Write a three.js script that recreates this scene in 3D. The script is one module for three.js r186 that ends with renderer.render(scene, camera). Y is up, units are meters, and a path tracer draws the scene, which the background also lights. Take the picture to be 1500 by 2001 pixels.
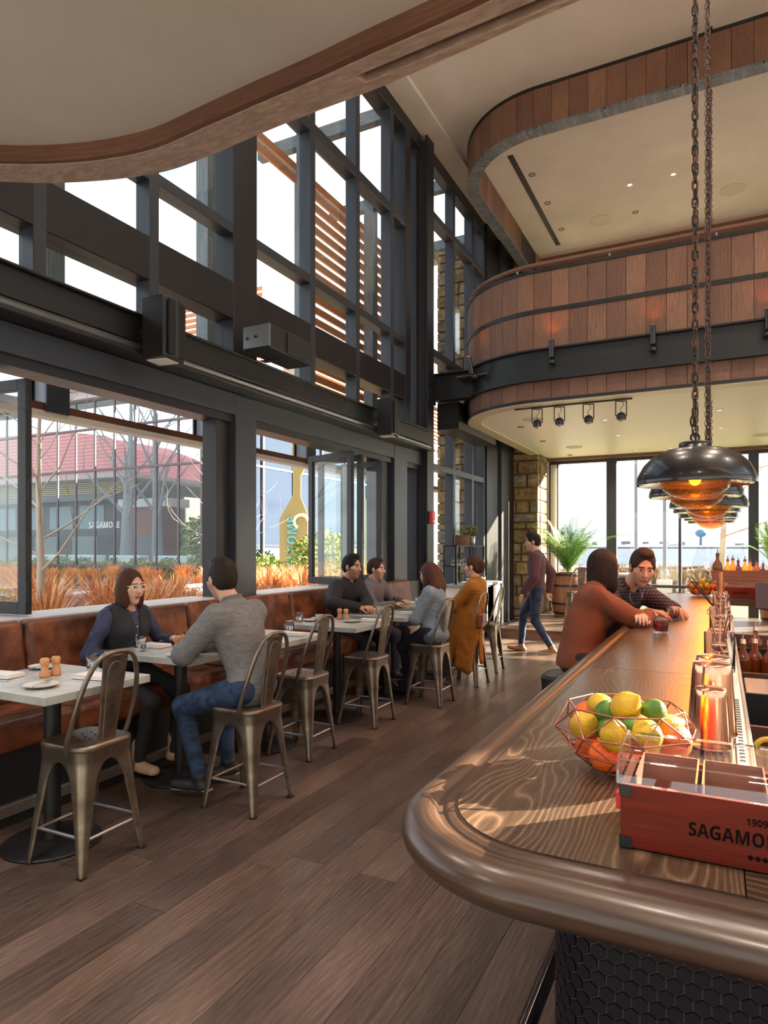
import * as THREE from 'three';
import { RoundedBoxGeometry } from 'three/addons/geometries/RoundedBoxGeometry.js';
import { mergeGeometries } from 'three/addons/utils/BufferGeometryUtils.js';
import { RectAreaLightUniformsLib } from 'three/addons/lights/RectAreaLightUniformsLib.js';

// ---------- camera, sky, sun, exposure ----------
const scene = new THREE.Scene();
const FPX = 1290, VX = 658;                       // focal length and offset of the room axis, in pixels of the 1500 x 2001 frame
const camera = new THREE.PerspectiveCamera(2 * Math.atan(1000.5 / FPX) * 180 / Math.PI, 1500 / 2001, 0.05, 3000);
camera.position.set(0, 1.55, 0);
camera.rotation.y = Math.atan(VX / FPX);
camera.setViewOffset(1500, 2001, 0, -68.5, 1500, 2001); // lens shift: horizon below the middle
const renderer = new THREE.WebGLRenderer({ antialias: true });
renderer.toneMapping = THREE.LinearToneMapping;
renderer.toneMappingExposure = 1.22;
renderer.shadowMap.enabled = true;
RectAreaLightUniformsLib.init();

let seed = 7;
const rnd = () => { seed = (seed * 1664525 + 1013904223) >>> 0; return seed / 4294967296; };
const rr = (a, b) => a + (b - a) * rnd();
// periodic value noise
const NT = new Float32Array(65536); for (let i = 0; i < 65536; i++) NT[i] = rnd();
function vn(x, y, px, py, s = 0) {
  const xi = Math.floor(x), yi = Math.floor(y), fx = x - xi, fy = y - yi;
  const u = fx * fx * (3 - 2 * fx), v = fy * fy * (3 - 2 * fy);
  const h = (a, b) => { a = ((a % px) + px) % px; b = ((b % py) + py) % py; return NT[(a * 157 + b * 8191 + s * 3571) & 65535]; };
  const a = h(xi, yi), b = h(xi + 1, yi), c = h(xi, yi + 1), d = h(xi + 1, yi + 1);
  return a + (b - a) * u + (c - a) * v + (a - b - c + d) * u * v;
}
function fbm(x, y, px, py, o = 4, s = 0) { let t = 0, a = 0.5, n = 0; for (let i = 0; i < o; i++) { t += a * vn(x, y, px, py, s + i); n += a; x *= 2; y *= 2; px *= 2; py *= 2; a *= 0.5; } return t / n; }
const clamp = (x, a = 0, b = 1) => Math.min(b, Math.max(a, x));
const sst = (a, b, x) => { x = clamp((x - a) / (b - a)); return x * x * (3 - 2 * x); };
const lerp = (a, b, t) => a + (b - a) * t;
function dtex(w, h, fn, srgb, rep = [1, 1]) {
  const d = new Uint8Array(w * h * 4);
  for (let y = 0; y < h; y++) for (let x = 0; x < w; x++) {
    const c = fn(x / w, y / h), i = (y * w + x) * 4;
    d[i] = clamp(c[0]) * 255; d[i + 1] = clamp(c[1]) * 255; d[i + 2] = clamp(c[2]) * 255; d[i + 3] = c[3] === undefined ? 255 : clamp(c[3]) * 255;
  }
  const t = new THREE.DataTexture(d, w, h); t.wrapS = t.wrapT = THREE.RepeatWrapping; t.magFilter = THREE.LinearFilter; t.minFilter = THREE.LinearMipmapLinearFilter; t.generateMipmaps = true;
  if (srgb) t.colorSpace = THREE.SRGBColorSpace; t.repeat.set(rep[0], rep[1]); t.needsUpdate = true; return t;
}
// sky: thin bright cloud over pale blue
{
  const W = 1024, H = 512, d = new Float32Array(W * H * 4);
  for (let y = 0; y < H; y++) for (let x = 0; x < W; x++) {
    const el = (y + 0.5) / H * Math.PI - Math.PI / 2, s = Math.max(0, Math.sin(el)), az = x / W * Math.PI * 2;
    const k = 1 / (s + 0.18);
    const cxx = Math.cos(az) * Math.cos(el) * k, cyy = Math.sin(az) * Math.cos(el) * k;
    let c = fbm(cxx * 1.6 + 40, cyy * 2.4 + 40, 256, 256, 5, 3); c = sst(0.38, 0.60, c + 0.07);
    const blue = [0.25, 0.43, 0.63], wh = [1.02, 1.03, 1.06], lo = sst(0.0, 0.35, s);
    const i = (y * W + x) * 4;
    for (let j = 0; j < 3; j++) { const b = lerp(lerp(0.95, 1, 0.3), blue[j], 0.25 + 0.75 * lo); d[i + j] = lerp(b, wh[j], c) * 1.12; }
    d[i + 3] = 1;
  }
  const t = new THREE.DataTexture(d, W, H, THREE.RGBAFormat, THREE.FloatType); t.mapping = THREE.EquirectangularReflectionMapping; t.magFilter = THREE.LinearFilter; t.needsUpdate = true;
  scene.background = t;
  scene.backgroundIntensity = 1.6;
}
const sun = new THREE.DirectionalLight(0xffe6ca, 46);
sun.position.set(0.62 * 60, 0.335 * 60, -0.6 * 60 - 8); sun.target.position.set(0, 0, -8);
sun.castShadow = true; sun.shadow.camera.left = -40; sun.shadow.camera.right = 40; sun.shadow.camera.top = 30; sun.shadow.camera.bottom = -30; sun.shadow.camera.far = 160; sun.shadow.mapSize.set(4096, 4096);
scene.add(sun, sun.target);

// ---------- helpers ----------
const used = new Map();
function numbered(n) { const k = used.get(n) || 0; used.set(n, k + 1); return k ? n + '_' + String(k).padStart(3, '0') : n; }
function tag(o, label, category, group) { o.userData.label = label; o.userData.category = category; if (group) o.userData.group = group; return o; }
function thing(name, label, category, p = [0, 0, 0], ry = 0, group) { const g = new THREE.Group(); g.name = numbered(name); g.position.set(...p); g.rotation.y = ry; scene.add(g); return tag(g, label, category, group); }
function part(name, geo, mat, parent, p) { const m = new THREE.Mesh(geo, mat); m.name = name; m.castShadow = m.receiveShadow = true; if (p) m.position.set(...p); parent.add(m); return m; }
function solo(name, geo, mat, label, category, group) { const m = part(numbered(name), geo, mat, scene); return tag(m, label, category, group); }
function struct(name, geo, mat) { const m = geo ? part(numbered(name), geo, mat, scene) : new THREE.Group(); if (!geo) { m.name = numbered(name); scene.add(m); } m.userData.kind = 'structure'; return m; }
function copyOf(o, label, p, ry, group) { const c = o.clone(); c.name = numbered(o.name.replace(/_\d+$/, '')); c.userData = { ...o.userData }; if (label) c.userData.label = label; if (group) c.userData.group = group; c.position.set(...p); if (ry !== undefined) c.rotation.y = ry; scene.add(c); return c; }
// geometry with uv in metres; u runs along `long`
function uvm(g, long = 'z', ox = 0, oy = 0) {
  g.computeBoundingBox(); if (g.index) g = g.toNonIndexed();
  const P = g.attributes.position, N = g.attributes.normal, uv = new Float32Array(P.count * 2);
  for (let i = 0; i < P.count; i++) {
    const x = P.getX(i), y = P.getY(i), z = P.getZ(i), ax = Math.abs(N.getX(i)), ay = Math.abs(N.getY(i)), az = Math.abs(N.getZ(i));
    let a, b;
    if (ay >= ax && ay >= az) [a, b] = long === 'x' ? [x, z] : [z, x];
    else if (ax >= az) [a, b] = long === 'y' ? [y, z] : [z, y];
    else[a, b] = long === 'y' ? [y, x] : [x, y];
    uv[i * 2] = a + ox; uv[i * 2 + 1] = b + oy;
  }
  g.setAttribute('uv', new THREE.BufferAttribute(uv, 2)); return g;
}
const B = (w, h, d, x = 0, y = 0, z = 0, ry = 0, rx = 0, rz = 0) => { const g = new THREE.BoxGeometry(w, h, d); if (rx) g.rotateX(rx); if (rz) g.rotateZ(rz); if (ry) g.rotateY(ry); g.translate(x, y, z); return g; };
// box from extents
const BE = (x0, x1, y0, y1, z0, z1) => B(Math.abs(x1 - x0), Math.abs(y1 - y0), Math.abs(z1 - z0), (x0 + x1) / 2, (y0 + y1) / 2, (z0 + z1) / 2);
const RB = (w, h, d, r, x = 0, y = 0, z = 0, s = 2) => { const g = new RoundedBoxGeometry(w, h, d, s, r); g.translate(x, y, z); return g; };
const RBE = (x0, x1, y0, y1, z0, z1, r = 0.008, s = 1) => RB(Math.abs(x1 - x0), Math.abs(y1 - y0), Math.abs(z1 - z0), r, (x0 + x1) / 2, (y0 + y1) / 2, (z0 + z1) / 2, s);
const CY = (r0, r1, h, x = 0, y = 0, z = 0, n = 20) => { const g = new THREE.CylinderGeometry(r1, r0, h, n); g.translate(x, y, z); return g; };
const SP = (r, x = 0, y = 0, z = 0, sx = 1, sy = 1, sz = 1, n = 14) => { const g = new THREE.SphereGeometry(r, n, Math.ceil(n * 0.7)); g.scale(sx, sy, sz); g.translate(x, y, z); return g; };
const V = (x, y, z) => new THREE.Vector3(x, y, z);
const TUBE = (pts, r, seg = 24, rad = 8, closed = false) => new THREE.TubeGeometry(new THREE.CatmullRomCurve3(pts.map((p) => V(...p)), closed, 'centripetal'), seg, r, rad, closed);
function BAR(a, b, r, n = 8, r2) { const A = V(...a), D = V(...b).sub(A), g = new THREE.CylinderGeometry(r2 === undefined ? r : r2, r, D.length(), n); g.translate(0, D.length() / 2, 0); g.applyQuaternion(new THREE.Quaternion().setFromUnitVectors(V(0, 1, 0), D.clone().normalize())); g.translate(...a); return g; }
const LA = (pts, n = 28) => new THREE.LatheGeometry(pts.map((p) => new THREE.Vector2(p[0], p[1])), n);
const mv = (g, x, y, z, ry = 0) => { if (ry) g.rotateY(ry); g.translate(x, y, z); return g; };
function MG(list) { return mergeGeometries(list.map((g) => { const q = g.index ? g.toNonIndexed() : g; for (const k of Object.keys(q.attributes)) if (!['position', 'normal', 'uv'].includes(k)) q.deleteAttribute(k); return q; })); }
function EX(pts, depth, bevel = 0, holes = []) { const s = new THREE.Shape(pts.map((p) => new THREE.Vector2(p[0], p[1]))); for (const h of holes) s.holes.push(new THREE.Path(h.map((p) => new THREE.Vector2(p[0], p[1])))); return new THREE.ExtrudeGeometry(s, { depth, bevelEnabled: bevel > 0, bevelSize: bevel, bevelThickness: bevel, bevelSegments: 2, steps: 1, curveSegments: 8 }); }
// grid surface from fn(i,j)
function GRID(nu, nv, fn) { const p = [], u = [], ix = []; for (let j = 0; j <= nv; j++) for (let i = 0; i <= nu; i++) { const q = fn(i / nu, j / nv); p.push(q[0], q[1], q[2]); u.push(q[3] ?? i / nu, q[4] ?? j / nv); } for (let j = 0; j < nv; j++) for (let i = 0; i < nu; i++) { const a = j * (nu + 1) + i, b = a + 1, c = a + nu + 1, d = c + 1; ix.push(a, b, d, a, d, c); } const g = new THREE.BufferGeometry(); g.setAttribute('position', new THREE.Float32BufferAttribute(p, 3)); g.setAttribute('uv', new THREE.Float32BufferAttribute(u, 2)); g.setIndex(ix); g.computeVertexNormals(); return g; }

// ---------- materials ----------
const std = (c, o = {}) => new THREE.MeshStandardMaterial({ color: Array.isArray(c) ? new THREE.Color().setRGB(...c) : c, roughness: 0.6, side: THREE.DoubleSide, ...o });
const phy = (c, o = {}) => new THREE.MeshPhysicalMaterial({ color: Array.isArray(c) ? new THREE.Color().setRGB(...c) : c, roughness: 0.5, side: THREE.DoubleSide, ...o });
// wood: returns [map, bump]; texture covers su x sv metres, grain along u
function wood(w, h, su, sv, A, Bc, o = {}) {
  const { lines = 26, s = 0, sharp = 2, fibre = 0.35, warp = 1.1, ring = 0.55, blot = 0.7 } = o;
  const f = (u, v) => {
    const n = fbm(u * 4, v * 4, 4, 4, 3, s), n2 = fbm(u * 2, v * 3, 2, 3, 2, s + 9);
    let t = v * lines / 4 + warp * (n2 * 3.2 + n * 1.3); t = t * 2; // ring phase
    let r = Math.abs(((t % 1) + 1) % 1 * 2 - 1); r = Math.pow(r, sharp);
    const fi = vn(u * 24, v * 220, 24, 220, s + 4) * 0.6 + vn(u * 60, v * 420, 60, 420, s + 5) * 0.4;
    const blotch = fbm(u * 3, v * 3, 3, 3, 3, s + 12);
    return [r, fi, blotch];
  };
  const mp = dtex(w, h, (u, v) => { const [r, fi, b] = f(u, v); const k = clamp(0.5 + (r - 0.4) * ring + (fi - 0.5) * fibre + (b - 0.5) * blot); return [lerp(A[0], Bc[0], k), lerp(A[1], Bc[1], k), lerp(A[2], Bc[2], k)]; }, true, [1 / su, 1 / sv]);
  const bm = dtex(w / 2, h / 2, (u, v) => { const [r, fi] = f(u, v); const k = r * 0.5 + fi * 0.5; return [k, k, k]; }, false, [1 / su, 1 / sv]);
  return [mp, bm];
}
const noiseTex = (n, A, Bc, px, o = 4, s = 0, rep = [1, 1], con = 1.6) => dtex(n, n, (u, v) => { const k = clamp(0.5 + (fbm(u * px, v * px, px, px, o, s) - 0.5) * con); return [lerp(A[0], Bc[0], k), lerp(A[1], Bc[1], k), lerp(A[2], Bc[2], k)]; }, true, rep);
const bumpTex = (n, px, o, s, rep) => dtex(n, n, (u, v) => { const k = fbm(u * px, v * px, px, px, o, s); return [k, k, k]; }, false, rep);
const [fw1, fb1] = wood(1024, 512, 2.0, 0.8, [0.31, 0.255, 0.23], [0.54, 0.465, 0.425], { lines: 60, s: 1, fibre: 0.75, ring: 0.22, blot: 0.6, warp: 0.8 });
const [bw1, bb1] = wood(1024, 512, 1.6, 0.6, [0.235, 0.165, 0.125], [0.68, 0.57, 0.46], { lines: 84, s: 31, sharp: 3.5, fibre: 0.35, warp: 3.4, ring: 0.6, blot: 0.4 });
const [pw1, pb1] = wood(1024, 512, 2.0, 0.8, [0.385, 0.26, 0.20], [0.57, 0.42, 0.335], { lines: 40, s: 51, fibre: 0.8, warp: 0.5, ring: 0.2, blot: 0.55 });
const tint = (c, map, bump, o = {}) => phy(c, { map, bumpMap: bump, bumpScale: 0.0006, ...o });
const M = {
  floor: [0.57, 0.66, 0.61, 0.73, 0.52].map((k, i) => tint([k, k * (i % 2 ? 0.96 : 1), k * (i === 3 ? 0.92 : 1)], fw1, fb1, { roughness: 0.36, specularIntensity: 0.6 })),
  bar: tint([0.44, 0.405, 0.39], bw1, fb1, { roughness: 0.4, bumpScale: 0.0004, clearcoat: 0.45, clearcoatRoughness: 0.22 }),
  barEdge: tint([0.4, 0.3, 0.23], fw1, fb1, { roughness: 0.36, bumpScale: 0.0003, clearcoat: 0.3, clearcoatRoughness: 0.2 }),
  plank: [0.82, 0.95, 0.88, 1.04, 0.76].map((k, i) => tint([k, k * (0.97 + 0.03 * (i % 2)), k], pw1, pb1, { roughness: 0.55 })),
  fascia: tint([0.75, 0.7, 0.66], pw1, pb1, { roughness: 0.6 }),
  soffitWood: std(0xffffff, { map: noiseTex(512, [0.60, 0.52, 0.475], [0.74, 0.66, 0.61], 24, 5, 60, [0.8, 2.4]), bumpMap: pb1, bumpScale: 0.0008, roughness: 0.7 }),
  steel: std([0.015, 0.0155, 0.018], { roughness: 0.42, metalness: 0.2 }),
  mullion: std([0.021, 0.021, 0.026], { roughness: 0.42, metalness: 0.3 }),
  mullion2: std([0.05, 0.056, 0.07], { roughness: 0.4, metalness: 0.4 }),
  black: std([0.012, 0.012, 0.014], { roughness: 0.5 }),
  blackGloss: phy([0.012, 0.012, 0.015], { roughness: 0.28, clearcoat: 0.4 }),
  ceiling: std(0xffffff, { map: noiseTex(256, [0.75, 0.735, 0.705], [0.81, 0.795, 0.765], 6, 4, 71, [0.25, 0.25]), roughness: 0.75 }),
  soffit: phy([0.76, 0.73, 0.64], { roughness: 0.4 }),
  plaster: std([0.6, 0.57, 0.5], { roughness: 0.8 }),
  leather: phy(0xffffff, { map: noiseTex(512, [0.27, 0.135, 0.085], [0.52, 0.30, 0.185], 9, 5, 80, [1.2, 1.2], 1.9), bumpMap: bumpTex(256, 64, 3, 81, [3, 3]), bumpScale: 0.0008, roughness: 0.42 }),
  tableTop: std(0xffffff, { map: noiseTex(256, [0.60, 0.61, 0.60], [0.74, 0.75, 0.73], 8, 4, 85, [1.5, 1.5]), roughness: 0.34 }),
  stool: std(0xffffff, { map: noiseTex(256, [0.40, 0.36, 0.32], [0.60, 0.56, 0.51], 5, 4, 90, [3, 3]), roughness: 0.38, metalness: 0.85 }),
  chrome: std([0.75, 0.75, 0.76], { roughness: 0.18, metalness: 1 }),
  alu: std([0.55, 0.56, 0.58], { roughness: 0.35, metalness: 0.9 }),
  copper: std([0.86, 0.42, 0.27], { roughness: 0.16, metalness: 1 }),
  copperWire: std([0.28, 0.10, 0.075], { roughness: 0.35, metalness: 0.7 }),
  brass: std([0.6, 0.42, 0.2], { roughness: 0.3, metalness: 0.9 }),
  galv: std(0xffffff, { map: noiseTex(256, [0.32, 0.35, 0.37], [0.50, 0.53, 0.55], 24, 3, 95, [1, 1]), roughness: 0.5, metalness: 0.4 }),
  glass: phy([0.95, 0.985, 0.97], { transmission: 1, roughness: 0, thickness: 0, ior: 1.45, side: THREE.DoubleSide }),
  glassDark: phy([0.86, 0.92, 0.93], { transmission: 1, roughness: 0, thickness: 0, ior: 1.35 }),
  tumbler: phy([0.97, 0.98, 0.98], { transmission: 1, roughness: 0.01, thickness: 0.01, ior: 1.5 }),
  napkin: std([0.72, 0.69, 0.66], { roughness: 0.9 }),
  plate: std([0.5, 0.48, 0.46], { roughness: 0.3 }),
  mill: std([0.55, 0.25, 0.11], { roughness: 0.4 }),
  white: std([0.78, 0.77, 0.74], { roughness: 0.6 }),
  sill: std([0.45, 0.44, 0.42], { roughness: 0.55 }),
  groove: std([0.02, 0.017, 0.015], { roughness: 0.9 }),
  tileBlack: phy([0.008, 0.006, 0.010], { roughness: 0.5, specularIntensity: 0.5 }),
  grout: std([0.10, 0.09, 0.095], { roughness: 0.9 }),
  ink: phy([0.008, 0.005, 0.005], { roughness: 1, specularIntensity: 0.1 }),
  red: std([0.6, 0.03, 0.03], { roughness: 0.4 }),
};
// ---------- floor ----------
{
  const fl = struct('floor');
  part('subfloor', BE(-4.4, 7, -0.25, -0.02, -15.3, 3.2), M.groove, fl);
  const PW = 0.19; let k = 0;
  for (let c = 0; c < 18; c++) {
    const x0 = -3.62 + c * PW; let z = 0.4 + rr(0, 1.9);
    while (z > -15.1) {
      const L = rr(1.5, 2.5), z1 = Math.max(-15.15, z - L), za = Math.min(z, -0.2);
      if (za - z1 > 0.05) part('plank', uvm(B(PW - 0.002, 0.02, za - z1 - 0.002, x0 + PW / 2, -0.01, (za + z1) / 2), 'z', rr(0, 9), rr(0, 9)), M.floor[(k * 3 + (rnd() * 5 | 0)) % 5], fl);
      k++; z = z1;
    }
  }
  part('floor_behind_bar', uvm(BE(-0.19, 7, -0.02, 0, -15.15, -0.2), 'z'), M.floor[1], fl);
  part('floor_at_entry', uvm(BE(-3.62, 7, -0.02, 0, -0.199, 3), 'z'), M.floor[1], fl);
  part('floor_under_bench', BE(-4.3, -3.63, -0.02, 0, -15.15, 3), M.black, fl);
}
// ---------- left wall: glazed steel frame ----------
const WX = -4.05, GX = -4.17;
const wl = struct('wall_left');
{
  const w = wl;
  part('low_wall', BE(-4.3, -4.06, 0, 1.05, -9.2, 3), M.mullion, w);
  for (const [a, b] of [[1.5, -4.7], [-5.2, -7.87]]) part('window_sill', RBE(-4.42, -4.0, 1.05, 1.09, a, b, 0.006), M.sill, w);
  part('post', BE(-4.28, -4.12, 1.05, 2.72, -4.69, -4.88), M.black, w);
  part('post', RBE(-4.3, WX + 0.008, 1.05, 2.98, -4.88, -5.185, 0.01), M.mullion2, w);
  part('post', BE(-4.28, -4.12, 1.05, 2.72, -7.87, -8.2), M.black, w);
  part('post', RBE(-4.3, WX + 0.008, 1.05, 2.98, -8.25, -8.67, 0.01), M.mullion2, w);
  part('post', RBE(-4.3, -4.1, 0, 7.85, -9.12, -9.2, 0.01), M.mullion, w);
  part('post', RBE(-4.3, WX, 1.05, 2.98, 1.5, 1.1, 0.01), M.mullion2, w);
  part('wall_panel', BE(-4.3, WX, 0, 3.7, 1.5, 3), M.mullion, w);
  part('wall_panel', BE(-4.3, -4.0, 3.7, 7.85, -2.45, 3), M.mullion, w);
  // head of the openings
  part('header', BE(-4.3, -4.08, 2.72, 2.79, 1.5, -9.2), M.mullion, w);
  part('header', BE(-4.3, WX, 2.79, 2.985, 1.5, -9.2), M.mullion2, w);
  part('ledge', RBE(-4.3, -3.86, 2.99, 3.03, 1.5, -9.2, 0.01), M.steel, w);
  part('ledge', uvm(EX([[0, 0], [0.17, 0], [0.175, 0.03], [0.15, 0.055], [0, 0.075]], 10.7).translate(-4.06, 3.03, -9.2)), std([0.16, 0.155, 0.16], { roughness: 0.3, metalness: 0.75 }), w);
  part('beam', RBE(-4.28, -3.94, 3.105, 3.30, 1.5, -9.2, 0.008), M.steel, w);
  part('beam_flange', RBE(-4.28, -3.9, 3.295, 3.315, 1.5, -9.2, 0.006), M.steel, w);
  // bands and mullions of the upper glazing
  part('spandrel', RBE(-4.28, WX, 3.68, 4.03, 1.5, -8.8, 0.01), M.mullion, w);
  part('spandrel', RBE(-4.28, WX, 7.6, 7.86, -2.4, -9.2, 0.01), M.mullion, w);
  const mz = [0.15, -0.85, -1.87, -2.887, -3.885, -6.2, -7.225, -8.19];
  for (const z of mz) part('mullion', RBE(-4.205, WX + 0.001, 3.31, z > -2.5 ? 3.7 : 7.62, z + 0.05, z - 0.05, 0.006), M.mullion2, w);
  part('mullion', RBE(-4.27, WX + 0.004, 3.31, 7.62, -4.85, -5.2, 0.008), M.mullion, w);
  part('mullion', RBE(-4.27, WX + 0.004, 3.31, 7.62, -8.62, -8.8, 0.008), M.mullion, w);
  for (const [y0, y1] of [[4.48, 4.575], [6.17, 6.3]]) part('transom', RBE(-4.205, WX - 0.003, y0, y1, -2.45, -8.8, 0.006), M.mullion2, w);
  part('transom', RBE(-4.205, WX - 0.004, 3.315, 3.37, 1.5, -8.8, 0.006), M.mullion2, w);
  const bays = [[-1.92, -2.837], [-2.937, -3.835], [-3.935, -4.85], [-5.2, -6.15], [-6.25, -7.175], [-7.275, -8.14], [-8.24, -8.62]];
  for (const [a, b] of bays) for (const [y0, y1] of [[3.37, 3.68], [4.03, 4.48], [4.575, 6.17], [6.3, 7.6]]) if (!(a > -2.5 && y0 > 3.7)) part('pane', BE(GX - 0.004, GX, y0, y1, a, b), M.glass, w);
  for (const [a, b] of [[1.5, 0.2], [0.1, -0.8], [-0.9, -1.82]]) part('pane', BE(GX - 0.004, GX, 3.37, 3.68, a, b), M.glass, w);
  part('pane', BE(-4.2, -4.196, 1.05, 7.6, -8.8, -9.12), M.glass, w);
  part('pane', BE(-4.2, -4.196, 1.09, 2.72, -8.67, -8.8), M.glass, w);
  // far bays beyond the column: floor to ceiling
  const fz = [-9.62, -10.58, -11.53, -12.2];
  for (const z of fz) part('mullion', RBE(-4.205, WX, 0.1, 7.85, z + 0.05, z - 0.05, 0.006), M.mullion2, w);
  for (const [y0, y1] of [[0, 0.12], [2.78, 2.88], [4.58, 4.7], [6.75, 6.88], [7.6, 7.86]]) part('transom', RBE(-4.205, WX - 0.003, y0, y1, -9.57, -12.25, 0.006), M.mullion2, w);
  for (let i = 0; i < 3; i++) for (const [y0, y1] of [[0.12, 2.78], [2.88, 4.58], [4.7, 6.75], [6.88, 7.6]]) part('pane', BE(GX - 0.004, GX, y0, y1, fz[i] - 0.05, fz[i + 1] + 0.05), M.glass, w);
  part('wall_panel', BE(-4.3, -4.02, 0, 7.86, -12.25, -13.0), M.steel, w);
  part('wall_panel', RBE(-4.3, -3.96, 0, 7.86, -13.02, -13.55, 0.01), M.mullion2, w);
  part('wall_panel', RBE(-4.3, -4.0, 0, 7.86, -13.57, -14.04, 0.01), M.mullion, w);
}
// steel column and brackets beside the balcony
{
  const c = thing('steel_column', 'tall dark steel flanged column where the balcony beam meets the glass wall', 'column', [-4.13, 0, -9.34]);
  part('web', BE(-0.15, 0.14, 0, 7.85, -0.012, 0.012), std([0.1, 0.105, 0.13], { roughness: 0.45, metalness: 0.4 }), c);
  part('flange', RBE(-0.17, -0.14, 0, 7.85, -0.13, 0.13, 0.005), M.steel, c);
  part('flange', RBE(0.14, 0.17, 0, 7.85, -0.13, 0.13, 0.005), M.steel, c);
  part('end_plate', BE(0.172, 0.19, 3.74, 4.22, -0.16, 0.13), M.steel, c);
  for (let i = 0; i < 4; i++) for (const z of [-0.11, 0.09]) part('bolt', CY(0.014, 0.014, 0.02, 0, 0, 0, 6).rotateZ(Math.PI / 2).translate(0.2, 3.82 + i * 0.1, z), M.steel, c);
  const b = thing('steel_beam', 'short dark steel beam tying the curved balcony to the flanged column', 'beam', [-3.94, 3.8, -9.5]);
  part('web', BE(0, 0.72, 0.02, 0.4, -0.01, 0.01), M.steel, b);
  part('flange', RBE(0, 0.72, 0.4, 0.42, -0.09, 0.09, 0.004), M.steel, b);
  part('flange', RBE(0, 0.72, 0, 0.02, -0.09, 0.09, 0.004), M.steel, b);
  const c2 = thing('steel_brace', 'dark steel outrigger behind the short balcony beam under the soffit', 'beam', [-4.0, 3.4, -10.6]);
  part('web', BE(0, 0.36, 0, 0.42, -1.0, 0.9), M.black, c2);
}
// ---------- stone wall: squared blocks inside and outside the glass ----------
{
  const st = struct('wall_stone');
  part('mortar', BE(-5.78, -3.5, -0.2, 8.6, -14.9, -14.13), std([0.36, 0.27, 0.17], { roughness: 0.95 }), st);
  const mats = [[0.40, 0.27, 0.13], [0.52, 0.37, 0.2], [0.30, 0.21, 0.12], [0.44, 0.33, 0.22], [0.33, 0.27, 0.21]].map((c, i) => std(c, { roughness: 0.92, map: noiseTex(128, [0.72, 0.7, 0.66], [1, 1, 1], 10, 4, 100 + i, [1.3, 1.3], 2), bumpMap: bumpTex(128, 14, 4, 110 + i, [1.3, 1.3]), bumpScale: 0.012 }));
  let y = -0.1;
  while (y < 8.5) {
    const h = rr(0.15, 0.34); let x = -5.8;
    while (x < -3.52) {
      let w = rr(0.22, 0.6); if (-3.47 - x - w < 0.16) w = -3.47 - x;
      part('stone', uvm(RB(w - 0.022, h - 0.022, 0.2, 0.014, x + w / 2, y + h / 2, -14.14 + rr(-0.012, 0.02), 1), 'x', rr(0, 5), rr(0, 5)), mats[rnd() * 5 | 0], st);
      x += w;
    }
    // return face seen from the room
    for (let z = -14.25; z > -14.9; z -= 0.33) part('stone', uvm(RB(0.06, h - 0.022, 0.31, 0.012, -3.5, y + h / 2, z - 0.16, 1), 'z', rr(0, 5), rr(0, 5)), mats[rnd() * 5 | 0], st);
    y += h;
  }
}
// ---------- back wall: posts and glass towards the water ----------
{
  const w = struct('wall_back');
  for (const [x, wd] of [[-3.36, 0.2], [-2.12, 0.21], [-0.76, 0.055], [0.58, 0.18], [1.95, 0.055], [3.3, 0.2], [4.6, 0.055], [5.9, 0.2]]) part('post', RBE(x - wd / 2, x + wd / 2, 0, 3.5, -15.02, -15.2, 0.008), M.mullion2, w);
  part('transom', RBE(-3.3, 7, 0.69, 0.75, -15.05, -15.17, 0.006), M.mullion2, w);
  part('transom', RBE(-3.3, 7, 0, 0.08, -15.05, -15.17, 0.006), M.mullion2, w);
  part('transom', RBE(-3.3, 7, 3.42, 3.55, -15.05, -15.17, 0.006), M.mullion2, w);
  const xs = [-3.26, -2.12, -0.76, 0.58, 1.95, 3.3, 4.6, 5.9, 7];
  for (let i = 0; i < 8; i++) for (const [a, b] of [[0.08, 0.69], [0.75, 3.42]]) part('pane', BE(xs[i] + 0.03, xs[i + 1] - 0.03, a, b, -15.1, -15.105), M.glass, w);
  part('jamb', BE(-3.6, -3.46, 0, 3.5, -14.95, -15.2), M.white, w);
  part('upper_wall', BE(-4.3, 7, 3.55, 4.6, -15.05, -15.3), M.plaster, w); part('upper_wall', BE(-4.3, 7, 7.3, 8.2, -15.05, -15.3), M.plaster, w);
  for (let i = 0; i < 9; i++) part('post', RBE(-3.6 + i * 1.32, -3.45 + i * 1.32, 4.6, 7.3, -15.08, -15.25, 0.008), M.mullion2, w);
  for (let i = 0; i < 8; i++) part('pane', BE(-3.45 + i * 1.32, -2.28 + i * 1.32, 4.6, 7.3, -15.15, -15.155), M.glass, w);
}
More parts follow.
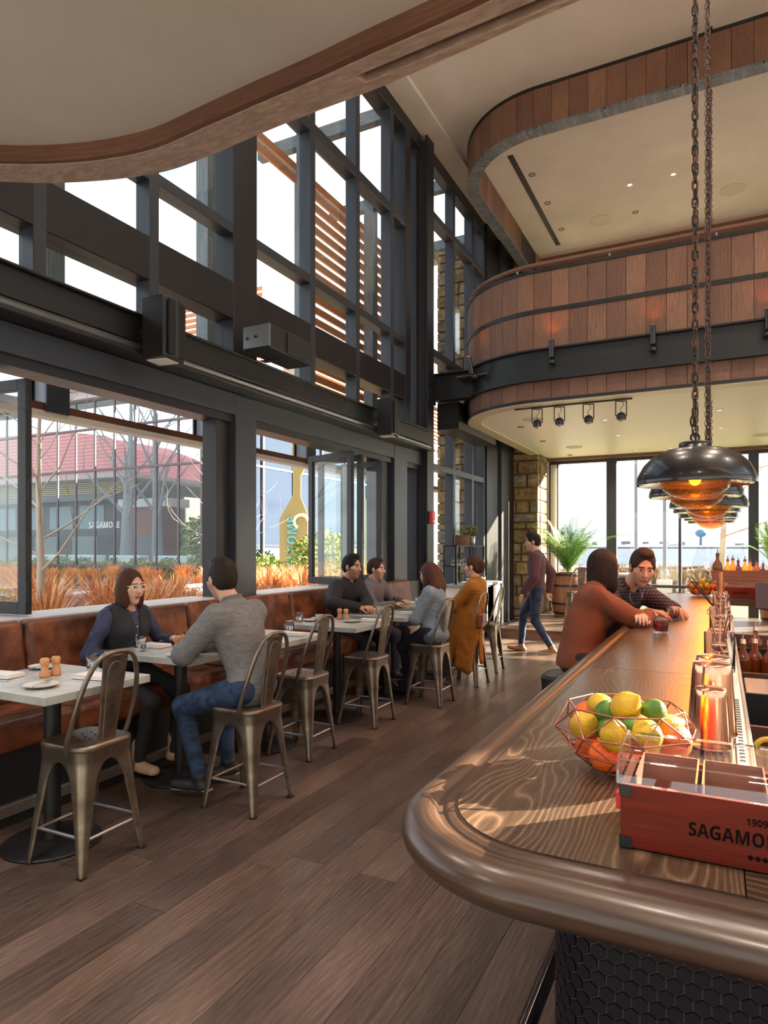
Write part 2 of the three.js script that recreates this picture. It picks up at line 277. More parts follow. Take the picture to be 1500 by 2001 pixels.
// ---------- walls and ceilings outside the picture ----------
{
  const w = struct('wall_right');
  part('wall_panel', BE(7, 7.3, 0, 0.9, -15.2, 3.2), M.plaster, w); part('wall_panel', BE(7, 7.3, 7.4, 8, -15.2, 3.2), M.plaster, w); part('wall_panel', BE(7, 7.3, 0.9, 7.4, -15.2, -9.0), M.plaster, w); part('wall_panel', BE(7, 7.3, 3.6, 4.3, -9, 3.2), M.plaster, w);
  for (let z = -9; z < 3.2; z += 1.22) part('mullion', RBE(7.05, 7.25, 0.9, 7.4, z - 0.05, z + 0.05, 0.006), M.mullion2, w);
  part('pane', BE(7.14, 7.145, 0.9, 3.6, -9, 3.2), M.glass, w); part('pane', BE(7.14, 7.145, 4.3, 7.4, -9, 3.2), M.glass, w);  // unseen glazing, added so soft sky light reaches the hall
  const r = struct('wall_rear');
  part('wall_panel', BE(-4.3, 7.3, 0, 0.6, 3, 3.3), M.plaster, r); part('wall_panel', BE(-4.3, 7.3, 3.2, 4.8, 3, 3.3), M.plaster, r); part('wall_panel', BE(-4.3, 7.3, 7.4, 8, 3, 3.3), M.plaster, r);
  for (let x = -4.2; x < 7.3; x += 1.27) part('mullion', RBE(x - 0.05, x + 0.05, 0.6, 7.4, 3.05, 3.25, 0.006), M.mullion2, r);
  part('pane', BE(-4.3, 7.3, 0.6, 3.2, 3.14, 3.145), M.glass, r); part('pane', BE(-4.3, 7.3, 4.8, 7.4, 3.14, 3.145), M.glass, r);  // unseen glazing behind the camera, added to bring in fill light
}
struct('roof', BE(-4.4, 7.3, 8.1, 9.7, -15.3, 3.3), M.plaster);  // unseen raised roof mass, added to keep direct sun off the louvre slats
{
  const c = struct('ceiling');
  part('ceiling_panel', uvm(BE(-3.72, 7.2, 7.86, 8.1, -15.2, 3.2), 'z'), M.ceiling, c);
  part('ceiling_strip', uvm(BE(-4.3, -3.72, 7.8, 8.1, -15.2, 3.2), 'z'), M.ceiling, c);
}
// low curved ceiling over the entry side
{
  const c = struct('ceiling_low');
  const outer = [[-4.05, -1.95], [-3.84, -2.15], [-3.6, -2.32], [-3.36, -2.46], [-3.08, -2.575], [-2.845, -2.64], [-2.64, -2.672], [-2.35, -2.664], [-2.05, -2.64], [-1.75, -2.625], [-1.37, -2.615], [-0.95, -2.58], [-0.5, -2.54], [0.2, -2.5], [1.5, -2.45], [7, -2.4]];
  const inner = [[7, -2.22], [1.5, -2.27], [0.2, -2.33], [-0.5, -2.37], [-0.92, -2.405], [-1.26, -2.425], [-1.64, -2.45], [-1.93, -2.462], [-2.26, -2.48], [-2.6, -2.495], [-2.92, -2.44], [-3.2, -2.34], [-3.45, -2.21], [-3.7, -2.03], [-4.05, -1.7]];
  const smooth = (p, n) => new THREE.SplineCurve(p.map((q) => new THREE.Vector2(q[0], q[1]))).getPoints(n).map((q) => [q.x, -q.y]);
  const o = smooth(outer, 80), i = smooth(inner, 80);
  const slot = [[-1.42, 2.505], [0.9, 2.385], [0.9, 2.445], [-1.4, 2.565]];
  const flat = (g, y) => { g.rotateX(-Math.PI / 2); g.translate(0, y, 0); return g; };
  part('rim', uvm(flat(EX([...o, ...i], 0.1, 0, [slot]), 3.6), 'x'), M.soffitWood, c);
  part('rim_face', uvm(flat(EX([...o, ...i], 0.6), 3.72), 'x'), M.fascia, c);
  // darker timber lining inside the rim
  const li = [...i].reverse(), back = li.map(([x, z], k) => [x, z - 0.03]);
  part('trim_board', uvm(flat(EX([...li, ...back.reverse()], 0.12), 3.605), 'x'), M.plank[4], c);
  part('slot_diffuser', B(2.3, 0.02, 0.075, -0.25, 3.69, -2.475, -0.05), M.black, c);
  part('ceiling_panel', uvm(flat(EX([...i, [-4.05, -3], [7, -3]], 0.2), 3.69), 'x'), M.ceiling, c);
}
// ---------- balcony: barrel staves between steel hoops ----------
const bal = struct('balcony'); bal.userData.label = 'curved balcony clad in upright timber staves with black steel hoops'; bal.userData.category = 'balcony';
const BR = 1.4, BXL = -3.65, BZF = -9.0, S1 = 3.6, S2 = S1 + BR * Math.PI / 2;
function bpath(s, off) { // s along the face, off outward
  if (s < S1) return [BXL - off, BZF - BR - (S1 - s), -1, 0];
  if (s < S2) { const a = (s - S1) / BR; return [BXL + BR - Math.cos(a) * (BR + off), BZF - BR + Math.sin(a) * (BR + off), -Math.cos(a), Math.sin(a)]; }
  return [BXL + BR + (s - S2), BZF + off, 0, 1];
}
function sweep(s0, s1, o0, o1, y0, y1, long = 'y', n) {
  n = n || Math.max(1, Math.ceil(Math.max(0, Math.min(s1, S2) - Math.max(s0, S1)) / 0.06)); const cuts = [];
  if (n <= 3) for (let k = 0; k <= n; k++) cuts.push(lerp(s0, s1, k / n));
  else { if (s0 < S1) cuts.push(s0); const a = Math.max(s0, S1), b = Math.min(s1, S2); for (let k = 0; k <= n; k++) cuts.push(lerp(a, b, k / n)); if (s1 > S2) cuts.push(s1); }
  const pos = [], uv = [], N = cuts.length;
  const q = (a, b, c, d, ua, ub, uc, ud) => { for (const [p, t] of [[a, ua], [b, ub], [c, uc], [a, ua], [c, uc], [d, ud]]) { pos.push(...p); uv.push(...t); } };
  const R = rnd() * 7, Rb = rnd() * 7;
  for (let k = 0; k < N; k++) {
    const A = bpath(cuts[k], o0), C = bpath(cuts[k], o1), sa = cuts[k];
    const P = (b, y) => [b[0], y, b[1]], T = (s, y) => long === 'y' ? [y + R, s + Rb] : [s + R, y + Rb];
    if (k === 0) q(P(A, y0), P(C, y0), P(C, y1), P(A, y1), T(sa, y0), T(sa, y0), T(sa, y1), T(sa, y1));
    if (k === N - 1) { q(P(C, y0), P(A, y0), P(A, y1), P(C, y1), T(sa, y0), T(sa, y0), T(sa, y1), T(sa, y1)); break; }
    const D = bpath(cuts[k + 1], o0), E = bpath(cuts[k + 1], o1), sb = cuts[k + 1];
    q(P(C, y0), P(E, y0), P(E, y1), P(C, y1), T(sa, y0), T(sb, y0), T(sb, y1), T(sa, y1));
    q(P(D, y0), P(A, y0), P(A, y1), P(D, y1), T(sb, y0), T(sa, y0), T(sa, y1), T(sb, y1));
    q(P(A, y1), P(C, y1), P(E, y1), P(D, y1), T(sa, y1), T(sa, y1 + .02), T(sb, y1 + .02), T(sb, y1));
    q(P(A, y0), P(D, y0), P(E, y0), P(C, y0), T(sa, y0), T(sb, y0), T(sb, y0 - .02), T(sa, y0 - .02));
  }
  const g = new THREE.BufferGeometry(); g.setAttribute('position', new THREE.Float32BufferAttribute(pos, 3)); g.setAttribute('uv', new THREE.Float32BufferAttribute(uv, 2)); g.computeVertexNormals(); return g;
}
{
  const SE = S2 + 4.4, W = 0.24; // staves built one by one as far as the picture reaches
  const rows = [[3.565, 3.815], [4.245, 4.745], [4.8, 5.305], [7.3, 7.83]];
  for (const [y0, y1] of rows) for (let s = 1.2; s < SE; s += W) {
    part('stave', sweep(s + 0.003, s + W - 0.003, -0.03, (rnd() - 0.5) * 0.004, y0, y1, 'y', s > S1 - W && s < S2 ? 3 : 1), M.plank[rnd() * 5 | 0], bal);
  }
  for (let s = 1.2; s < S2; s += 0.16) part('lining_board', sweep(s + 0.002, s + 0.158, -0.15, -0.135, 7.3, 7.8, 'y', 2), M.plank[rnd() * 5 | 0], bal);
  for (const [y0, y1] of rows) part('stave_run', sweep(SE, S2 + 9.2, -0.03, 0, y0, y1), M.plank[1], bal);
  const Z = S2 + 9.2;
  part('backing', sweep(0, Z, -0.12, -0.031, 3.55, 5.3, 'x'), M.black, bal);
  part('ring_core', sweep(0, Z, -0.134, -0.031, 7.28, 7.86, 'x'), M.black, bal);
  part('hoop', sweep(0, Z, -0.04, 0.012, 3.53, 3.57, 'x'), M.steel, bal);
  part('hoop', sweep(0, Z, -0.04, 0.012, 4.74, 4.8, 'x'), M.steel, bal);
  part('hoop', sweep(0, Z, -0.12, 0.015, 5.3, 5.34, 'x'), M.steel, bal);
  part('hoop', sweep(0, Z, -0.04, 0.012, 7.82, 7.86, 'x'), M.steel, bal);
  part('ring_flange', sweep(0, Z, -0.17, 0.015, 7.265, 7.3, 'x'), M.galv, bal);
  part('channel_web', sweep(0, Z, -0.04, 0.02, 3.82, 4.24, 'x'), M.steel, bal);
  part('channel_flange', sweep(0, Z, -0.04, 0.075, 4.222, 4.245, 'x'), M.steel, bal);
  part('channel_flange', sweep(0, Z, -0.04, 0.075, 3.81, 3.833, 'x'), M.steel, bal);
  part('floor_slab', (() => { const p = []; for (let s = 0; s <= S2; s += 0.06) { const q = bpath(s, -0.1); p.push([q[0], -q[1]]); } p.push([7, 9.1], [7, 15.0], [BXL + 0.1, 15.0]); const g = EX(p, 0.5); g.rotateX(-Math.PI / 2); g.translate(0, 3.56, 0); return g; })(), M.plaster, bal);
  part('soffit', (() => { const p = []; for (let s = 0; s <= S2; s += 0.05) { const q = bpath(s, -0.2); p.push([q[0], -q[1]]); } p.push([7, 9.2], [7, 14.95], [BXL + 0.2, 14.95]); const g = EX(p, 0.02); g.rotateX(-Math.PI / 2); g.translate(0, 3.535, 0); return g; })(), M.soffit, bal);
  part('soffit_border', sweep(0, Z, -0.21, -0.0, 3.515, 3.535, 'x'), std([0.62, 0.52, 0.36], { roughness: 0.35 }), bal);
  part('soffit_edge_board', BE(-3.66, 7, 3.47, 3.53, -14.85, -14.95), M.plank[1], bal);
  // handrail and its stanchions
  const rp = []; for (let s = 0; s < S2; s += 0.12) { const q = bpath(s, -0.05); rp.push([q[0], 5.43, q[1]]); } rp.push([0, 5.43, BZF - 0.05], [3, 5.43, BZF - 0.05], [6.9, 5.43, BZF - 0.05]);
  part('handrail', TUBE(rp, 0.032, 160, 10), M.plank[3], bal);
  for (let s = 0.5; s < Z; s += 1.25) { const q = bpath(s, -0.05); part('stanchion', BAR([q[0], 5.33, q[1]], [q[0], 5.42, q[1]], 0.012), M.alu, bal); }
  for (let s = 0.4; s < SE; s += 0.9) for (const y of [3.55, 4.77, 7.283, 4.03]) { const q = bpath(s, y === 4.03 ? 0.02 : 0.012); const g = CY(0.013, 0.013, 0.016, 0, 0, 0, 6); g.rotateX(Math.PI / 2); g.rotateY(Math.atan2(q[2], q[3])); part('bolt', g.translate(q[0] + q[2] * 0.005, y, q[1] + q[3] * 0.005), M.black, bal); }
  part('upper_ceiling', (() => { const p = []; for (let s = 0; s <= S2; s += 0.06) { const q = bpath(s, -0.14); p.push([q[0], -q[1]]); } p.push([7, 9.14], [7, 15.0], [BXL + 0.14, 15.0]); const g = EX(p, 0.05); g.rotateX(-Math.PI / 2); g.translate(0, 7.8, 0); return uvm(g, 'x'); })(), M.ceiling, bal);
  part('linear_slot', BE(-3.04, -2.95, 7.79, 7.803, -10.3, -13.8), M.black, bal);
  part('upper_back_board', BE(-3.5, 7, 7.3, 7.8, -14.3, -14.4), M.plank[2], bal);
  part('upper_floor', BE(-3.5, 7, 4.06, 4.08, -9.2, -15), M.floor[1], bal);
}
// platform by the back windows
{
  const p = struct('platform'); p.userData.label = 'low timber step platform along the back windows';
  part('riser', uvm(BE(-3.4, 7, 0, 0.13, -11.12, -11.16), 'x'), M.plank[3], p);
  part('riser', uvm(BE(-3.4, -3.36, 0, 0.13, -11.16, -14.1), 'z'), M.plank[3], p);
  part('core', BE(-3.36, 7, 0, 0.125, -11.16, -15), M.groove, p);
  for (let i = 0; i < 20; i++) part('plank', uvm(BE(-3.42, 3.5, 0.125, 0.15, -11.08 - i * 0.19, -11.268 - i * 0.19), 'x', rr(0, 5), rr(0, 5)), M.floor[[1, 3, 2][i % 3]], p);
}
// ---------- banquette ----------
{
  const b = thing('banquette', 'long brown leather banquette running below the open windows', 'bench', [0, 0, 0]);
  part('plinth', BE(-4.0, -3.52, 0, 0.42, -8.5, 1), M.black, b);
  part('foot_rail', RBE(-3.53, -3.49, 0.06, 0.13, -8.5, 1, 0.01), std([0.10, 0.085, 0.075], { roughness: 0.5 }), b);
  const zs = [0.19, -1.25, -2.69, -4.12, -5.57, -7.0, -8.5];
  for (let i = 0; i < 6; i++) {
    const z = (zs[i] + zs[i + 1]) / 2, L = zs[i] - zs[i + 1] - 0.006;
    const seatG = RB(0.56, 0.17, L, 0.045, -3.70, 0.515, z, 4);
    const P = seatG.attributes.position; // slack, sat-in leather
    for (let k = 0; k < P.count; k++) if (P.getY(k) > 0.55) P.setY(k, P.getY(k) + 0.008 * (vn(P.getZ(k) * 3 + 20, P.getX(k) * 3 + 20, 64, 64, 2) - 0.5));
    part('seat_cushion', uvm(seatG, 'z', i * 1.3, i), M.leather, b);
    if (i === 3) for (let k = 0; k < 14; k++) part('pleat', uvm(RB(0.5, 0.03, L / 14 - 0.004, 0.014, -3.71, 0.596, zs[3] - 0.003 - (k + 0.5) * L / 14, 3), 'x', k, i), M.leather, b);
    const bk = RB(0.13, 0.52, L, 0.05, 0, 0, 0, 4); bk.rotateZ(0.14); bk.translate(-3.945, 0.83, z);
    part('back_cushion', uvm(bk, 'z', i * 0.9 + 3, i * 0.4), M.leather, b);
    if (i < 5) part('seam', BE(-3.995, -3.93, 0.62, 1.06, zs[i + 1] - 0.002, zs[i + 1] + 0.002), M.groove, b);
  }
  for (let i = 0; i < 5; i++) part('bag_hook', TUBE([[-3.5, 0.16, -2.0 - i * 1.2], [-3.47, 0.13, -2.0 - i * 1.2], [-3.46, 0.05, -2.01 - i * 1.2]], 0.006, 8, 6), M.black, b);
}
// ---------- stools: pressed sheet steel ----------
function makeStool(name, label, seatY = 0.6, foot = 0.2, top = 0.155, back = true) {
  const t = thing(name, label, 'stool', [0, 0, 0], 0, 'metal counter stools');
  // superellipse ring: corner angle a in [-1,1] * half side
  const ring = (s, rc, d) => { // point at signed distance d from a corner (+x,+z), along the rounded square of half size s
    const side = s - rc, arc = rc * Math.PI / 2, h = arc / 2;
    if (Math.abs(d) <= h) { const a = Math.PI / 4 + d / rc; return [side + rc * Math.cos(a), side + rc * Math.sin(a)]; }
    if (d > h) return [side - (d - h), s];
    return [s, side - (-d - h)];
  };
  const y0 = seatY * 0.60, y1 = seatY - 0.085, yT = seatY - 0.022;
  const half = (s, rc) => (s - rc) + rc * Math.PI / 4;
  const legGeo = (off) => { // one corner of the skirt with its leg
    const rows = [0, 0.05, 0.1, 0.18, 0.26, 0.33, 0.4, 0.5, 0.6, 0.7, 0.8, 0.88, 0.94, 0.98, 1, 1.08];
    const NU = 14, pos = [];
    const f = (yi, ui, o) => {
      const r = rows[yi]; let y = r <= 0.6 ? r / 0.6 * y0 : r <= 1 ? y0 + (r - 0.6) / 0.4 * (y1 - y0) : yT;
      const k = y / seatY, s = lerp(foot, top, Math.pow(k, 0.85)) + (y > y1 ? 0.008 : 0), rc = lerp(0.02, 0.062, k), H = half(s - o, rc);
      let w; if (y <= y0) w = lerp(0.026, 0.062, Math.pow(y / y0, 1.4)); else if (y < y1) { const q = (y - y0) / (y1 - y0), A = half(s, rc) - 0.062; w = half(s, rc) - A * Math.sqrt(Math.max(0, 1 - q * q)); } else w = half(s, rc);
      w = Math.min(w, H);
      const p = ring(s - o, rc, (ui / NU * 2 - 1) * w); return [p[0], y, p[1]];
    };
    const tri = (a, b, c, d) => pos.push(...a, ...b, ...c, ...a, ...c, ...d);
    for (let j = 0; j < rows.length - 1; j++) {
      for (let i = 0; i < NU; i++) { tri(f(j, i, 0), f(j + 1, i, 0), f(j + 1, i + 1, 0), f(j, i + 1, 0)); tri(f(j, i + 1, 0.006), f(j + 1, i + 1, 0.006), f(j + 1, i, 0.006), f(j, i, 0.006)); }
      tri(f(j, 0, 0), f(j, 0, 0.006), f(j + 1, 0, 0.006), f(j + 1, 0, 0)); tri(f(j, NU, 0.006), f(j, NU, 0), f(j + 1, NU, 0), f(j + 1, NU, 0.006));
    }
    for (let i = 0; i < NU; i++) tri(f(0, i, 0.006), f(0, i, 0), f(0, i + 1, 0), f(0, i + 1, 0.006));
    const g = new THREE.BufferGeometry(); g.setAttribute('position', new THREE.Float32BufferAttribute(pos, 3));
    const uv = []; for (let i = 0; i < pos.length; i += 3) uv.push(pos[i] + pos[i + 2], pos[i + 1]); g.setAttribute('uv', new THREE.Float32BufferAttribute(uv, 2));
    return smoothNormals(g);
  };
  const lg = legGeo();
  for (let i = 0; i < 4; i++) { const m = part('leg', lg, M.stool, t); m.rotation.y = i * Math.PI / 2; }
  // rubber tips
  for (let i = 0; i < 4; i++) { const m = part('foot_cap', B(0.034, 0.012, 0.034, foot - 0.017, 0.004, foot - 0.017), M.black, t); m.rotation.y = i * Math.PI / 2; }
  // seat pan: rounded square, gently dished, rolled edge
  const pan = GRID(48, 10, (u, v) => {
    const a = u * Math.PI * 2, c = Math.cos(a), s = Math.sin(a), n = 5.5, rad = (top + 0.013) / Math.pow(Math.pow(Math.abs(c), n) + Math.pow(Math.abs(s), n), 1 / n);
    const prof = [[0, -0.008], [0.3, -0.007], [0.55, -0.005], [0.75, -0.002], [0.86, 0.0], [0.93, -0.001], [0.97, -0.004], [0.99, -0.01], [1.0, -0.018], [1.0, -0.028], [0.97, -0.03]][Math.round(v * 10)];
    return [c * rad * prof[0], seatY + prof[1], s * rad * prof[0], c * rad, s * rad];
  });
  part('seat', pan, M.stool, t);
  const hl = []; for (const [x, z] of [[-0.07, 0.05], [-0.025, 0.065], [0.025, 0.065], [0.07, 0.05], [-0.05, 0.0], [0, 0.012], [0.05, 0.0], [-0.025, -0.05], [0.025, -0.05]]) hl.push(CY(0.0052, 0.0052, 0.004, x, seatY - 0.005, z, 8));
  part('drain_hole', MG(hl), M.black, t).userData.kind = 'stuff';
  const fy = seatY * 0.27, fr = lerp(foot, top, 0.27) - 0.02;
  for (let i = 0; i < 4; i++) { const m = part('foot_rest', BAR([-fr, fy + (i % 2) * 0.015, fr], [fr, fy + (i % 2) * 0.015, fr], 0.0085), M.alu, t); m.rotation.y = i * Math.PI / 2; }
  if (back) {
    const H = 0.43, hw = top + 0.008; // hoop
    part('back_hoop', TUBE([[hw, seatY - 0.045, -0.06], [hw + 0.016, seatY + 0.0, -0.075], [hw + 0.018, seatY + 0.1, -0.11], [hw + 0.01, seatY + 0.22, -0.15], [hw - 0.018, seatY + 0.34, -0.185], [hw - 0.065, seatY + 0.415, -0.205], [0.05, seatY + H + 0.005, -0.21], [-0.05, seatY + H + 0.005, -0.21], [-hw + 0.065, seatY + 0.415, -0.205], [-hw + 0.018, seatY + 0.34, -0.185], [-hw - 0.01, seatY + 0.22, -0.15], [-hw - 0.018, seatY + 0.1, -0.11], [-hw - 0.016, seatY + 0.0, -0.075], [-hw, seatY - 0.045, -0.06]], 0.0125, 64, 8), M.stool, t);
    const sp = EX([[-0.05, 0], [0.05, 0], [0.072, H], [-0.072, H]], 0.004, 0.003); sp.rotateX(-0.155); sp.translate(0, seatY - 0.005, -0.138); part('back_splat', uvm(sp, 'y'), M.stool, t);
    const cap = []; for (let i = 0; i <= 12; i++) { const a = i / 12 * Math.PI; cap.push([Math.cos(a) * 0.042, 0.33 + Math.sin(a) * 0.05]); } cap.push([-0.03, 0.0], [0.03, 0.0]);
    const em = EX(cap, 0.003, 0.004); em.rotateX(-0.155); em.translate(0, seatY + 0.015, -0.146); part('splat_emboss', uvm(em, 'y'), M.stool, t);
  }
  return t;
}
function smoothNormals(g) { // weld by position for smooth shading, keep hard edges above ~50 degrees
  const P = g.attributes.position, n = P.count, map = new Map(), fn = [];
  for (let i = 0; i < n; i += 3) { const a = V(P.getX(i), P.getY(i), P.getZ(i)), b = V(P.getX(i + 1), P.getY(i + 1), P.getZ(i + 1)), c = V(P.getX(i + 2), P.getY(i + 2), P.getZ(i + 2)); const N = b.sub(a).cross(c.sub(a)); const l = N.length(); if (l > 1e-12) N.divideScalar(l); fn.push(N); }
  for (let i = 0; i < n; i++) { const k = Math.round(P.getX(i) * 1e4) + ',' + Math.round(P.getY(i) * 1e4) + ',' + Math.round(P.getZ(i) * 1e4); (map.get(k) || map.set(k, []).get(k)).push(i); }
  const N = new Float32Array(n * 3);
  for (const l of map.values()) for (const i of l) { const m = fn[i / 3 | 0], s = V(0, 0, 0); for (const j of l) { const q = fn[j / 3 | 0]; if (q.dot(m) > 0.6) s.add(q); } s.normalize(); N.set([s.x, s.y, s.z], i * 3); }
  g.setAttribute('normal', new THREE.BufferAttribute(N, 3)); return g;
}
const ST = [
  [-2.84, -2.28, 'empty metal counter stool at the unoccupied table with two wooden mills', -1.55],
  [-2.56, -3.2, 'metal counter stool under the man in the grey sweater', -1.57],
  [-2.83, -4.18, 'empty metal counter stool directly behind the man in the grey sweater', -1.55],
  [-2.80, -5.15, 'empty metal counter stool beside the woman in the pale blue knit', -1.57],
  [-2.58, -6.07, 'metal counter stool under the woman in the pale blue knit', -1.56],
  [-2.57, -7.13, 'metal counter stool under the woman in the mustard cardigan', -1.6],
  [-2.64, -8.0, 'empty metal counter stool behind the woman in the mustard cardigan', -1.5],
];
const stool0 = makeStool('metal_stool', ST[0][2]);
ST.forEach(([x, z, l, r], i) => { if (i) copyOf(stool0, l, [x, 0, z], r); else { stool0.position.set(x, 0, z); stool0.rotation.y = r; } });
// ---------- tables and what is on them ----------
const TB = [
  [-3.13, -2.30, 'the table nobody sits at', 'grey table laid for four with nobody seated, by the folded glass door panel'],
  [-3.26, -3.36, 'the table of the woman in the vest', 'grey table between the woman in a dark vest and the man in the grey sweater'],
  [-3.19, -4.17, 'the table behind the man in grey', 'grey table right behind the man in the grey sweater'],
  [-3.13, -5.20, 'the empty table beside the black jacket', 'empty grey table next to the man in the black jacket'],
  [-3.11, -6.13, 'the table of the man in the black jacket', 'grey table between the man in the black jacket and the woman in pale blue knit'],
  [-3.16, -7.25, 'the table of the man in the grey cardigan', 'grey table between the man in the grey cardigan and the woman in mustard'],
  [-3.16, -8.2, 'the last table along the bench', 'last grey table along the bench, behind the woman in mustard'],
];
{
  const t = thing('dining_table', TB[0][3], 'table', [TB[0][0], 0, TB[0][1]], 0, 'grey tables along the bench');
  part('table_top', uvm(RB(0.75, 0.042, 0.63, 0.004, 0, 0.839, 0, 1), 'x'), M.tableTop, t);
  part('top_plate', BE(-0.2, 0.2, 0.805, 0.818, -0.2, 0.2), M.black, t);
  part('column', CY(0.042, 0.042, 0.8, 0, 0.41, 0, 20), M.black, t);
  part('base', LA([[0, 0.032], [0.05, 0.03], [0.06, 0.022], [0.235, 0.016], [0.245, 0.01], [0.245, 0], [0, 0]], 40), M.black, t);
  for (let i = 1; i < 7; i++) copyOf(t, TB[i][3], [TB[i][0], 0, TB[i][1]]);
}
const TY = 0.861, side = (x) => (x < -3.2 ? ', bench side' : ', aisle side');
const glassG = LA([[0, 0], [0.031, 0], [0.034, 0.003], [0.038, 0.095], [0.0365, 0.095], [0.032, 0.022], [0, 0.018]], 24);
const waterG = LA([[0, 0.02], [0.0318, 0.022], [0.033, 0.045], [0, 0.045]], 20);
function glass(x, z, where) { const t = thing('water_glass', 'clear water tumbler on ' + where + side(x), 'glass', [x, TY, z], 0, 'water tumblers on the tables'); part('tumbler', glassG, M.tumbler, t); part('water', waterG, phy([0.95, 0.97, 0.98], { transmission: 1, roughness: 0, thickness: 0.02, ior: 1.33 }), t); return t; }
const plateG = LA([[0, 0.002], [0.055, 0.002], [0.062, 0.006], [0.082, 0.014], [0.084, 0.016], [0.080, 0.017], [0.060, 0.0095], [0, 0.006]], 36);
function plate(x, z, where, a = 0.6) {
  solo('side_plate', plateG, M.plate, 'small round stoneware plate on ' + where + side(x), 'plate', 'side plates on the tables').position.set(x, TY, z);
  const f = []; const W = 0.014; f.push(EX([[-0.003, -0.1], [0.003, -0.1], [0.0045, -0.09], [0.002, 0.03], [0.008, 0.045], [0.009, 0.06], [-0.009, 0.06], [-0.008, 0.045], [-0.002, 0.03], [-0.0045, -0.09]], 0.002).rotateX(-Math.PI / 2));
  for (let i = 0; i < 4; i++) f.push(B(0.0022, 0.002, 0.045, -0.0078 + i * 0.0052, 0.001, -0.08));
  const fk = solo('fork', MG(f.map((g) => { g.deleteAttribute('uv'); g.setAttribute('uv', new THREE.Float32BufferAttribute(new Float32Array(g.attributes.position.count * 2), 2)); return g; })), M.chrome, 'fork across the plate on ' + where + side(x), 'fork', 'forks on the side plates'); fk.position.set(x, TY + 0.018, z); fk.rotation.y = a;
}
function napkin(x, z, where, a = 0.1) {
  const t = thing('folded_napkin', 'folded pale linen napkin on ' + where + side(x), 'napkin', [x, TY, z], a, 'folded napkins on the tables');
  for (let i = 0; i < 3; i++) { const g = RB(0.2 - i * 0.006, 0.009, 0.12 - i * 0.004, 0.004, i * 0.002, 0.005 + i * 0.0085, 0, 2); const P = g.attributes.position; for (let k = 0; k < P.count; k++) P.setY(k, P.getY(k) + 0.003 * Math.sin(P.getX(k) * 30 + i) + 0.002 * Math.sin(P.getZ(k) * 45)); g.computeVertexNormals(); part('fold', g, M.napkin, t); }
  part('knife', MG([RB(0.16, 0.003, 0.012, 0.001, -0.02, 0.001, 0.085, 1), RB(0.07, 0.005, 0.009, 0.002, 0.09, 0.002, 0.085, 1)]), M.chrome, t);
}
const millG = LA([[0, 0], [0.026, 0], [0.027, 0.004], [0.027, 0.02], [0.023, 0.026], [0.0175, 0.05], [0.0185, 0.062], [0.024, 0.07], [0.024, 0.073], [0.021, 0.075], [0.0245, 0.08], [0.024, 0.092], [0.017, 0.101], [0, 0.104]], 20);
function mill(x, z, where) { const t = thing('pepper_mill', 'wooden pepper mill with dark knob on ' + where, 'mill', [x, TY, z], 0, 'pairs of wooden mills on the tables'); part('body', millG, M.mill, t); part('knob', MG([CY(0.003, 0.003, 0.008, 0, 0.106, 0, 8), SP(0.0058, 0, 0.113, 0)]), M.black, t); }
{
  const W = TB.map((t) => t[2]);
  mill(-3.19, -2.30, W[0]); mill(-3.19, -2.365, W[0]); plate(-2.98, -2.13, W[0], 0.5); plate(-3.43, -2.47, W[0], 0.3); napkin(-3.4, -2.2, W[0], 0.2); napkin(-2.93, -2.40, W[0], 0.15); glass(-3.1, -2.53, W[0]); glass(-3.47, -2.08, W[0]);
  glass(-3.43, -3.17, W[1]); napkin(-3.48, -3.34, W[1], 0.1); plate(-3.55, -3.57, W[1], 0.2); mill(-3.2, -3.27, W[1]); mill(-3.2, -3.335, W[1]); plate(-3.05, -3.13, W[1], 0.7);
  napkin(-2.98, -4.27, W[2], 0.1); plate(-3.02, -4.02, W[2], 0.4); glass(-3.1, -4.40, W[2]);
  glass(-3.42, -5.0, W[3]); glass(-3.17, -4.95, W[3]); napkin(-3.36, -5.3, W[3], 0.1); mill(-3.24, -5.42, W[3]); mill(-3.17, -5.42, W[3]); plate(-3.02, -5.27, W[3], 1.2); napkin(-2.89, -5.4, W[3], 0.2); plate(-3.4, -5.17, W[3], -0.4);
  glass(-3.33, -6.0, W[4]); glass(-3.06, -5.9, W[4]); napkin(-3.36, -6.32, W[4]); napkin(-2.86, -6.2, W[4], 0.3); plate(-3.08, -6.08, W[4], 0.2);
  glass(-3.48, -7.15, W[5]); glass(-3.14, -7.03, W[5]); mill(-3.15, -7.23, W[5]); mill(-3.15, -7.295, W[5]); napkin(-2.95, -7.1, W[5], 0.2); napkin(-3.4, -7.35, W[5]);
  glass(-3.0, -8.1, W[6]); napkin(-3.2, -8.3, W[6]);
}
// ---------- folded glass door panels ----------
function foldPanel(x0, z0, x1, z1, label) { // hinged leaf standing between two plan points
  const L = Math.hypot(x1 - x0, z1 - z0), t = thing('folding_door_panel', label, 'door panel', [x0, 1.10, z0], Math.atan2(-(z1 - z0), x1 - x0), 'folding glass door panels');
  const H = 1.57, f = 0.075, d = 0.05;
  part('stile', RBE(0, f, 0, H, -d / 2, d / 2, 0.004), M.steel, t); part('stile', RBE(L - f, L, 0, H, -d / 2, d / 2, 0.004), M.steel, t);
  part('rail', RBE(f, L - f, 0, 0.085, -d / 2, d / 2, 0.004), M.steel, t); part('rail', RBE(f, L - f, H - f, H, -d / 2, d / 2, 0.004), M.steel, t);
  part('pane', BE(f, L - f, 0.085, H - f, -0.004, 0.004), M.glass, t);
  for (const y of [0.1, H / 2, H - 0.2]) part('hinge', MG([CY(0.012, 0.012, 0.14, L + 0.006, y + 0.05, d / 2, 10), B(0.04, 0.1, 0.008, L - 0.015, y + 0.05, d / 2 + 0.004)]), M.steel, t);
}
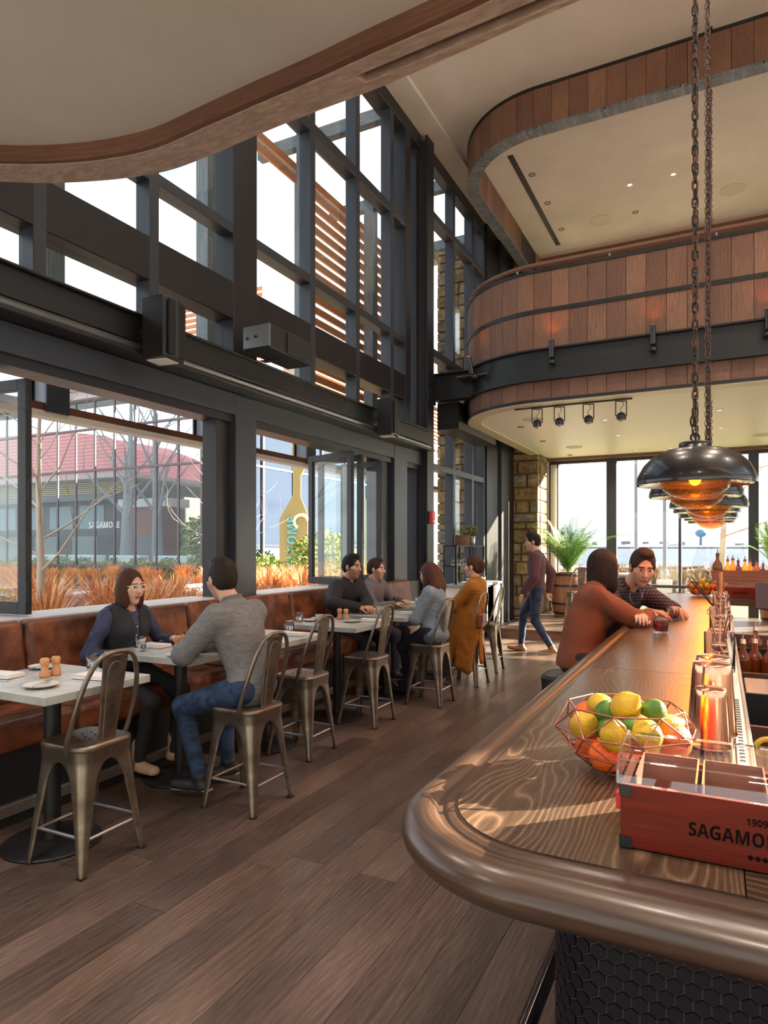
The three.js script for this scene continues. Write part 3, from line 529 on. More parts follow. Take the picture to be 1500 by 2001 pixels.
foldPanel(-4.92, -2.75, -4.10, -2.84, 'glass door panel folded open beside the unoccupied table');
foldPanel(-4.55, -6.89, -3.80, -6.65, 'glass door panel swung widest open, behind the man in the black jacket');
foldPanel(-4.58, -7.15, -3.86, -7.0, 'folded glass door panel behind the swung-out one');
foldPanel(-4.6, -7.75, -3.9, -7.6, 'innermost folded glass door panel against the far jamb');
// ---------- wall speakers and the heater-like box ----------
function wallSpeaker(z, label) {
  const t = thing('wall_speaker', label, 'speaker', [-3.75, 3.18, z], 0.15, 'black wall speakers');
  const body = EX([[-0.1, -0.09], [0.09, -0.12], [0.13, 0], [0.09, 0.12], [-0.1, 0.09]], 0.44, 0.008); body.rotateX(-Math.PI / 2); body.translate(0, -0.22, 0);
  part('cabinet', body, M.black, t); part('grille', B(0.012, 0.4, 0.2, 0.125, 0, 0), M.steel, t); part('bracket', RB(0.16, 0.05, 0.05, 0.01, -0.15, 0, 0), M.black, t);
  part('base_plate', B(0.17, 0.006, 0.15, 0.0, -0.232, 0), M.white, t);
}
wallSpeaker(-3.68, 'black wall speaker hung near the middle post above the windows');
wallSpeaker(-7.45, 'black wall speaker next to the flanged column');
{
  const t = thing('projector_box', 'grey and black box with open grille mounted on the steel beam', 'speaker', [-3.715, 3.44, -5.05], 0);
  part('shell', RBE(-0.16, 0.14, -0.11, 0.11, -0.42, 0.28, 0.01), M.black, t); part('grille', RBE(0.12, 0.16, -0.1, 0.1, -0.4, 0.02, 0.01), M.black, t);
  part('end_plate', RBE(-0.14, 0.15, -0.1, 0.1, 0.275, 0.3, 0.005), std([0.2, 0.21, 0.23], { roughness: 0.4, metalness: 0.6 }), t);
  part('knob', MG([SP(0.014, 0.0, 0.0, 0.305), SP(0.014, -0.09, -0.01, 0.305)]), M.black, t); part('foot', BE(-0.2, 0.05, -0.118, -0.105, -0.1, -0.04), M.steel, t);
}
{
  const t = thing('fire_alarm', 'red fire alarm strobe on a dark box beside the flanged column', 'alarm', [-3.93, 2.0, -9.3], 0);
  part('back_box', RBE(-0.07, -0.02, -0.08, 0.08, -0.06, 0.06, 0.005), M.black, t); part('housing', RBE(-0.02, 0.04, -0.1, 0.1, -0.06, 0.06, 0.015, 3), M.red, t); part('strobe_lens', RBE(0.035, 0.05, -0.08, -0.04, -0.03, 0.03, 0.004), M.white, t);
}
// ---------- lamps: recessed downlights, ceiling speakers, track heads, uplights ----------
const warm = 0xffead6;
const emit = (c, k) => new THREE.MeshStandardMaterial({ color: 0x000000, emissive: c, emissiveIntensity: k });
function downlight(x, y, z, label, group, I, lit = true, r = 0.055) {
  const t = thing('recessed_downlight', label, 'light', [x, y, z], 0, group);
  part('trim_ring', LA([[r, 0.004], [r, -0.004], [r * 0.78, -0.006], [r * 0.72, 0.0], [r * 0.68, 0.03], [r, 0.03]], 24), lit ? M.white : M.black, t);
  part('lamp', CY(r * 0.6, r * 0.6, 0.004, 0, lit ? -0.001 : 0.012, 0, 16), lit ? emit(warm, 1.5) : M.black, t);
  if (lit && I) { const l = new THREE.SpotLight(warm, I, 0, 1.1, 0.9, 2); l.position.set(0, -0.03, 0); l.target.position.set(0, -3, 0); l.castShadow = true; l.shadow.radius = 3; t.add(l, l.target); }
}
for (const [x, z, lit] of [[-2.95, -10.75, 0], [-2.97, -12.36, 0], [-1.61, -10.74, 1], [-1.62, -12.33, 1], [-1.55, -14.45, 1], [-0.88, -14.4, 1], [-2.9, -14.5, 0], [-0.02, -10.73, 1], [1.4, -10.73, 1], [0, -12.33, 1]]) downlight(x, 3.533, z, 'small recessed downlight in the soffit under the balcony', 'downlights under the balcony', 10, !!lit);
for (const [x, z, lit] of [[-2.74, -10.68, 0], [-2.72, -11.68, 0], [-2.71, -12.77, 0], [-1.36, -11.72, 1], [-0.69, -11.71, 1], [-1.38, -12.72, 0], [1.0, -11.7, 1]]) downlight(x * 1.03, 7.798, z * 1.03, 'small recessed downlight in the ceiling above the balcony', 'downlights above the balcony', 40, !!lit);
for (const [x, y, z, r] of [[-2.6, 3.533, -10.19, 0.16], [-2.59, 3.533, -13.38, 0.16], [0.66, 3.533, -13.43, 0.16], [-2.04, 7.798, -13.13, 0.2], [0.175, 7.798, -13.04, 0.2]]) {
  const t = thing('ceiling_speaker', y < 5 ? 'round flush ceiling speaker in the soffit under the balcony' : 'round flush ceiling speaker above the balcony', 'speaker', [x, y, z], 0, y < 5 ? 'ceiling speakers under the balcony' : 'ceiling speakers above the balcony');
  part('grille', CY(r * 0.92, r * 0.92, 0.008, 0, 0, 0, 32), std([0.5, 0.47, 0.4]), t); part('bezel', LA([[r * 0.92, -0.006], [r, -0.004], [r, 0.004], [r * 0.92, 0.004]], 32), std([0.55, 0.52, 0.44]), t);
}
// unseen low-ceiling lamps: pair over the warm-lit bar end, the rest added as fill
for (const [x, z, I] of [[-0.25, -0.75, 5], [0.35, -1.3, 9], [-2.6, -1.0, 8], [-1.4, -1.2, 5], [-2.4, 0.8, 10], [0.2, 0.9, 10], [2.4, -1.0, 10]]) downlight(x, 3.688, z, 'unseen recessed downlight in the low curved ceiling', 'downlights in the low ceiling', I, true, 0.07);
for (const [x, z, I] of [[-1.5, -4.3, 18], [-1.5, -6.8, 18], [1.5, -4.3, 30], [1.5, -6.8, 30], [4, -5.5, 30]]) downlight(x, 7.858, z, 'added fill downlight recessed high in the main ceiling', 'added fill downlights in the main ceiling', I, true, 0.09);  // out-of-view lamps added to raise the interior brightness
{
  const t = thing('track_light_rail', 'slim black lighting track fixed to the soffit under the balcony', 'track', [0, 3.5, -9.24]);
  part('rail', RBE(-2.62, -1.04, 0.0, 0.018, -0.02, 0.02, 0.004), M.black, t);
  for (const x of [-2.3, -1.99, -1.6, -1.18]) {
    const h = thing('track_spotlight', 'black ball spotlight hung on a square bracket from the lighting track', 'spotlight', [x, 3.5, -9.24], 0.4, 'ball spotlights on the track');
    part('bracket', MG([B(0.012, 0.2, 0.012, -0.07, -0.11, 0), B(0.012, 0.2, 0.012, 0.07, -0.11, 0), B(0.15, 0.012, 0.012, 0, -0.012, 0)]), M.black, h);
    part('cable', TUBE([[0, -0.01, 0], [0.03, -0.06, 0.01], [-0.01, -0.12, 0.0], [0.02, -0.17, 0]], 0.004, 16, 6), M.black, h);
    const bl = part('lamp_ball', SP(0.062, 0, -0.22, 0, 1, 1, 1, 20), M.blackGloss, h); part('lens_rim', CY(0.05, 0.054, 0.05, 0, -0.25, 0.045, 20), M.blackGloss, bl);
  }
}
for (const [x, z, tilt] of [[-2.015, -8.9, 0], [-0.756, -8.9, 0], [0.49, -8.9, 0], [-3.19, -9.15, 0.25]]) {
  const t = thing('uplight', tilt ? 'black cylinder uplight leaning out at the curved end of the balcony beam' : 'upright black cylinder uplight on the straight balcony beam', 'wall light', [x, 4.03, z], tilt ? -0.7 : 0, tilt ? undefined : 'uplights on the straight balcony beam');
  part('ball_mount', MG([SP(0.045, 0, 0, 0.0), CY(0.03, 0.03, 0.05, 0, 0, -0.035, 12).rotateX(0)]), M.blackGloss, t);
  const tube = CY(0.036, 0.036, 0.24, 0, 0.17, 0.03, 18); if (tilt) tube.rotateX(tilt); part('tube', tube, M.blackGloss, t);
  const lamp = CY(0.028, 0.028, 0.004, 0, 0.292, 0.03, 14); if (tilt) lamp.rotateX(tilt); part('lamp', lamp, emit(0xff9a4a, 2), t);
  const l = new THREE.SpotLight(0xff8a40, 0.4, 0, 0.9, 0.8, 2); l.position.set(0, 0.31, tilt ? 0.1 : 0.03); l.target.position.set(0, 1.3, -0.1); l.castShadow = true; t.add(l, l.target);
}
// ---------- pendants over the bar ----------
{
  const linkG = (() => { const pts = []; for (let i = 0; i < 16; i++) { const a = i / 16 * Math.PI * 2; pts.push([Math.cos(a) * 0.0135, Math.sin(a) * 0.0135 + Math.sign(Math.sin(a)) * 0.014, 0]); } return TUBE(pts, 0.0042, 20, 5, true); })();
  const shadeG = LA([[0.285, 0], [0.288, 0.012], [0.285, 0.035], [0.275, 0.06], [0.25, 0.105], [0.205, 0.15], [0.14, 0.18], [0.078, 0.19], [0.078, 0.215], [0.07, 0.222], [0, 0.222], [0, 0.215], [0.07, 0.185], [0.135, 0.172], [0.198, 0.143], [0.242, 0.1], [0.266, 0.058], [0.276, 0.03], [0.276, 0]], 48);
  const bowlP = []; for (let i = 0; i <= 14; i++) { const a = i / 14; bowlP.push([0.168 * Math.cos(a * Math.PI / 2) + (i === 14 ? 0 : 0), -0.085 * Math.sin(a * Math.PI / 2) + 0.012]); }
  const rip = (k) => { const g = LA(bowlP, 48), P = g.attributes.position; for (let i = 0; i < P.count; i++) { const x = P.getX(i), y = P.getY(i), z = P.getZ(i), n = 1 + k * (fbm(x * 22 + 40, z * 22 + y * 60 + 40, 512, 512, 3, 5) - 0.5); P.setXYZ(i, x * n, y * (0.9 + 0.2 * n), z * n); } g.computeVertexNormals(); return g; };
  const amber = phy([1.0, 0.58, 0.1], { transmission: 1, roughness: 0.04, thickness: 0, ior: 1.5, bumpMap: bumpTex(256, 12, 4, 140, [3, 2]), bumpScale: 0.01 });
  const clearRim = phy([0.97, 0.95, 0.93], { transmission: 1, roughness: 0.02, thickness: 0, ior: 1.5 });
  const rust = std([0.16, 0.075, 0.05], { roughness: 0.55, metalness: 0.5 });
  for (let k = 0; k < 7; k++) {
    const z = -3.8 - k * 1.03, t = thing('pendant_lamp', ['first', 'second', 'third', 'fourth', 'fifth', 'sixth', 'last'][k] + ' black domed pendant with amber glass bowl, counted from the shaker tins', 'pendant', [-0.12 + (k === 1 ? -0.03 : k === 2 ? 0.03 : 0), 1.875 + [0, 0.005, -0.01, 0, -0.01, 0, 0][k], z], k, 'pendants over the bar');
    part('shade', shadeG, M.blackGloss, t);
    part('reflector', LA([[0.275, 0.004], [0.2, 0.014], [0.168, 0.02], [0.168, 0.014], [0.2, 0.008], [0.275, 0.0]], 40), clearRim, t);
    part('amber_bowl', rip(0.1), amber, t);
    part('bulb', SP(0.03, 0, 0.03, 0, 1, 1.2, 1), emit(0xffb060, 4), t);
    const l = new THREE.PointLight(0xffb060, 1.3, 0, 2); l.position.set(0, 0.03, 0); l.castShadow = true; t.add(l);
    part('hanger_ring', mv(new THREE.TorusGeometry(0.022, 0.006, 8, 20), 0, 0.245, 0, 0.5), M.black, t);
    const n = Math.ceil((7.86 - 2.15) / 0.045), list = [];
    for (let i = 0; i < n; i++) {
      const y = 0.285 + i * 0.0455; if (y + 1.875 > 7.84) break;
      const M4 = (g) => { g.rotateY((i % 2) * Math.PI / 2 + 0.4); g.translate(0, y, 0); return g; };
      if (k < 2) { const m = part('chain_link', linkG, i % 3 === 1 ? rust : M.black, t, [0, y, 0]); m.rotation.y = (i % 2) * Math.PI / 2 + 0.4; }
      else list.push(M4(linkG.clone()));
    }
    if (list.length) part('chain', MG(list), k % 2 ? rust : M.black, t).userData.kind = 'stuff';
    part('loose_link', TUBE([[-0.012, 0.3, 0.012], [-0.02, 0.33, 0.02], [-0.012, 0.355, 0.015], [-0.004, 0.33, 0.01]], 0.0055, 20, 6, true), M.black, t);
    part('ceiling_hook', CY(0.03, 0.03, 0.02, 0, 7.85 - t.position.y, 0, 16), M.black, t);
    // slack copper flex woven along the chain
    const fx = []; for (let i = 0; i <= 40; i++) fx.push([Math.cos(i * 2.1) * 0.012, 0.26 + i * 0.142, Math.sin(i * 2.1) * 0.012]); part('flex', TUBE(fx, 0.0035, 160, 5), rust, t);
  }
}
// ---------- bar ----------
const BT = 1.07;
function edgePath() { // outer edge of the counter in plan: far end, long side, rounded corner, near side
  const p = []; const arc = (cx, cz, r, a0, a1, n) => { for (let i = 0; i <= n; i++) { const a = lerp(a0, a1, i / n); p.push([cx + r * Math.cos(a), cz + r * Math.sin(a)]); } };
  p.push([3.2, -7.62]); p.push([0.0, -7.62]); arc(-0.335, -7.4, 0.22, -Math.PI / 2, -Math.PI, 8); for (let z = -7; z < -1.3; z += 0.4) p.push([-0.555, z]); arc(-0.255, -1.23, 0.3, Math.PI, Math.PI / 2, 16); for (let x = 0; x < 3.3; x += 0.4) p.push([x, -0.93]);
  return p;
}
function sweepProfile(path, prof, uvs = 1) {
  const n = path.length, nor = []; const d = (a, b) => { const x = b[0] - a[0], z = b[1] - a[1], l = Math.hypot(x, z) || 1; return [x / l, z / l]; };
  let s = 0; const S = [0];
  for (let i = 0; i < n; i++) { const a = d(path[Math.max(0, i - 1)], path[Math.min(n - 1, Math.max(0, i - 1) + 1)]), b = d(path[Math.min(i, n - 2)], path[Math.min(i, n - 2) + 1]); let nx = -(a[1] + b[1]), nz = a[0] + b[0]; const l = Math.hypot(nx, nz); nx /= l; nz /= l; const c = nx * -a[1] + nz * a[0]; nor.push([nx / c, nz / c]); if (i) { s += Math.hypot(path[i][0] - path[i - 1][0], path[i][1] - path[i - 1][1]); S.push(s); } }
  return GRID(n - 1, prof.length - 1, (u, v) => { const i = Math.round(u * (n - 1)), j = Math.round(v * (prof.length - 1)), p = path[i], q = nor[i]; let L = 0; for (let k = 0; k < j; k++) L += Math.hypot(prof[k + 1][0] - prof[k][0], prof[k + 1][1] - prof[k][1]); return [p[0] + q[0] * prof[j][0], prof[j][1], p[1] + q[1] * prof[j][0], S[i] * uvs, L * uvs]; });
}
{
  const b = thing('bar_counter', 'long polished timber bar counter with rounded end and black hexagon tiled base', 'bar', [0, 0, 0]);
  const path = edgePath();
  const prof = [[-0.11, 1.066], [-0.088, 1.0675], [-0.084, 1.0635], [-0.07, 1.0625], [-0.064, 1.068], [-0.05, 1.0725], [-0.032, 1.071], [-0.014, 1.062], [-0.003, 1.047], [0, 1.034], [-0.003, 1.02], [-0.013, 1.008], [-0.03, 1.0], [-0.06, 0.997], [-0.11, 0.997]];
  part('edge_moulding', sweepProfile(path, prof), M.barEdge, b);
  // top boards
  const board = (pts, long, ox, oy) => { const g = EX(pts.map(([x, z]) => [x, -z]), 0.07); g.rotateX(-Math.PI / 2); g.translate(0, 1.0, 0); part('top_board', uvm(g, long, ox, oy), M.bar, b); };
  const X0 = -0.45, X1 = 0.03;
  board([[X0, -2.742], [X1, -2.742], [X1, -4.598], [X0, -4.598]], 'z', 1.1, 0.3); board([[X0, -4.602], [X1, -4.602], [X1, -6.4], [X0, -6.4]], 'z', 4.4, 0.9);
  board([[X0, -6.404], [X1, -6.404], [X1, -6.998], [3.2, -6.998], [3.2, -7.515], [0, -7.515], [-0.335, -7.515], [X0, -7.4]], 'z', 7.3, 0.2);
  const cr = []; for (let i = 0; i <= 10; i++) { const a = Math.PI - i / 10 * Math.PI / 2; cr.push([-0.255 + 0.195 * Math.cos(a), -1.23 + 0.195 * Math.sin(a)]); }
  board([[X0, -2.738], [X0, -1.4485], ...cr, [X1, -1.035], [X1, -2.738]], 'z', 2.7, 0.62); board([[X1 + 0.002, -1.035], [3.2, -1.035], [3.2, -1.4485], [X1 + 0.002, -1.4485]], 'x', 0.4, 0.15);
  // base and tiles
  const bp = []; for (let z = -7; z < -1.3; z += 0.3) bp.push([-0.27, z]); const bcz = -1.25, bcx = -0.17, br = 0.1; for (let i = 0; i <= 10; i++) { const a = Math.PI - i / 10 * Math.PI / 2; bp.push([bcx + br * Math.cos(a), bcz + br * Math.sin(a)]); } bp.push([3, -1.15]);
  part('base_wall', sweepProfile(bp, [[-0.06, 0.997], [0, 0.997], [0, 0.02], [-0.06, 0.02]]), M.grout, b);
  part('underside', BE(-0.28, 3, 0.98, 0.998, -1.0, -1.45), M.bar, b); part('underside', BE(-0.52, 0.03, 0.98, 0.998, -1.45, -7.5), M.bar, b);
  // 25 mm hexagon tiles, laid along the base path
  const LS = 5.72, arcL = br * Math.PI / 2; // path position s: 0 at corner start
  const at = (s) => { if (s < 0) return [-0.27, bcz + s, Math.PI * 1.5]; if (s < arcL) { const a = Math.PI - s / br; return [bcx + br * Math.cos(a), bcz + br * Math.sin(a), Math.atan2(Math.cos(a), Math.sin(a))]; } return [bcx + (s - arcL), -1.15, 0]; };
  const R = 0.0137, hex = []; for (let i = 0; i < 6; i++) { const a = Math.PI / 6 + i * Math.PI / 3; hex.push([Math.cos(a) * R, Math.sin(a) * R]); }
  const hg = EX(hex, 0.004); const PX = 0.0262, PY = PX * 0.866; const rest = [];
  let near = 0;
  for (let r = 0; r < 42; r++) for (let c = -34; c < 60; c++) {
    const s = (c + (r % 2) * 0.5) * PX, y = 0.985 - r * PY; if (y < 0.05) continue; const [x, z, a] = at(s);
    if (r < 15 && s > -0.05 && s < 0.47 && near < 299) { near++; const m = part('hexagon_tile', hg, M.tileBlack, b, [x, y, z]); m.rotation.y = a; }
    else if (!(r < 15 && s > -0.05 && s < 0.47)) { const g = hg.clone(); g.rotateY(a); g.translate(x, y, z); rest.push(g); }
  }
  part('further_tiles', MG(rest), M.tileBlack, b).userData.kind = 'stuff';
  part('foot_rail', TUBE([[-0.47, 0.2, -7.2], [-0.47, 0.2, -4], [-0.47, 0.2, -1.4], [-0.4, 0.2, -1.0], [-0.2, 0.2, -0.93], [2.5, 0.2, -0.93]], 0.026, 80, 12), std([0.12, 0.11, 0.11], { roughness: 0.18, metalness: 1 }), b);
  for (let z = -1.6; z > -7; z -= 1.1) part('rail_bracket', MG([BAR([-0.47, 0.2, z], [-0.28, 0.2, z], 0.012), BAR([-0.47, 0.2, z], [-0.47, 0.0, z], 0.014)]), M.steel, b);
  part('inner_wall', BE(-0.2, 0.02, 0, 0.998, -1.45, -7.0), M.black, b);
}
// under-bar station
{
  const s = thing('underbar_station', 'dark steel working station with bins behind the bar counter', 'bar station', [0, 0, 0]);
  const br = std([0.20, 0.10, 0.075], { roughness: 0.35, metalness: 0.6 });
  part('ledge', RBE(0.034, 0.062, 0.93, 1.05, -1.5, -6.9, 0.004), M.white, s);
  part('ledge_lip', RBE(0.062, 0.072, 0.9, 1.055, -1.5, -6.9, 0.002), M.alu, s);
  for (let i = 0; i < 24; i++) part('drain_slot', BE(0.04, 0.052, 1.0495, 1.0515, -1.75 - i * 0.03, -1.762 - i * 0.03), M.black, s);
  part('well_floor', BE(0.07, 0.9, 0.5, 0.55, -1.5, -6.9), M.black, s); part('well_back', BE(0.9, 0.95, 0, 0.9, -1.5, -6.9), M.black, s);
  for (const [z, y, m] of [[-1.9, 0.86, br], [-2.05, 0.93, M.steel], [-2.75, 0.9, br], [-3.1, 0.95, M.steel], [-3.9, 0.9, br], [-4.7, 0.92, M.steel], [-5.6, 0.9, br]]) part('divider', RBE(0.075, 0.85, 0.55, y, z, z - 0.015, 0.003), m, s);
  for (const z of [-1.92, -2.8, -3.3]) part('shelf', RBE(0.075, 0.85, 0.76, 0.78, z, z - 0.35, 0.003), M.steel, s);
  part('sink_rim', RBE(0.1, 0.7, 0.88, 0.9, -3.15, -3.75, 0.005), M.alu, s);
}
// rubber mat with pegs
{
  const t = thing('bar_mat', 'black rubber peg mat along the inner edge of the bar', 'mat', [-0.02, BT + 0.001, -2.05]);
  part('base', RBE(-0.045, 0.045, 0, 0.004, -0.75, 0.55, 0.002), M.black, t);
  const g = []; for (let i = 0; i < 7; i++) for (let j = 0; j < 90; j++) g.push(CY(0.003, 0.0025, 0.006, -0.038 + i * 0.0127, 0.007, 0.54 - j * 0.0143, 5)); part('pegs', MG(g), M.black, t).userData.kind = 'stuff';
}
// ---------- fruit bowls ----------
const orangeM = phy(0xffffff, { map: noiseTex(128, [0.80, 0.30, 0.03], [0.88, 0.40, 0.06], 5, 3, 150), bumpMap: bumpTex(128, 40, 2, 151, [2, 2]), bumpScale: 0.0012, roughness: 0.4 });
const lemonM = phy(0xffffff, { map: noiseTex(128, [0.68, 0.54, 0.08], [0.80, 0.67, 0.16], 5, 3, 152), bumpMap: bumpTex(128, 36, 2, 153, [2, 2]), bumpScale: 0.0012, roughness: 0.42 });
const limeM = phy(0xffffff, { map: noiseTex(128, [0.14, 0.33, 0.06], [0.38, 0.52, 0.12], 4, 3, 154), bumpMap: bumpTex(128, 36, 2, 155, [2, 2]), bumpScale: 0.001, roughness: 0.4 });
function fruitGeo(kind) {
  const r = kind === 'orange' ? 0.036 : kind === 'lemon' ? 0.029 : 0.0255, el = kind === 'orange' ? 0.96 : kind === 'lemon' ? 1.22 : 1.1, tip = kind === 'lemon' ? 0.26 : kind === 'lime' ? 0.1 : -0.05;
  const g = SP(r, 0, 0, 0, 1, 1, 1, 24), P = g.attributes.position;
  for (let i = 0; i < P.count; i++) { const y = P.getY(i) / r, k = Math.pow(Math.abs(y), 10) * tip; P.setY(i, r * (y * el + Math.sign(y) * k)); const f = 1 + 0.02 * Math.sin(P.getX(i) * 180) * Math.cos(P.getZ(i) * 150); P.setX(i, P.getX(i) * f * (1 - (kind === 'lemon' ? 0.25 : 0.1) * Math.pow(Math.abs(y), 6))); P.setZ(i, P.getZ(i) * f * (1 - (kind === 'lemon' ? 0.25 : 0.1) * Math.pow(Math.abs(y), 6))); }
  g.computeVertexNormals(); return g;
}
const FG = { orange: fruitGeo('orange'), lemon: fruitGeo('lemon'), lime: fruitGeo('lime') }, FM = { orange: orangeM, lemon: lemonM, lime: limeM };
function fruitBowl(x, z, where, k = 1) {
  const t = thing('wire_fruit_bowl', 'copper wire geodesic bowl ' + where, 'bowl', [x, BT + 0.004, z], 0.35); t.scale.setScalar(k);
  const rings = [[0.068, 0.003, 8, 0], [0.118, 0.042, 8, 0.5], [0.146, 0.088, 8, 0], [0.118, 0.135, 8, 0.5]], pt = (r, i) => { const [R, y, n, o] = rings[r], a = (i + o) / n * Math.PI * 2; return [R * Math.cos(a), y, R * Math.sin(a)]; };
  for (let r = 0; r < 4; r++) for (let i = 0; i < 8; i++) {
    part('wire', BAR(pt(r, i), pt(r, i + 1), 0.0019, 6), M.copperWire, t);
    if (r < 3) { part('wire', BAR(pt(r, i), pt(r + 1, i), 0.0017, 6), M.copperWire, t); part('wire', BAR(pt(r, i), pt(r + 1, i + (rings[r][3] ? 1 : -1)), 0.0017, 6), M.copperWire, t); }
  }
  const F = [['orange', 0.0, 0.04, 0.065, 0], ['orange', 0.066, 0.042, 0.02, 1], ['orange', -0.062, 0.042, 0.03, 2], ['orange', 0.035, 0.04, -0.06, 1], ['orange', -0.045, 0.042, -0.05, 0], ['orange', 0.0, 0.038, 0.0, 0], ['orange', -0.103, 0.086, -0.012, 1], ['orange', 0.108, 0.083, -0.01, 1], ['lemon', -0.058, 0.09, 0.062, 0.5], ['lemon', 0.028, 0.09, 0.078, 0.2], ['lemon', 0.085, 0.098, 0.05, 1.2], ['lime', -0.008, 0.085, 0.045, 1.4], ['lime', -0.03, 0.115, 0.022, 0.8], ['lime', 0.045, 0.1, 0.03, 1.5], ['lemon', -0.065, 0.118, -0.01, 0.9], ['lemon', 0.012, 0.138, 0.015, 1.5], ['lime', -0.02, 0.125, -0.04, 1.1], ['lime', 0.05, 0.128, -0.03, 0.4], ['lemon', -0.045, 0.11, -0.055, 1.0], ['lemon', 0.06, 0.09, -0.06, 1.4], ['lime', -0.092, 0.105, -0.045, 0.3]];
  for (const [n, a, y, c, tl] of F) { const ca = Math.cos(-0.46), sa = Math.sin(-0.46); const m = solo(n, FG[n], FM[n], { orange: 'orange', lemon: 'yellow lemon', lime: 'green lime' }[n] + ' in the copper wire bowl ' + where, 'fruit', n + 's in the bowl ' + where); m.position.set(x + (a * ca + c * sa) * k, BT + 0.004 + y * k, z + (-a * sa + c * ca) * k); m.scale.setScalar(k); m.rotation.set(tl, a * 60, tl * 1.3); }
}
fruitBowl(-0.185, -1.50, 'at the rounded end of the bar');
fruitBowl(-0.17, -7.22, 'by the wooden bottle trough', 1.0);
// ---------- garnish boxes ----------
import { FontLoader } from 'three/addons/loaders/FontLoader.js';
import { TextGeometry } from 'three/addons/geometries/TextGeometry.js';
const font = await new FontLoader().loadAsync('fonts/droid/droid_sans_bold.typeface.json');
const textG = (s, size, sx = 1, depth = 0.0006) => { const g = new TextGeometry(s, { font, size, depth, curveSegments: 4, bevelEnabled: false }); g.scale(sx, 1, 1); return g; };
const redWood = tint([0.62, 0.105, 0.05], pw1, pb1, { roughness: 0.5, specularIntensity: 0.5 });
const acrylic = phy([0.98, 0.985, 0.985], { transmission: 1, roughness: 0.015, thickness: 0, ior: 1.9 });
function garnishBox(x, z, label, detail) {
  const t = thing('garnish_box', label, 'garnish box', [x, BT + 0.003, z]);
  const W = 0.42, D = 0.17, H = 0.098;
  part('front_board', uvm(BE(0, W, 0, H, 0, -0.012), 'x', 0.3, 0.1), redWood, t); part('back_board', uvm(BE(0, W, 0, H, -D, -D + 0.012), 'x'), redWood, t);
  part('end_board', uvm(BE(0, 0.012, 0, H, -0.012, -D + 0.012), 'z'), redWood, t); part('end_board', uvm(BE(W - 0.012, W, 0, H, -0.012, -D + 0.012), 'z'), redWood, t); part('bottom', BE(0.012, W - 0.012, 0.004, 0.012, -0.012, -D + 0.012), M.black, t);
  for (const [cx, cy] of [[0, 0], [0, H], [W, 0], [W, H]]) part('corner_brace', MG([B(0.018, 0.018, 0.002, cx + (cx ? -0.008 : 0.008), cy + (cy ? -0.008 : 0.008), 0.0012), B(0.002, 0.018, 0.03, cx + (cx ? 0.0012 : -0.0012), cy + (cy ? -0.008 : 0.008), -0.014)]), M.steel, t);
  part('side_clip', RB(0.012, 0.03, 0.02, 0.004, -0.006, 0.06, -0.04), M.red, t);
  for (let i = 0; i < 4; i++) { const c = 0.065 + i * 0.0965; const tub = part('tub', MG([BE(c - 0.043, c + 0.043, 0.03, 0.033, -0.02, -D + 0.02), BE(c - 0.045, c - 0.0425, 0.03, H + 0.012, -0.02, -D + 0.02), BE(c + 0.0425, c + 0.045, 0.03, H + 0.012, -0.02, -D + 0.02), BE(c - 0.045, c + 0.045, 0.03, H + 0.012, -D + 0.02, -D + 0.0175)]), std([0.30, 0.13, 0.10], { roughness: 0.25 }), t); if (detail && i < 2) part('garnish', MG([SP(0.011, c + 0.005, 0.045, -0.05), SP(0.011, c - 0.012, 0.045, -0.06), SP(0.012, c - 0.002, 0.05, -0.075)]), i ? M.blackGloss : std([0.3, 0.24, 0.08], { roughness: 0.3 }), tub); }
  // clear lid with rolled front edge
  const pr = [[0, 0], [0.006, 0.02], [0.014, 0.034], [0.028, 0.042], [0.05, 0.045], [0.12, 0.047], [0.155, 0.045], [0.168, 0.03], [0.17, 0]];
  part('lid', GRID(1, 8, (u, v) => { const q = pr[Math.round(v * 8)]; return [-0.004 + u * (W + 0.008), H + 0.002 + q[1], 0.002 - q[0]]; }), acrylic, t);
  part('lid_end', (() => { const g = EX(pr.map((q) => [q[0], q[1]]), 0.003); g.rotateY(Math.PI / 2); g.translate(-0.0055, H + 0.002, 0.002); return g; })(), acrylic, t);
  part('lid_edge', MG([BAR([-0.004, H + 0.003, 0.003], [W + 0.004, H + 0.003, 0.003], 0.0022), BAR([-0.004, H + 0.036, -0.013], [W + 0.004, H + 0.036, -0.013], 0.0024), TUBE(pr.map((q) => [-0.005, H + 0.002 + q[1], 0.002 - q[0]]), 0.0022, 20, 6)]), acrylic, t);
  const tx = []; tx.push(mv(textG('SAGAMORE', 0.0205, 0.86), 0.098, 0.036, 0.0002)); tx.push(mv(textG('1909', 0.0105, 0.9), 0.176, 0.066, 0.0002)); for (let i = 0; i < 4; i++) tx.push(B(0.0062, 0.0062, 0.0006, 0.182 + i * 0.0095, 0.0185, 0.0004, 0, 0, Math.PI / 4));
  part('lettering', MG(tx), M.ink, t);
}
garnishBox(-0.143, -1.113, 'red stained wooden garnish box with clear lid and stamped lettering near the fruit bowl', true);
garnishBox(0.0, -7.02, 'red stained garnish box with clear lid in front of the bottle trough', false);
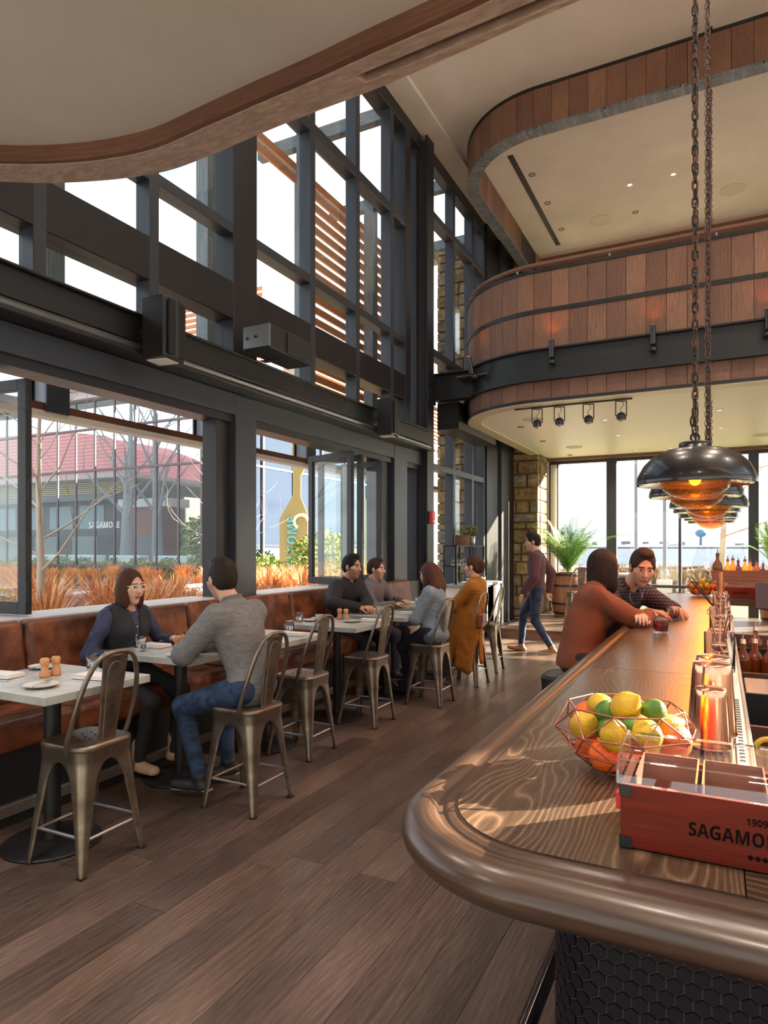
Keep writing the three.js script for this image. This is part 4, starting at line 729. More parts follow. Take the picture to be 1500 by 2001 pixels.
// ---------- bar tools ----------
const tinG = LA([[0.047, 0], [0.048, 0.003], [0.046, 0.006], [0.038, 0.125], [0.0365, 0.14], [0.034, 0.1445], [0.0, 0.1465]], 32);
const tin = (x, y, z, label, s = 1) => { const m = solo('shaker_tin', tinG, M.copper, label, 'shaker tin'); m.position.set(x, y, z); m.scale.setScalar(s); };
tin(-0.022, BT + 0.012, -1.73, 'upturned copper shaker tin standing foremost on the peg mat', 0.95); tin(-0.02, BT + 0.012, -1.86, 'upturned copper shaker tin in the middle of three on the peg mat', 1.22); tin(-0.018, BT + 0.012, -2.02, 'upturned copper shaker tin at the back of three on the peg mat', 1.18);
function jar(z, h, r, label, tools) {
  const t = thing('tool_jar', label, 'jar', [-0.005, BT + 0.002, z]);
  part('glass_wall', LA([[0, 0], [r, 0], [r + 0.002, 0.004], [r + 0.002, h], [r - 0.001, h], [r - 0.001, 0.006], [0, 0.006]], 28), M.tumbler, t);
  for (let i = 0; i < tools; i++) { const a = i * 2.2 + 0.4, lx = Math.cos(a) * r * 0.6, lz = Math.sin(a) * r * 0.6; part('tool', MG([BAR([-lx * 0.5, 0.02, -lz * 0.5], [lx * 1.25, h + 0.05 + 0.02 * (i % 2), lz * 1.25], 0.0032, 6), SP(0.026 - 0.004 * (i % 2), -lx * 0.4, 0.035 + 0.03 * (i % 3), -lz * 0.4, 1, 0.8, 0.35), mv(new THREE.TorusGeometry(0.009, 0.0025, 6, 14), lx * 1.3, h + 0.06 + 0.02 * (i % 2), lz * 1.3, a)]), M.copper, t); }
}
jar(-2.85, 0.15, 0.052, 'square-shouldered glass jar of copper strainers behind the shaker tins', 4);
jar(-4.05, 0.15, 0.05, 'glass jar of copper tools between the copper jugs', 4);
jar(-5.6, 0.14, 0.05, 'glass jar holding a wooden muddler near the far end of the bar', 3);
function jug(x, z, s, label) { const t = thing('copper_jug', label, 'jug', [x, BT + 0.001, z], 0.5); t.scale.setScalar(s); part('cup', LA([[0, 0], [0.04, 0], [0.042, 0.004], [0.043, 0.075], [0.045, 0.078], [0.041, 0.078], [0.0405, 0.006], [0, 0.006]], 28), M.copper, t); part('handle', TUBE([[0.042, 0.065, 0], [0.066, 0.06, 0], [0.068, 0.03, 0], [0.043, 0.016, 0]], 0.005, 16, 6), M.alu, t); part('spout', SP(0.01, -0.044, 0.073, 0, 1, 0.7, 0.8), M.copper, t); }
jug(-0.005, -3.35, 1.0, 'copper jug with steel handle just past the jar of strainers'); jug(-0.01, -3.62, 1.0, 'copper jug next to the glass jar of copper tools'); jug(0.0, -4.6, 0.95, 'copper jug beyond the glass jar of copper tools'); jug(-0.01, -6.0, 0.95, 'copper jug closest to the far fruit bowl');
{ const m = solo('bar_spoon', MG([BAR([-0.02, 1.12, -4.9], [-0.17, 1.31, -4.92], 0.004), SP(0.016, -0.015, 1.11, -4.9, 1, 1.3, 0.5), SP(0.008, -0.172, 1.313, -4.92)]), M.steel, 'long dark bar spoon leaning out over the bar top', 'spoon'); const m2 = solo('bar_spoon', MG([BAR([-0.03, 1.1, -5.3], [-0.19, 1.33, -5.36], 0.004), SP(0.016, -0.02, 1.09, -5.3, 1, 1.3, 0.5)]), M.steel, 'second long bar spoon crossing behind the first', 'spoon'); solo('muddler', MG([CY(0.012, 0.014, 0.2, 0.0, 1.26, -5.62, 12)]), M.mill, 'pale wooden muddler standing in the jar near the far end', 'muddler'); }
// cocktails in front of the couple
function cocktail(x, z, fill, label) {
  const t = thing('cocktail_glass', label, 'glass', [x, BT + 0.001, z]);
  part('tumbler', LA([[0, 0], [0.036, 0], [0.038, 0.003], [0.04, 0.088], [0.0385, 0.088], [0.0365, 0.014], [0, 0.012]], 28), M.tumbler, t);
  part('drink', LA([[0, 0.0135], [0.0355, 0.0145], [0.0355 + 0.002 * fill, 0.014 + fill], [0, 0.014 + fill]], 24), phy([0.75, 0.1, 0.02], { transmission: 0.85, roughness: 0, thickness: 0.03, ior: 1.34, attenuationColor: new THREE.Color(0.7, 0.12, 0.02), attenuationDistance: 0.03 }), t);
}
cocktail(-0.297, -3.96, 0.055, 'low tumbler nearly full of red-brown cocktail in front of the woman'); cocktail(-0.281, -4.72, 0.026, 'tumbler with a finger of red drink left, in front of the man');
// bottles and bits in the well
const amberB = phy([0.28, 0.07, 0.015], { roughness: 0.12, transmission: 0.4, thickness: 0.02 });
function bottle(x, y, z, h, mat, capM, label, group, cat = 'bottle') { const t = thing('bottle', label, cat, [x, y, z], 0, group); const r = h * 0.17; part('body', LA([[0, 0], [r, 0], [r, h * 0.5], [r * 0.85, h * 0.6], [r * 0.36, h * 0.72], [r * 0.34, h * 0.9], [0, h * 0.9]], 16), mat, t); part('pourer', MG([CY(r * 0.42, r * 0.34, h * 0.1, 0, h * 0.93, 0, 10), CY(r * 0.12, r * 0.08, h * 0.16, 0, h * 1.04, 0, 8)]), capM, t); }
for (const [x, z] of [[0.12, -2.2], [0.18, -2.3], [0.24, -2.2], [0.27, -2.35], [0.15, -2.42], [0.33, -2.25]]) bottle(x, 0.78, z, 0.15, amberB, M.copper, 'small amber bitters bottle with copper dasher in the bar station', 'bitters bottles in the bar station');
for (const [x, z] of [[0.11, -4.2], [0.17, -4.25], [0.24, -4.2], [0.2, -4.9], [0.3, -4.4]]) bottle(x, 0.8, z, 0.24, amberB, M.copper, 'tall amber bottle with copper pourer deep in the bar station', 'pourer bottles in the bar station');
{ const t = thing('copper_cup', 'copper julep cup with pale rim inside the bar station', 'cup', [0.18, 0.79, -2.52]); part('cup', LA([[0, 0], [0.03, 0], [0.042, 0.12], [0.04, 0.12], [0.028, 0.004], [0, 0.004]], 24), M.copper, t); const t2 = thing('garnish_tub', 'pale plastic tub with round grey lid in the bar station', 'tub', [0.105, 0.9, -1.66]); part('tub', CY(0.04, 0.045, 0.06, 0, 0, 0, 24), std([0.3, 0.26, 0.25]), t2); part('lid', CY(0.047, 0.047, 0.008, 0, 0.034, 0, 24), std([0.35, 0.34, 0.36]), t2); bottle(0.19, 0.86, -1.62, 0.15, amberB, M.copper, 'slender copper-topped bottle beside the plastic tub', undefined); const t3 = thing('paper_cup_stack', 'kraft paper tub of citrus peel behind the counter edge', 'tub', [0.11, 0.9, -2.08]); part('tub', LA([[0, 0], [0.035, 0], [0.045, 0.09], [0.043, 0.09], [0.033, 0.004], [0, 0.004]], 20), std([0.5, 0.33, 0.2]), t3); part('peel', mv(new THREE.TorusGeometry(0.03, 0.008, 8, 16), 0, 0.095, 0, 0.4), lemonM, t3); }
{ const t = thing('register_screen', 'dark tablet till standing beside the far well', 'till', [0.42, 1.12, -6.7]); part('screen', RB(0.3, 0.24, 0.02, 0.01, 0, 0, 0), std([0.06, 0.04, 0.06], { roughness: 0.25 }), t); part('stand', RBE(-0.03, 0.03, -0.2, -0.1, -0.05, 0.0, 0.005), M.steel, t); t.rotation.x = -0.15; }
// trough of bottles on the far counter
{
  const t = thing('bottle_trough', 'long tapered wooden trough on the far end of the bar holding bottles', 'trough', [0.16, BT + 0.001, -7.38]);
  part('front', uvm(EX([[-0.2, 0], [0.42, 0], [0.47, 0.25], [-0.25, 0.25]], 0.02).translate(0, 0, 0.09), 'x'), M.plank[0], t); part('back', uvm(EX([[-0.2, 0], [0.42, 0], [0.47, 0.25], [-0.25, 0.25]], 0.02).translate(0, 0, -0.1), 'x'), M.plank[0], t); part('end', B(0.02, 0.25, 0.2, -0.22, 0.125, 0, 0, 0, 0.18), M.plank[0], t); part('end', B(0.02, 0.25, 0.2, 0.44, 0.125, 0, 0, 0, -0.18), M.plank[0], t); part('shelf', B(0.6, 0.01, 0.18, 0.11, 0.15, 0), M.plank[2], t);
  for (const [sx] of [[-0.27], [0.49]]) part('handle', TUBE([[sx, 0.22, -0.06], [sx + (sx < 0 ? -0.03 : 0.03), 0.23, -0.05], [sx + (sx < 0 ? -0.03 : 0.03), 0.23, 0.05], [sx, 0.22, 0.06]], 0.005, 16, 6), M.steel, t);
  const cols = [[0.1, 0.05, 0.02], [0.75, 0.42, 0.04], [0.7, 0.33, 0.03], [0.12, 0.03, 0.06], [0.8, 0.45, 0.05], [0.7, 0.3, 0.03], [0.4, 0.1, 0.04], [0.1, 0.04, 0.1], [0.3, 0.03, 0.02], [0.5, 0.28, 0.1]];
  [-0.19, -0.1, -0.055, -0.008, 0.05, 0.095, 0.15, 0.205, 0.3, 0.4].forEach((x, i) => bottle(0.16 + x, BT + 0.156, -7.38, [0.27, 0.21, 0.22, 0.2, 0.21, 0.2, 0.2, 0.17, 0.2, 0.25][i], phy(cols[i], { roughness: 0.15 }), std(i % 3 ? [0.12, 0.06, 0.08] : [0.04, 0.03, 0.03]), 'small bottle of coloured mixer standing in the wooden trough', 'bottles in the wooden trough'));
}
// bar stools under the couple
{
  const t = makeStool('bar_stool', 'dark backless bar stool under the woman in the rust cardigan', 0.74, 0.2, 0.15, false); t.position.set(-0.86, 0, -4.3); t.userData.group = 'backless bar stools'; t.children.forEach((m) => { if (m.isMesh && m.material === M.stool) m.material = M.steel; });
  copyOf(t, 'dark backless bar stool under the man in the checked shirt', [-0.84, 0, -5.3], 0.1);
}
// ---------- people ----------
// smooth distance field of tapered capsules and ellipsoids, meshed with surface nets
function field(prims, cell, disp) {
  const lo = [1e9, 1e9, 1e9], hi = [-1e9, -1e9, -1e9];
  for (const p of prims) if (!p.cut) for (let c = 0; c < 3; c++) { const r = p.R + (p.k || 0.02); lo[c] = Math.min(lo[c], p.lo[c] - r); hi[c] = Math.max(hi[c], p.hi[c] + r); }
  for (let c = 0; c < 3; c++) { lo[c] -= cell * 2; hi[c] += cell * 2; }
  const n = [0, 1, 2].map((c) => Math.ceil((hi[c] - lo[c]) / cell) + 1), N = n[0] * n[1] * n[2], D = new Float32Array(N).fill(0.2);
  for (const p of prims) {
    const k = p.k || 0.02, m = p.R + k + cell * 3, a = [0, 1, 2].map((c) => Math.max(0, Math.floor((p.lo[c] - m - lo[c]) / cell))), b = [0, 1, 2].map((c) => Math.min(n[c] - 1, Math.ceil((p.hi[c] + m - lo[c]) / cell)));
    for (let z = a[2]; z <= b[2]; z++) for (let y = a[1]; y <= b[1]; y++) for (let x = a[0]; x <= b[0]; x++) {
      const i = (z * n[1] + y) * n[0] + x, d = p.f(lo[0] + x * cell, lo[1] + y * cell, lo[2] + z * cell), o = D[i];
      if (p.cut) { const h = clamp(0.5 - 0.5 * (o + d) / k); D[i] = o + (-d - o) * h + k * h * (1 - h); } else { const h = clamp(0.5 + 0.5 * (o - d) / k); D[i] = o + (d - o) * h - k * h * (1 - h); }
    }
  }
  if (disp) for (let z = 0, i = 0; z < n[2]; z++) for (let y = 0; y < n[1]; y++) for (let x = 0; x < n[0]; x++, i++) if (Math.abs(D[i]) < 0.04) D[i] += disp(lo[0] + x * cell, lo[1] + y * cell, lo[2] + z * cell);
  const vid = new Int32Array(N).fill(-1), pos = [], ix = [], st = [1, n[0], n[0] * n[1]];
  for (let z = 0; z < n[2] - 1; z++) for (let y = 0; y < n[1] - 1; y++) for (let x = 0; x < n[0] - 1; x++) {
    const i = (z * n[1] + y) * n[0] + x; let s = 0, cnt = 0, px = 0, py = 0, pz = 0; const v = [];
    for (let c = 0; c < 8; c++) { const d = D[i + (c & 1) + ((c >> 1) & 1) * st[1] + (c >> 2) * st[2]]; v.push(d); if (d < 0) s++; }
    if (s === 0 || s === 8) continue;
    for (let c = 0; c < 8; c++) for (const b of [1, 2, 4]) if (!(c & b)) { const e = c | b; if ((v[c] < 0) !== (v[e] < 0)) { const t = v[c] / (v[c] - v[e]); px += (c & 1) + (b === 1 ? t : 0); py += ((c >> 1) & 1) + (b === 2 ? t : 0); pz += (c >> 2) + (b === 4 ? t : 0); cnt++; } }
    vid[i] = pos.length / 3; pos.push(lo[0] + (x + px / cnt) * cell, lo[1] + (y + py / cnt) * cell, lo[2] + (z + pz / cnt) * cell);
  }
  for (let z = 1; z < n[2] - 1; z++) for (let y = 1; y < n[1] - 1; y++) for (let x = 1; x < n[0] - 1; x++) {
    const i = (z * n[1] + y) * n[0] + x, s = D[i] < 0;
    for (let a = 0; a < 3; a++) { const j = i + st[a]; if ((D[j] < 0) === s) continue; const u = st[(a + 1) % 3], w = st[(a + 2) % 3], q = [vid[i - u - w], vid[i - w], vid[i], vid[i - u]]; if (q.some((e) => e < 0)) continue; if (s) ix.push(q[0], q[1], q[2], q[0], q[2], q[3]); else ix.push(q[0], q[2], q[1], q[0], q[3], q[2]); }
  }
  const g = new THREE.BufferGeometry(); g.setAttribute('position', new THREE.Float32BufferAttribute(pos, 3)); g.setIndex(ix); g.computeVertexNormals();
  const uv = []; for (let i = 0; i < pos.length; i += 3) uv.push(pos[i] + pos[i + 2] * 0.6, pos[i + 1]); g.setAttribute('uv', new THREE.Float32BufferAttribute(uv, 2)); return g;
}
// tapered capsule, optionally flattened in direction fl (unit) by factor s
function cap(a, b, ra, rb, k, fl, s = 1) {
  const dx = b.x - a.x, dy = b.y - a.y, dz = b.z - a.z, L = dx * dx + dy * dy + dz * dz || 1e-9, R = Math.max(ra, rb);
  return { k, R, lo: [Math.min(a.x, b.x), Math.min(a.y, b.y), Math.min(a.z, b.z)], hi: [Math.max(a.x, b.x), Math.max(a.y, b.y), Math.max(a.z, b.z)], f: (x, y, z) => { const t = clamp(((x - a.x) * dx + (y - a.y) * dy + (z - a.z) * dz) / L); let ex = x - a.x - dx * t, ey = y - a.y - dy * t, ez = z - a.z - dz * t; if (fl) { const q = (ex * fl.x + ey * fl.y + ez * fl.z) * (1 / s - 1); ex += fl.x * q; ey += fl.y * q; ez += fl.z * q; } const d = Math.sqrt(ex * ex + ey * ey + ez * ez) - (ra + (rb - ra) * t); return fl && d > 0 ? d * s : d; } };
}
function ell(fr, c, r, k, cut) { // ellipsoid in a frame {o, x, y, z}
  const o = at(fr, c), X = fr.x, Y = fr.y, Z = fr.z, R = Math.max(...r), mn = Math.min(...r);
  return { k, cut, R, lo: [o.x, o.y, o.z], hi: [o.x, o.y, o.z], f: (x, y, z) => { const ex = x - o.x, ey = y - o.y, ez = z - o.z, a = (ex * X.x + ey * X.y + ez * X.z) / r[0], b = (ex * Y.x + ey * Y.y + ez * Y.z) / r[1], c2 = (ex * Z.x + ey * Z.y + ez * Z.z) / r[2], q = Math.sqrt(a * a + b * b + c2 * c2); const g = Math.sqrt(a * a / (r[0] * r[0]) + b * b / (r[1] * r[1]) + c2 * c2 / (r[2] * r[2])); return g > 1e-6 ? q * (q - 1) / g : -mn; } };
}
const at = (f, c) => f.o.clone().addScaledVector(f.x, c[0]).addScaledVector(f.y, c[1]).addScaledVector(f.z, c[2]);
const capf = (f, a, b, ra, rb, k) => cap(at(f, a), at(f, b), ra, rb, k);
function ik(a, t, l1, l2, hint) { // two-bone reach: returns [joint, end]
  const d = t.clone().sub(a); let L = d.length(); const m = l1 + l2 - 0.004; if (L > m) { d.multiplyScalar(m / L); L = m; } const e = a.clone().add(d), u = d.clone().normalize(), c = (l1 * l1 - l2 * l2 + L * L) / (2 * L), h = Math.sqrt(Math.max(0, l1 * l1 - c * c)); const hp = hint.clone().sub(a); hp.addScaledVector(u, -hp.dot(u)).normalize(); return [a.clone().addScaledVector(u, c).addScaledVector(hp, h), e];
}
const skinTex = null;
function person(o) {
  const S = o.s || 1, fem = !!o.fem, yaw = o.yaw, root = thing('person', o.label, 'person', o.at, 0, undefined);
  const W = (p) => V(p[0] - o.at[0], p[1] - o.at[1], p[2] - o.at[2]); // world point in the figure's own frame (unturned)
  const fwd = V(Math.sin(yaw), 0, Math.cos(yaw)), left = V(Math.cos(yaw), 0, -Math.sin(yaw)), upv = V(0, 1, 0);
  const pel = W(o.pelvis), neck = W(o.neck);
  const ty = neck.clone().sub(pel), TL = ty.length(); ty.normalize();
  let tx = left.clone(); if (o.twist) { tx.applyAxisAngle(upv, o.twist); } tx.addScaledVector(ty, -tx.dot(ty)).normalize(); const tz = tx.clone().cross(ty).normalize();
  const T = { o: pel, x: tx, y: ty, z: tz }, q = TL / 0.5;
  // head frame
  const hq = new THREE.Quaternion().setFromEuler(new THREE.Euler(o.hp || 0, o.hyaw, o.hr || 0, 'YXZ')), HS = S * (fem ? 0.96 : 1.0);
  const sc = (v) => v.multiplyScalar(HS), Hd = { o: W(o.head), x: sc(V(1, 0, 0).applyQuaternion(hq)), y: sc(V(0, 1, 0).applyQuaternion(hq)), z: sc(V(0, 0, 1).applyQuaternion(hq)) };
  const Hn = { o: Hd.o, x: Hd.x.clone().normalize(), y: Hd.y.clone().normalize(), z: Hd.z.clone().normalize() };
  const hc = (a, b, ra, rb, k) => capf(Hd, a, b, ra * HS, rb * HS, k), he = (c, r, k, cut) => { const m = ell(Hn, [c[0] * HS, c[1] * HS, c[2] * HS], r.map((e) => e * HS), k, cut); return m; };
  const sw = fem ? 0.135 : 0.165, SY = 0.43 * q;
  const sh = [1, -1].map((s) => at(T, [s * (sw + 0.005), SY, -0.01])), hipj = [1, -1].map((s) => at(T, [s * 0.085, 0.0, 0.0]));
  const arm = [0, 1].map((i) => ik(sh[i], W(o.hands[i]), 0.285 * S, 0.25 * S, W(o.elbows[i]))), leg = o.feet ? [0, 1].map((i) => ik(hipj[i], W(o.feet[i]), 0.43 * S, 0.42 * S, W(o.knees[i]))) : null;
  // --- skin: head, neck, hands and the body under the clothes
  const headP = [he([0, 0.035, -0.012], [0.073, 0.09, 0.094], 0.01), he([0, -0.035, 0.028], [0.054, 0.084, 0.062], 0.025), hc([0, -0.1, 0.058], [0, -0.1, 0.06], 0.02, 0.02, 0.025), hc([0.042, -0.018, 0.052], [0.035, -0.04, 0.055], 0.026, 0.022, 0.02), hc([-0.042, -0.018, 0.052], [-0.035, -0.04, 0.055], 0.026, 0.022, 0.02), hc([-0.034, 0.03, 0.079], [0.034, 0.03, 0.079], 0.012, 0.012, 0.015), he([0.03, 0.008, 0.1], [0.018, 0.013, 0.016], 0.012, true), he([-0.03, 0.008, 0.1], [0.018, 0.013, 0.016], 0.012, true), hc([0, 0.014, 0.086], [0, -0.026, fem ? 0.104 : 0.108], 0.008, fem ? 0.0115 : 0.0135, 0.009), hc([0.011, -0.031, 0.093], [-0.011, -0.031, 0.093], 0.009, 0.009, 0.006), hc([-0.017, -0.059, 0.085], [0.017, -0.059, 0.085], 0.0075, 0.0075, 0.006), hc([-0.014, -0.069, 0.083], [0.014, -0.069, 0.083], 0.008, 0.008, 0.005), he([0.075, -0.005, -0.006], [0.011, 0.031, 0.019], 0.006), he([-0.075, -0.005, -0.006], [0.011, 0.031, 0.019], 0.006), cap(at(Hd, [0, -0.05, -0.022]), at(T, [0, SY + 0.02, -0.01]), fem ? 0.047 : 0.055, fem ? 0.052 : 0.064, 0.025)];
  const hg = field(headP, 0.0045), P = hg.attributes.position, col = [], sk = o.skin, hcB = o.hairC, v = V(0, 0, 0);
  for (let i = 0; i < P.count; i++) {
    v.set(P.getX(i), P.getY(i), P.getZ(i)).sub(Hd.o); const x = v.dot(Hn.x) / HS, y = v.dot(Hn.y) / HS, z = v.dot(Hn.z) / HS; let c = sk;
    const lip = sst(0.0125, 0.008, Math.abs(y + 0.064)) * sst(0.027, 0.02, Math.abs(x)) * sst(0.072, 0.08, z); const mouth = sst(0.003, 0.0012, Math.abs(y + 0.0635)) * sst(0.024, 0.02, Math.abs(x)) * sst(0.07, 0.08, z);
    const brow = sst(0.008, 0.004, Math.abs(y - 0.032 + Math.abs(x) * 0.06)) * sst(0.008, 0.014, Math.abs(x)) * sst(0.05, 0.043, Math.abs(x)) * sst(0.05, 0.06, z);
    const beard = 0.5 * (o.beard || 0) * sst(-0.02, -0.05, y - Math.abs(x) * 0.25) * sst(0.0, 0.02, z + 0.02) * (1 - lip * 0.8);
    const lc = o.lips || [sk[0] * 0.8, sk[1] * 0.5, sk[2] * 0.5]; const mx = (a, b, t) => a.map((e, j) => lerp(e, b[j], t));
    c = mx(c, [hcB[0] * 1.2 + 0.01, hcB[1] * 1.2 + 0.008, hcB[2] * 1.2 + 0.006], beard); c = mx(c, lc, lip); c = mx(c, [0.05, 0.015, 0.012], mouth * 0.8); c = mx(c, hcB, brow * 0.9); col.push(...c);
  }
  hg.setAttribute('color', new THREE.Float32BufferAttribute(col, 3));
  const skinGeos = [hg], flatCol = (g, c) => { const a = []; for (let i = 0; i < g.attributes.position.count; i++) a.push(...c); g.setAttribute('color', new THREE.Float32BufferAttribute(a, 3)); return g; };
  // hands
  [0, 1].forEach((i) => {
    const w = arm[i][1], fd = w.clone().sub(arm[i][0]).normalize(); const h = o.handDir && o.handDir[i]; let d = h ? V(...h[0]).normalize() : fd; let n = V(...(h ? h[1] : [0, -1, 0])); n.addScaledVector(d, -n.dot(d)).normalize(); const s = d.clone().cross(n).normalize().multiplyScalar(i === 0 ? 1 : -1), cu = h && h[2] !== undefined ? h[2] : 0.5, f = S * (fem ? 0.9 : 1);
    const F = (a, b, c) => w.clone().addScaledVector(d, a * f).addScaledVector(s, b * f).addScaledVector(n, c * f), pr = [cap(w.clone().addScaledVector(fd, -0.05), F(0.0, 0, 0), 0.026 * f, 0.025 * f, 0.012), cap(F(0.01, -0.012, 0), F(0.078, -0.026, 0), 0.02 * f, 0.015 * f, 0.012), cap(F(0.01, 0.0, 0), F(0.085, 0.0, 0), 0.021 * f, 0.015 * f, 0.012), cap(F(0.01, 0.012, 0), F(0.083, 0.024, 0), 0.02 * f, 0.015 * f, 0.012)];
    [[-0.03, 0.078, 0.058], [-0.01, 0.086, 0.07], [0.011, 0.087, 0.074], [0.031, 0.083, 0.066]].forEach(([b, a, L], j) => { let p = F(a, b, 0), an = cu * (0.6 + 0.1 * j); for (const [fr, r0, r1] of [[0.45, 0.0092, 0.0085], [0.32, 0.0085, 0.0078], [0.23, 0.0078, 0.0066]]) { const e = p.clone().addScaledVector(d, Math.cos(an) * L * fr * f).addScaledVector(n, Math.sin(an) * L * fr * f); pr.push(cap(p, e, r0 * f, r1 * f, 0.004)); p = e; an += cu * 0.9; } });
    const t0 = F(0.02, 0.022, 0.006), t1 = F(0.05, 0.046, 0.014), t2 = F(0.078, 0.05, 0.024 + cu * 0.012), t3 = F(0.098, 0.046, 0.032 + cu * 0.02); pr.push(cap(t0, t1, 0.014 * f, 0.0115 * f, 0.01), cap(t1, t2, 0.0112 * f, 0.0095 * f, 0.004), cap(t2, t3, 0.0095 * f, 0.0075 * f, 0.003));
    skinGeos.push(flatCol(field(pr, 0.0042), sk));
  });
  // limbs and trunk beneath the clothes
  const bod = (g) => [ell(T, [0, 0.02, 0], [0.15 + g, 0.12 + g, 0.105 + g], 0.05), ell(T, [0, 0.19 * q, 0.004], [(fem ? 0.118 : 0.138) + g, 0.16, 0.095 + g], 0.06), ell(T, [0, 0.34 * q, 0.0], [(fem ? 0.142 : 0.168) + g, 0.16 + g, 0.108 + g], 0.06), capf(T, [-sw + 0.01, SY - 0.005, -0.012], [sw - 0.01, SY - 0.005, -0.012], 0.056 + g, 0.056 + g, 0.05), cap(at(T, [0, SY, -0.012]), at(T, [0, SY + 0.06, -0.008]), 0.075 + g * 0.6, 0.056 + g * 0.3, 0.05), ...(fem ? [ell(T, [0.06, 0.33 * q, 0.085], [0.058, 0.06, 0.05 + g], 0.05), ell(T, [-0.06, 0.33 * q, 0.085], [0.058, 0.06, 0.05 + g], 0.05)] : [])];
  const af = fem ? 0.86 : 1, armP = (i, g, to = 1) => { const e = arm[i][0], w = e.clone().lerp(arm[i][1], to); return [cap(sh[i], e, 0.055 * af + g, 0.042 * af + g, 0.03), cap(e, w, 0.042 * af + g, lerp(0.042, 0.028, to) * af + g, 0.02)]; };
  const lf = fem ? 0.95 : 1, legP = (i, g) => [cap(hipj[i], leg[i][0], 0.088 * lf + g, 0.06 * lf + g, 0.04), cap(leg[i][0], leg[i][1], 0.058 * lf + g, 0.04 * lf + g, 0.025)];
  skinGeos.push(flatCol(field([...bod(-0.012), ...armP(0, -0.004), ...armP(1, -0.004), ...(leg ? [...legP(0, -0.01), ...legP(1, -0.01)] : [])], 0.016), sk));
  const body = part('body', mergeGeometries(skinGeos.map((g) => g.toNonIndexed())), phy(0xffffff, { vertexColors: true, roughness: 0.5, sheen: 0.2 }), root);
  // eyes
  for (const s of [1, -1]) { const e = part('eye', SP(0.0118 * HS, 0, 0, 0, 1, 1, 1, 14), std([0.5, 0.47, 0.44], { roughness: 0.25 }), root); e.position.copy(at(Hd, [s * 0.03, 0.008, 0.0742])); const ir = part('iris', SP(0.0072 * HS, 0, 0, 0, 1, 1, 0.5, 12), std([0.04, 0.022, 0.012], { roughness: 0.1 }), e); const lk = Hn.z.clone(); ir.position.copy(lk.multiplyScalar(0.0085 * HS)); ir.quaternion.copy(hq); }
  // --- hair
  const st = o.hair, hr = [], kk = 0.012;
  const streak = (x, y, z) => { v.set(x, y, z).sub(Hd.o); const a = Math.atan2(v.dot(Hn.x), -v.dot(Hn.z)); return 0.0045 * (vn(a * 14 + 100, v.dot(Hn.y) * (st === 'long' ? 26 : 8) + 50, 512, 512, 7) - 0.5) + 0.003 * (vn(a * 40 + 100, v.dot(Hn.y) * 12 + 50, 512, 512, 8) - 0.5); };
  hr.push(he([0, 0.042, -0.014], [0.081, 0.094, 0.1], kk));
  if (st === 'short') hr.push(he([0, 0.0, -0.045], [0.073, 0.08, 0.068], 0.02), he([0, 0.112, 0.02], [0.056, 0.03, 0.066], 0.02), hc([0.077, 0.02, 0.015], [0.077, -0.012, 0.014], 0.006, 0.004, 0.008), hc([-0.077, 0.02, 0.015], [-0.077, -0.012, 0.014], 0.006, 0.004, 0.008));
  if (st === 'bob') hr.push(he([0.062, -0.03, -0.005], [0.034, 0.1, 0.06], 0.03), he([-0.062, -0.03, -0.005], [0.034, 0.1, 0.06], 0.03), he([0, -0.04, -0.06], [0.078, 0.1, 0.045], 0.03), he([0.06, -0.1, 0.03], [0.022, 0.05, 0.03], 0.02), he([-0.06, -0.1, 0.03], [0.022, 0.05, 0.03], 0.02), he([0, -0.11, -0.05], [0.075, 0.045, 0.045], 0.03));
  if (st === 'long') { hr.push(he([0.05, -0.03, -0.02], [0.04, 0.1, 0.06], 0.03), he([-0.05, -0.03, -0.02], [0.04, 0.1, 0.06], 0.03)); for (let i = 0; i < 7; i++) { const x = -0.075 + i * 0.025; hr.push(hc([x * 0.8, 0.02, -0.08], [x * 1.1, -0.13, -0.105 - 0.01 * (i % 2)], 0.04, 0.04, 0.02), hc([x * 1.1, -0.13, -0.105], [x * 1.25, -0.27 - 0.02 * (i % 3), -0.1 + 0.012 * (i % 2)], 0.036, 0.018, 0.02)); } hr.push(hc([0.07, -0.06, 0.0], [0.085, -0.2, 0.02], 0.032, 0.016, 0.02), hc([-0.07, -0.06, 0.0], [-0.085, -0.2, 0.02], 0.032, 0.016, 0.02)); }
  if (st === 'updo') { hr.push(he([0, -0.01, -0.06], [0.07, 0.075, 0.055], 0.02), he([0, 0.02, -0.115], [0.045, 0.045, 0.035], 0.015), he([0.01, 0.055, -0.1], [0.04, 0.03, 0.035], 0.015), he([0, -0.03, -0.11], [0.035, 0.035, 0.03], 0.015), hc([0.074, 0.03, 0.02], [0.072, -0.03, 0.015], 0.01, 0.004, 0.01), hc([-0.074, 0.03, 0.02], [-0.072, -0.03, 0.015], 0.01, 0.004, 0.01)); }
  const cutf = st === 'short' ? [he([0, -0.045, 0.1], [0.07, 0.128, 0.088], 0.006, true), he([0, -0.1, 0.03], [0.12, 0.085, 0.072], 0.008, true)] : st === 'updo' ? [he([0, -0.045, 0.1], [0.072, 0.128, 0.092], 0.006, true), he([0, -0.12, 0.0], [0.12, 0.085, 0.075], 0.01, true)] : [he([0, -0.04, 0.1], [0.06, 0.125, 0.095], 0.008, true)];
  for (const c of cutf) c.cut = true;
  const hairG = field([...hr, ...cutf], 0.0055, streak);
  part('hair', hairG, phy(0xffffff, { color: new THREE.Color().setRGB(...(o.hairC)), roughness: 0.6, specularIntensity: 0.35 }), root);
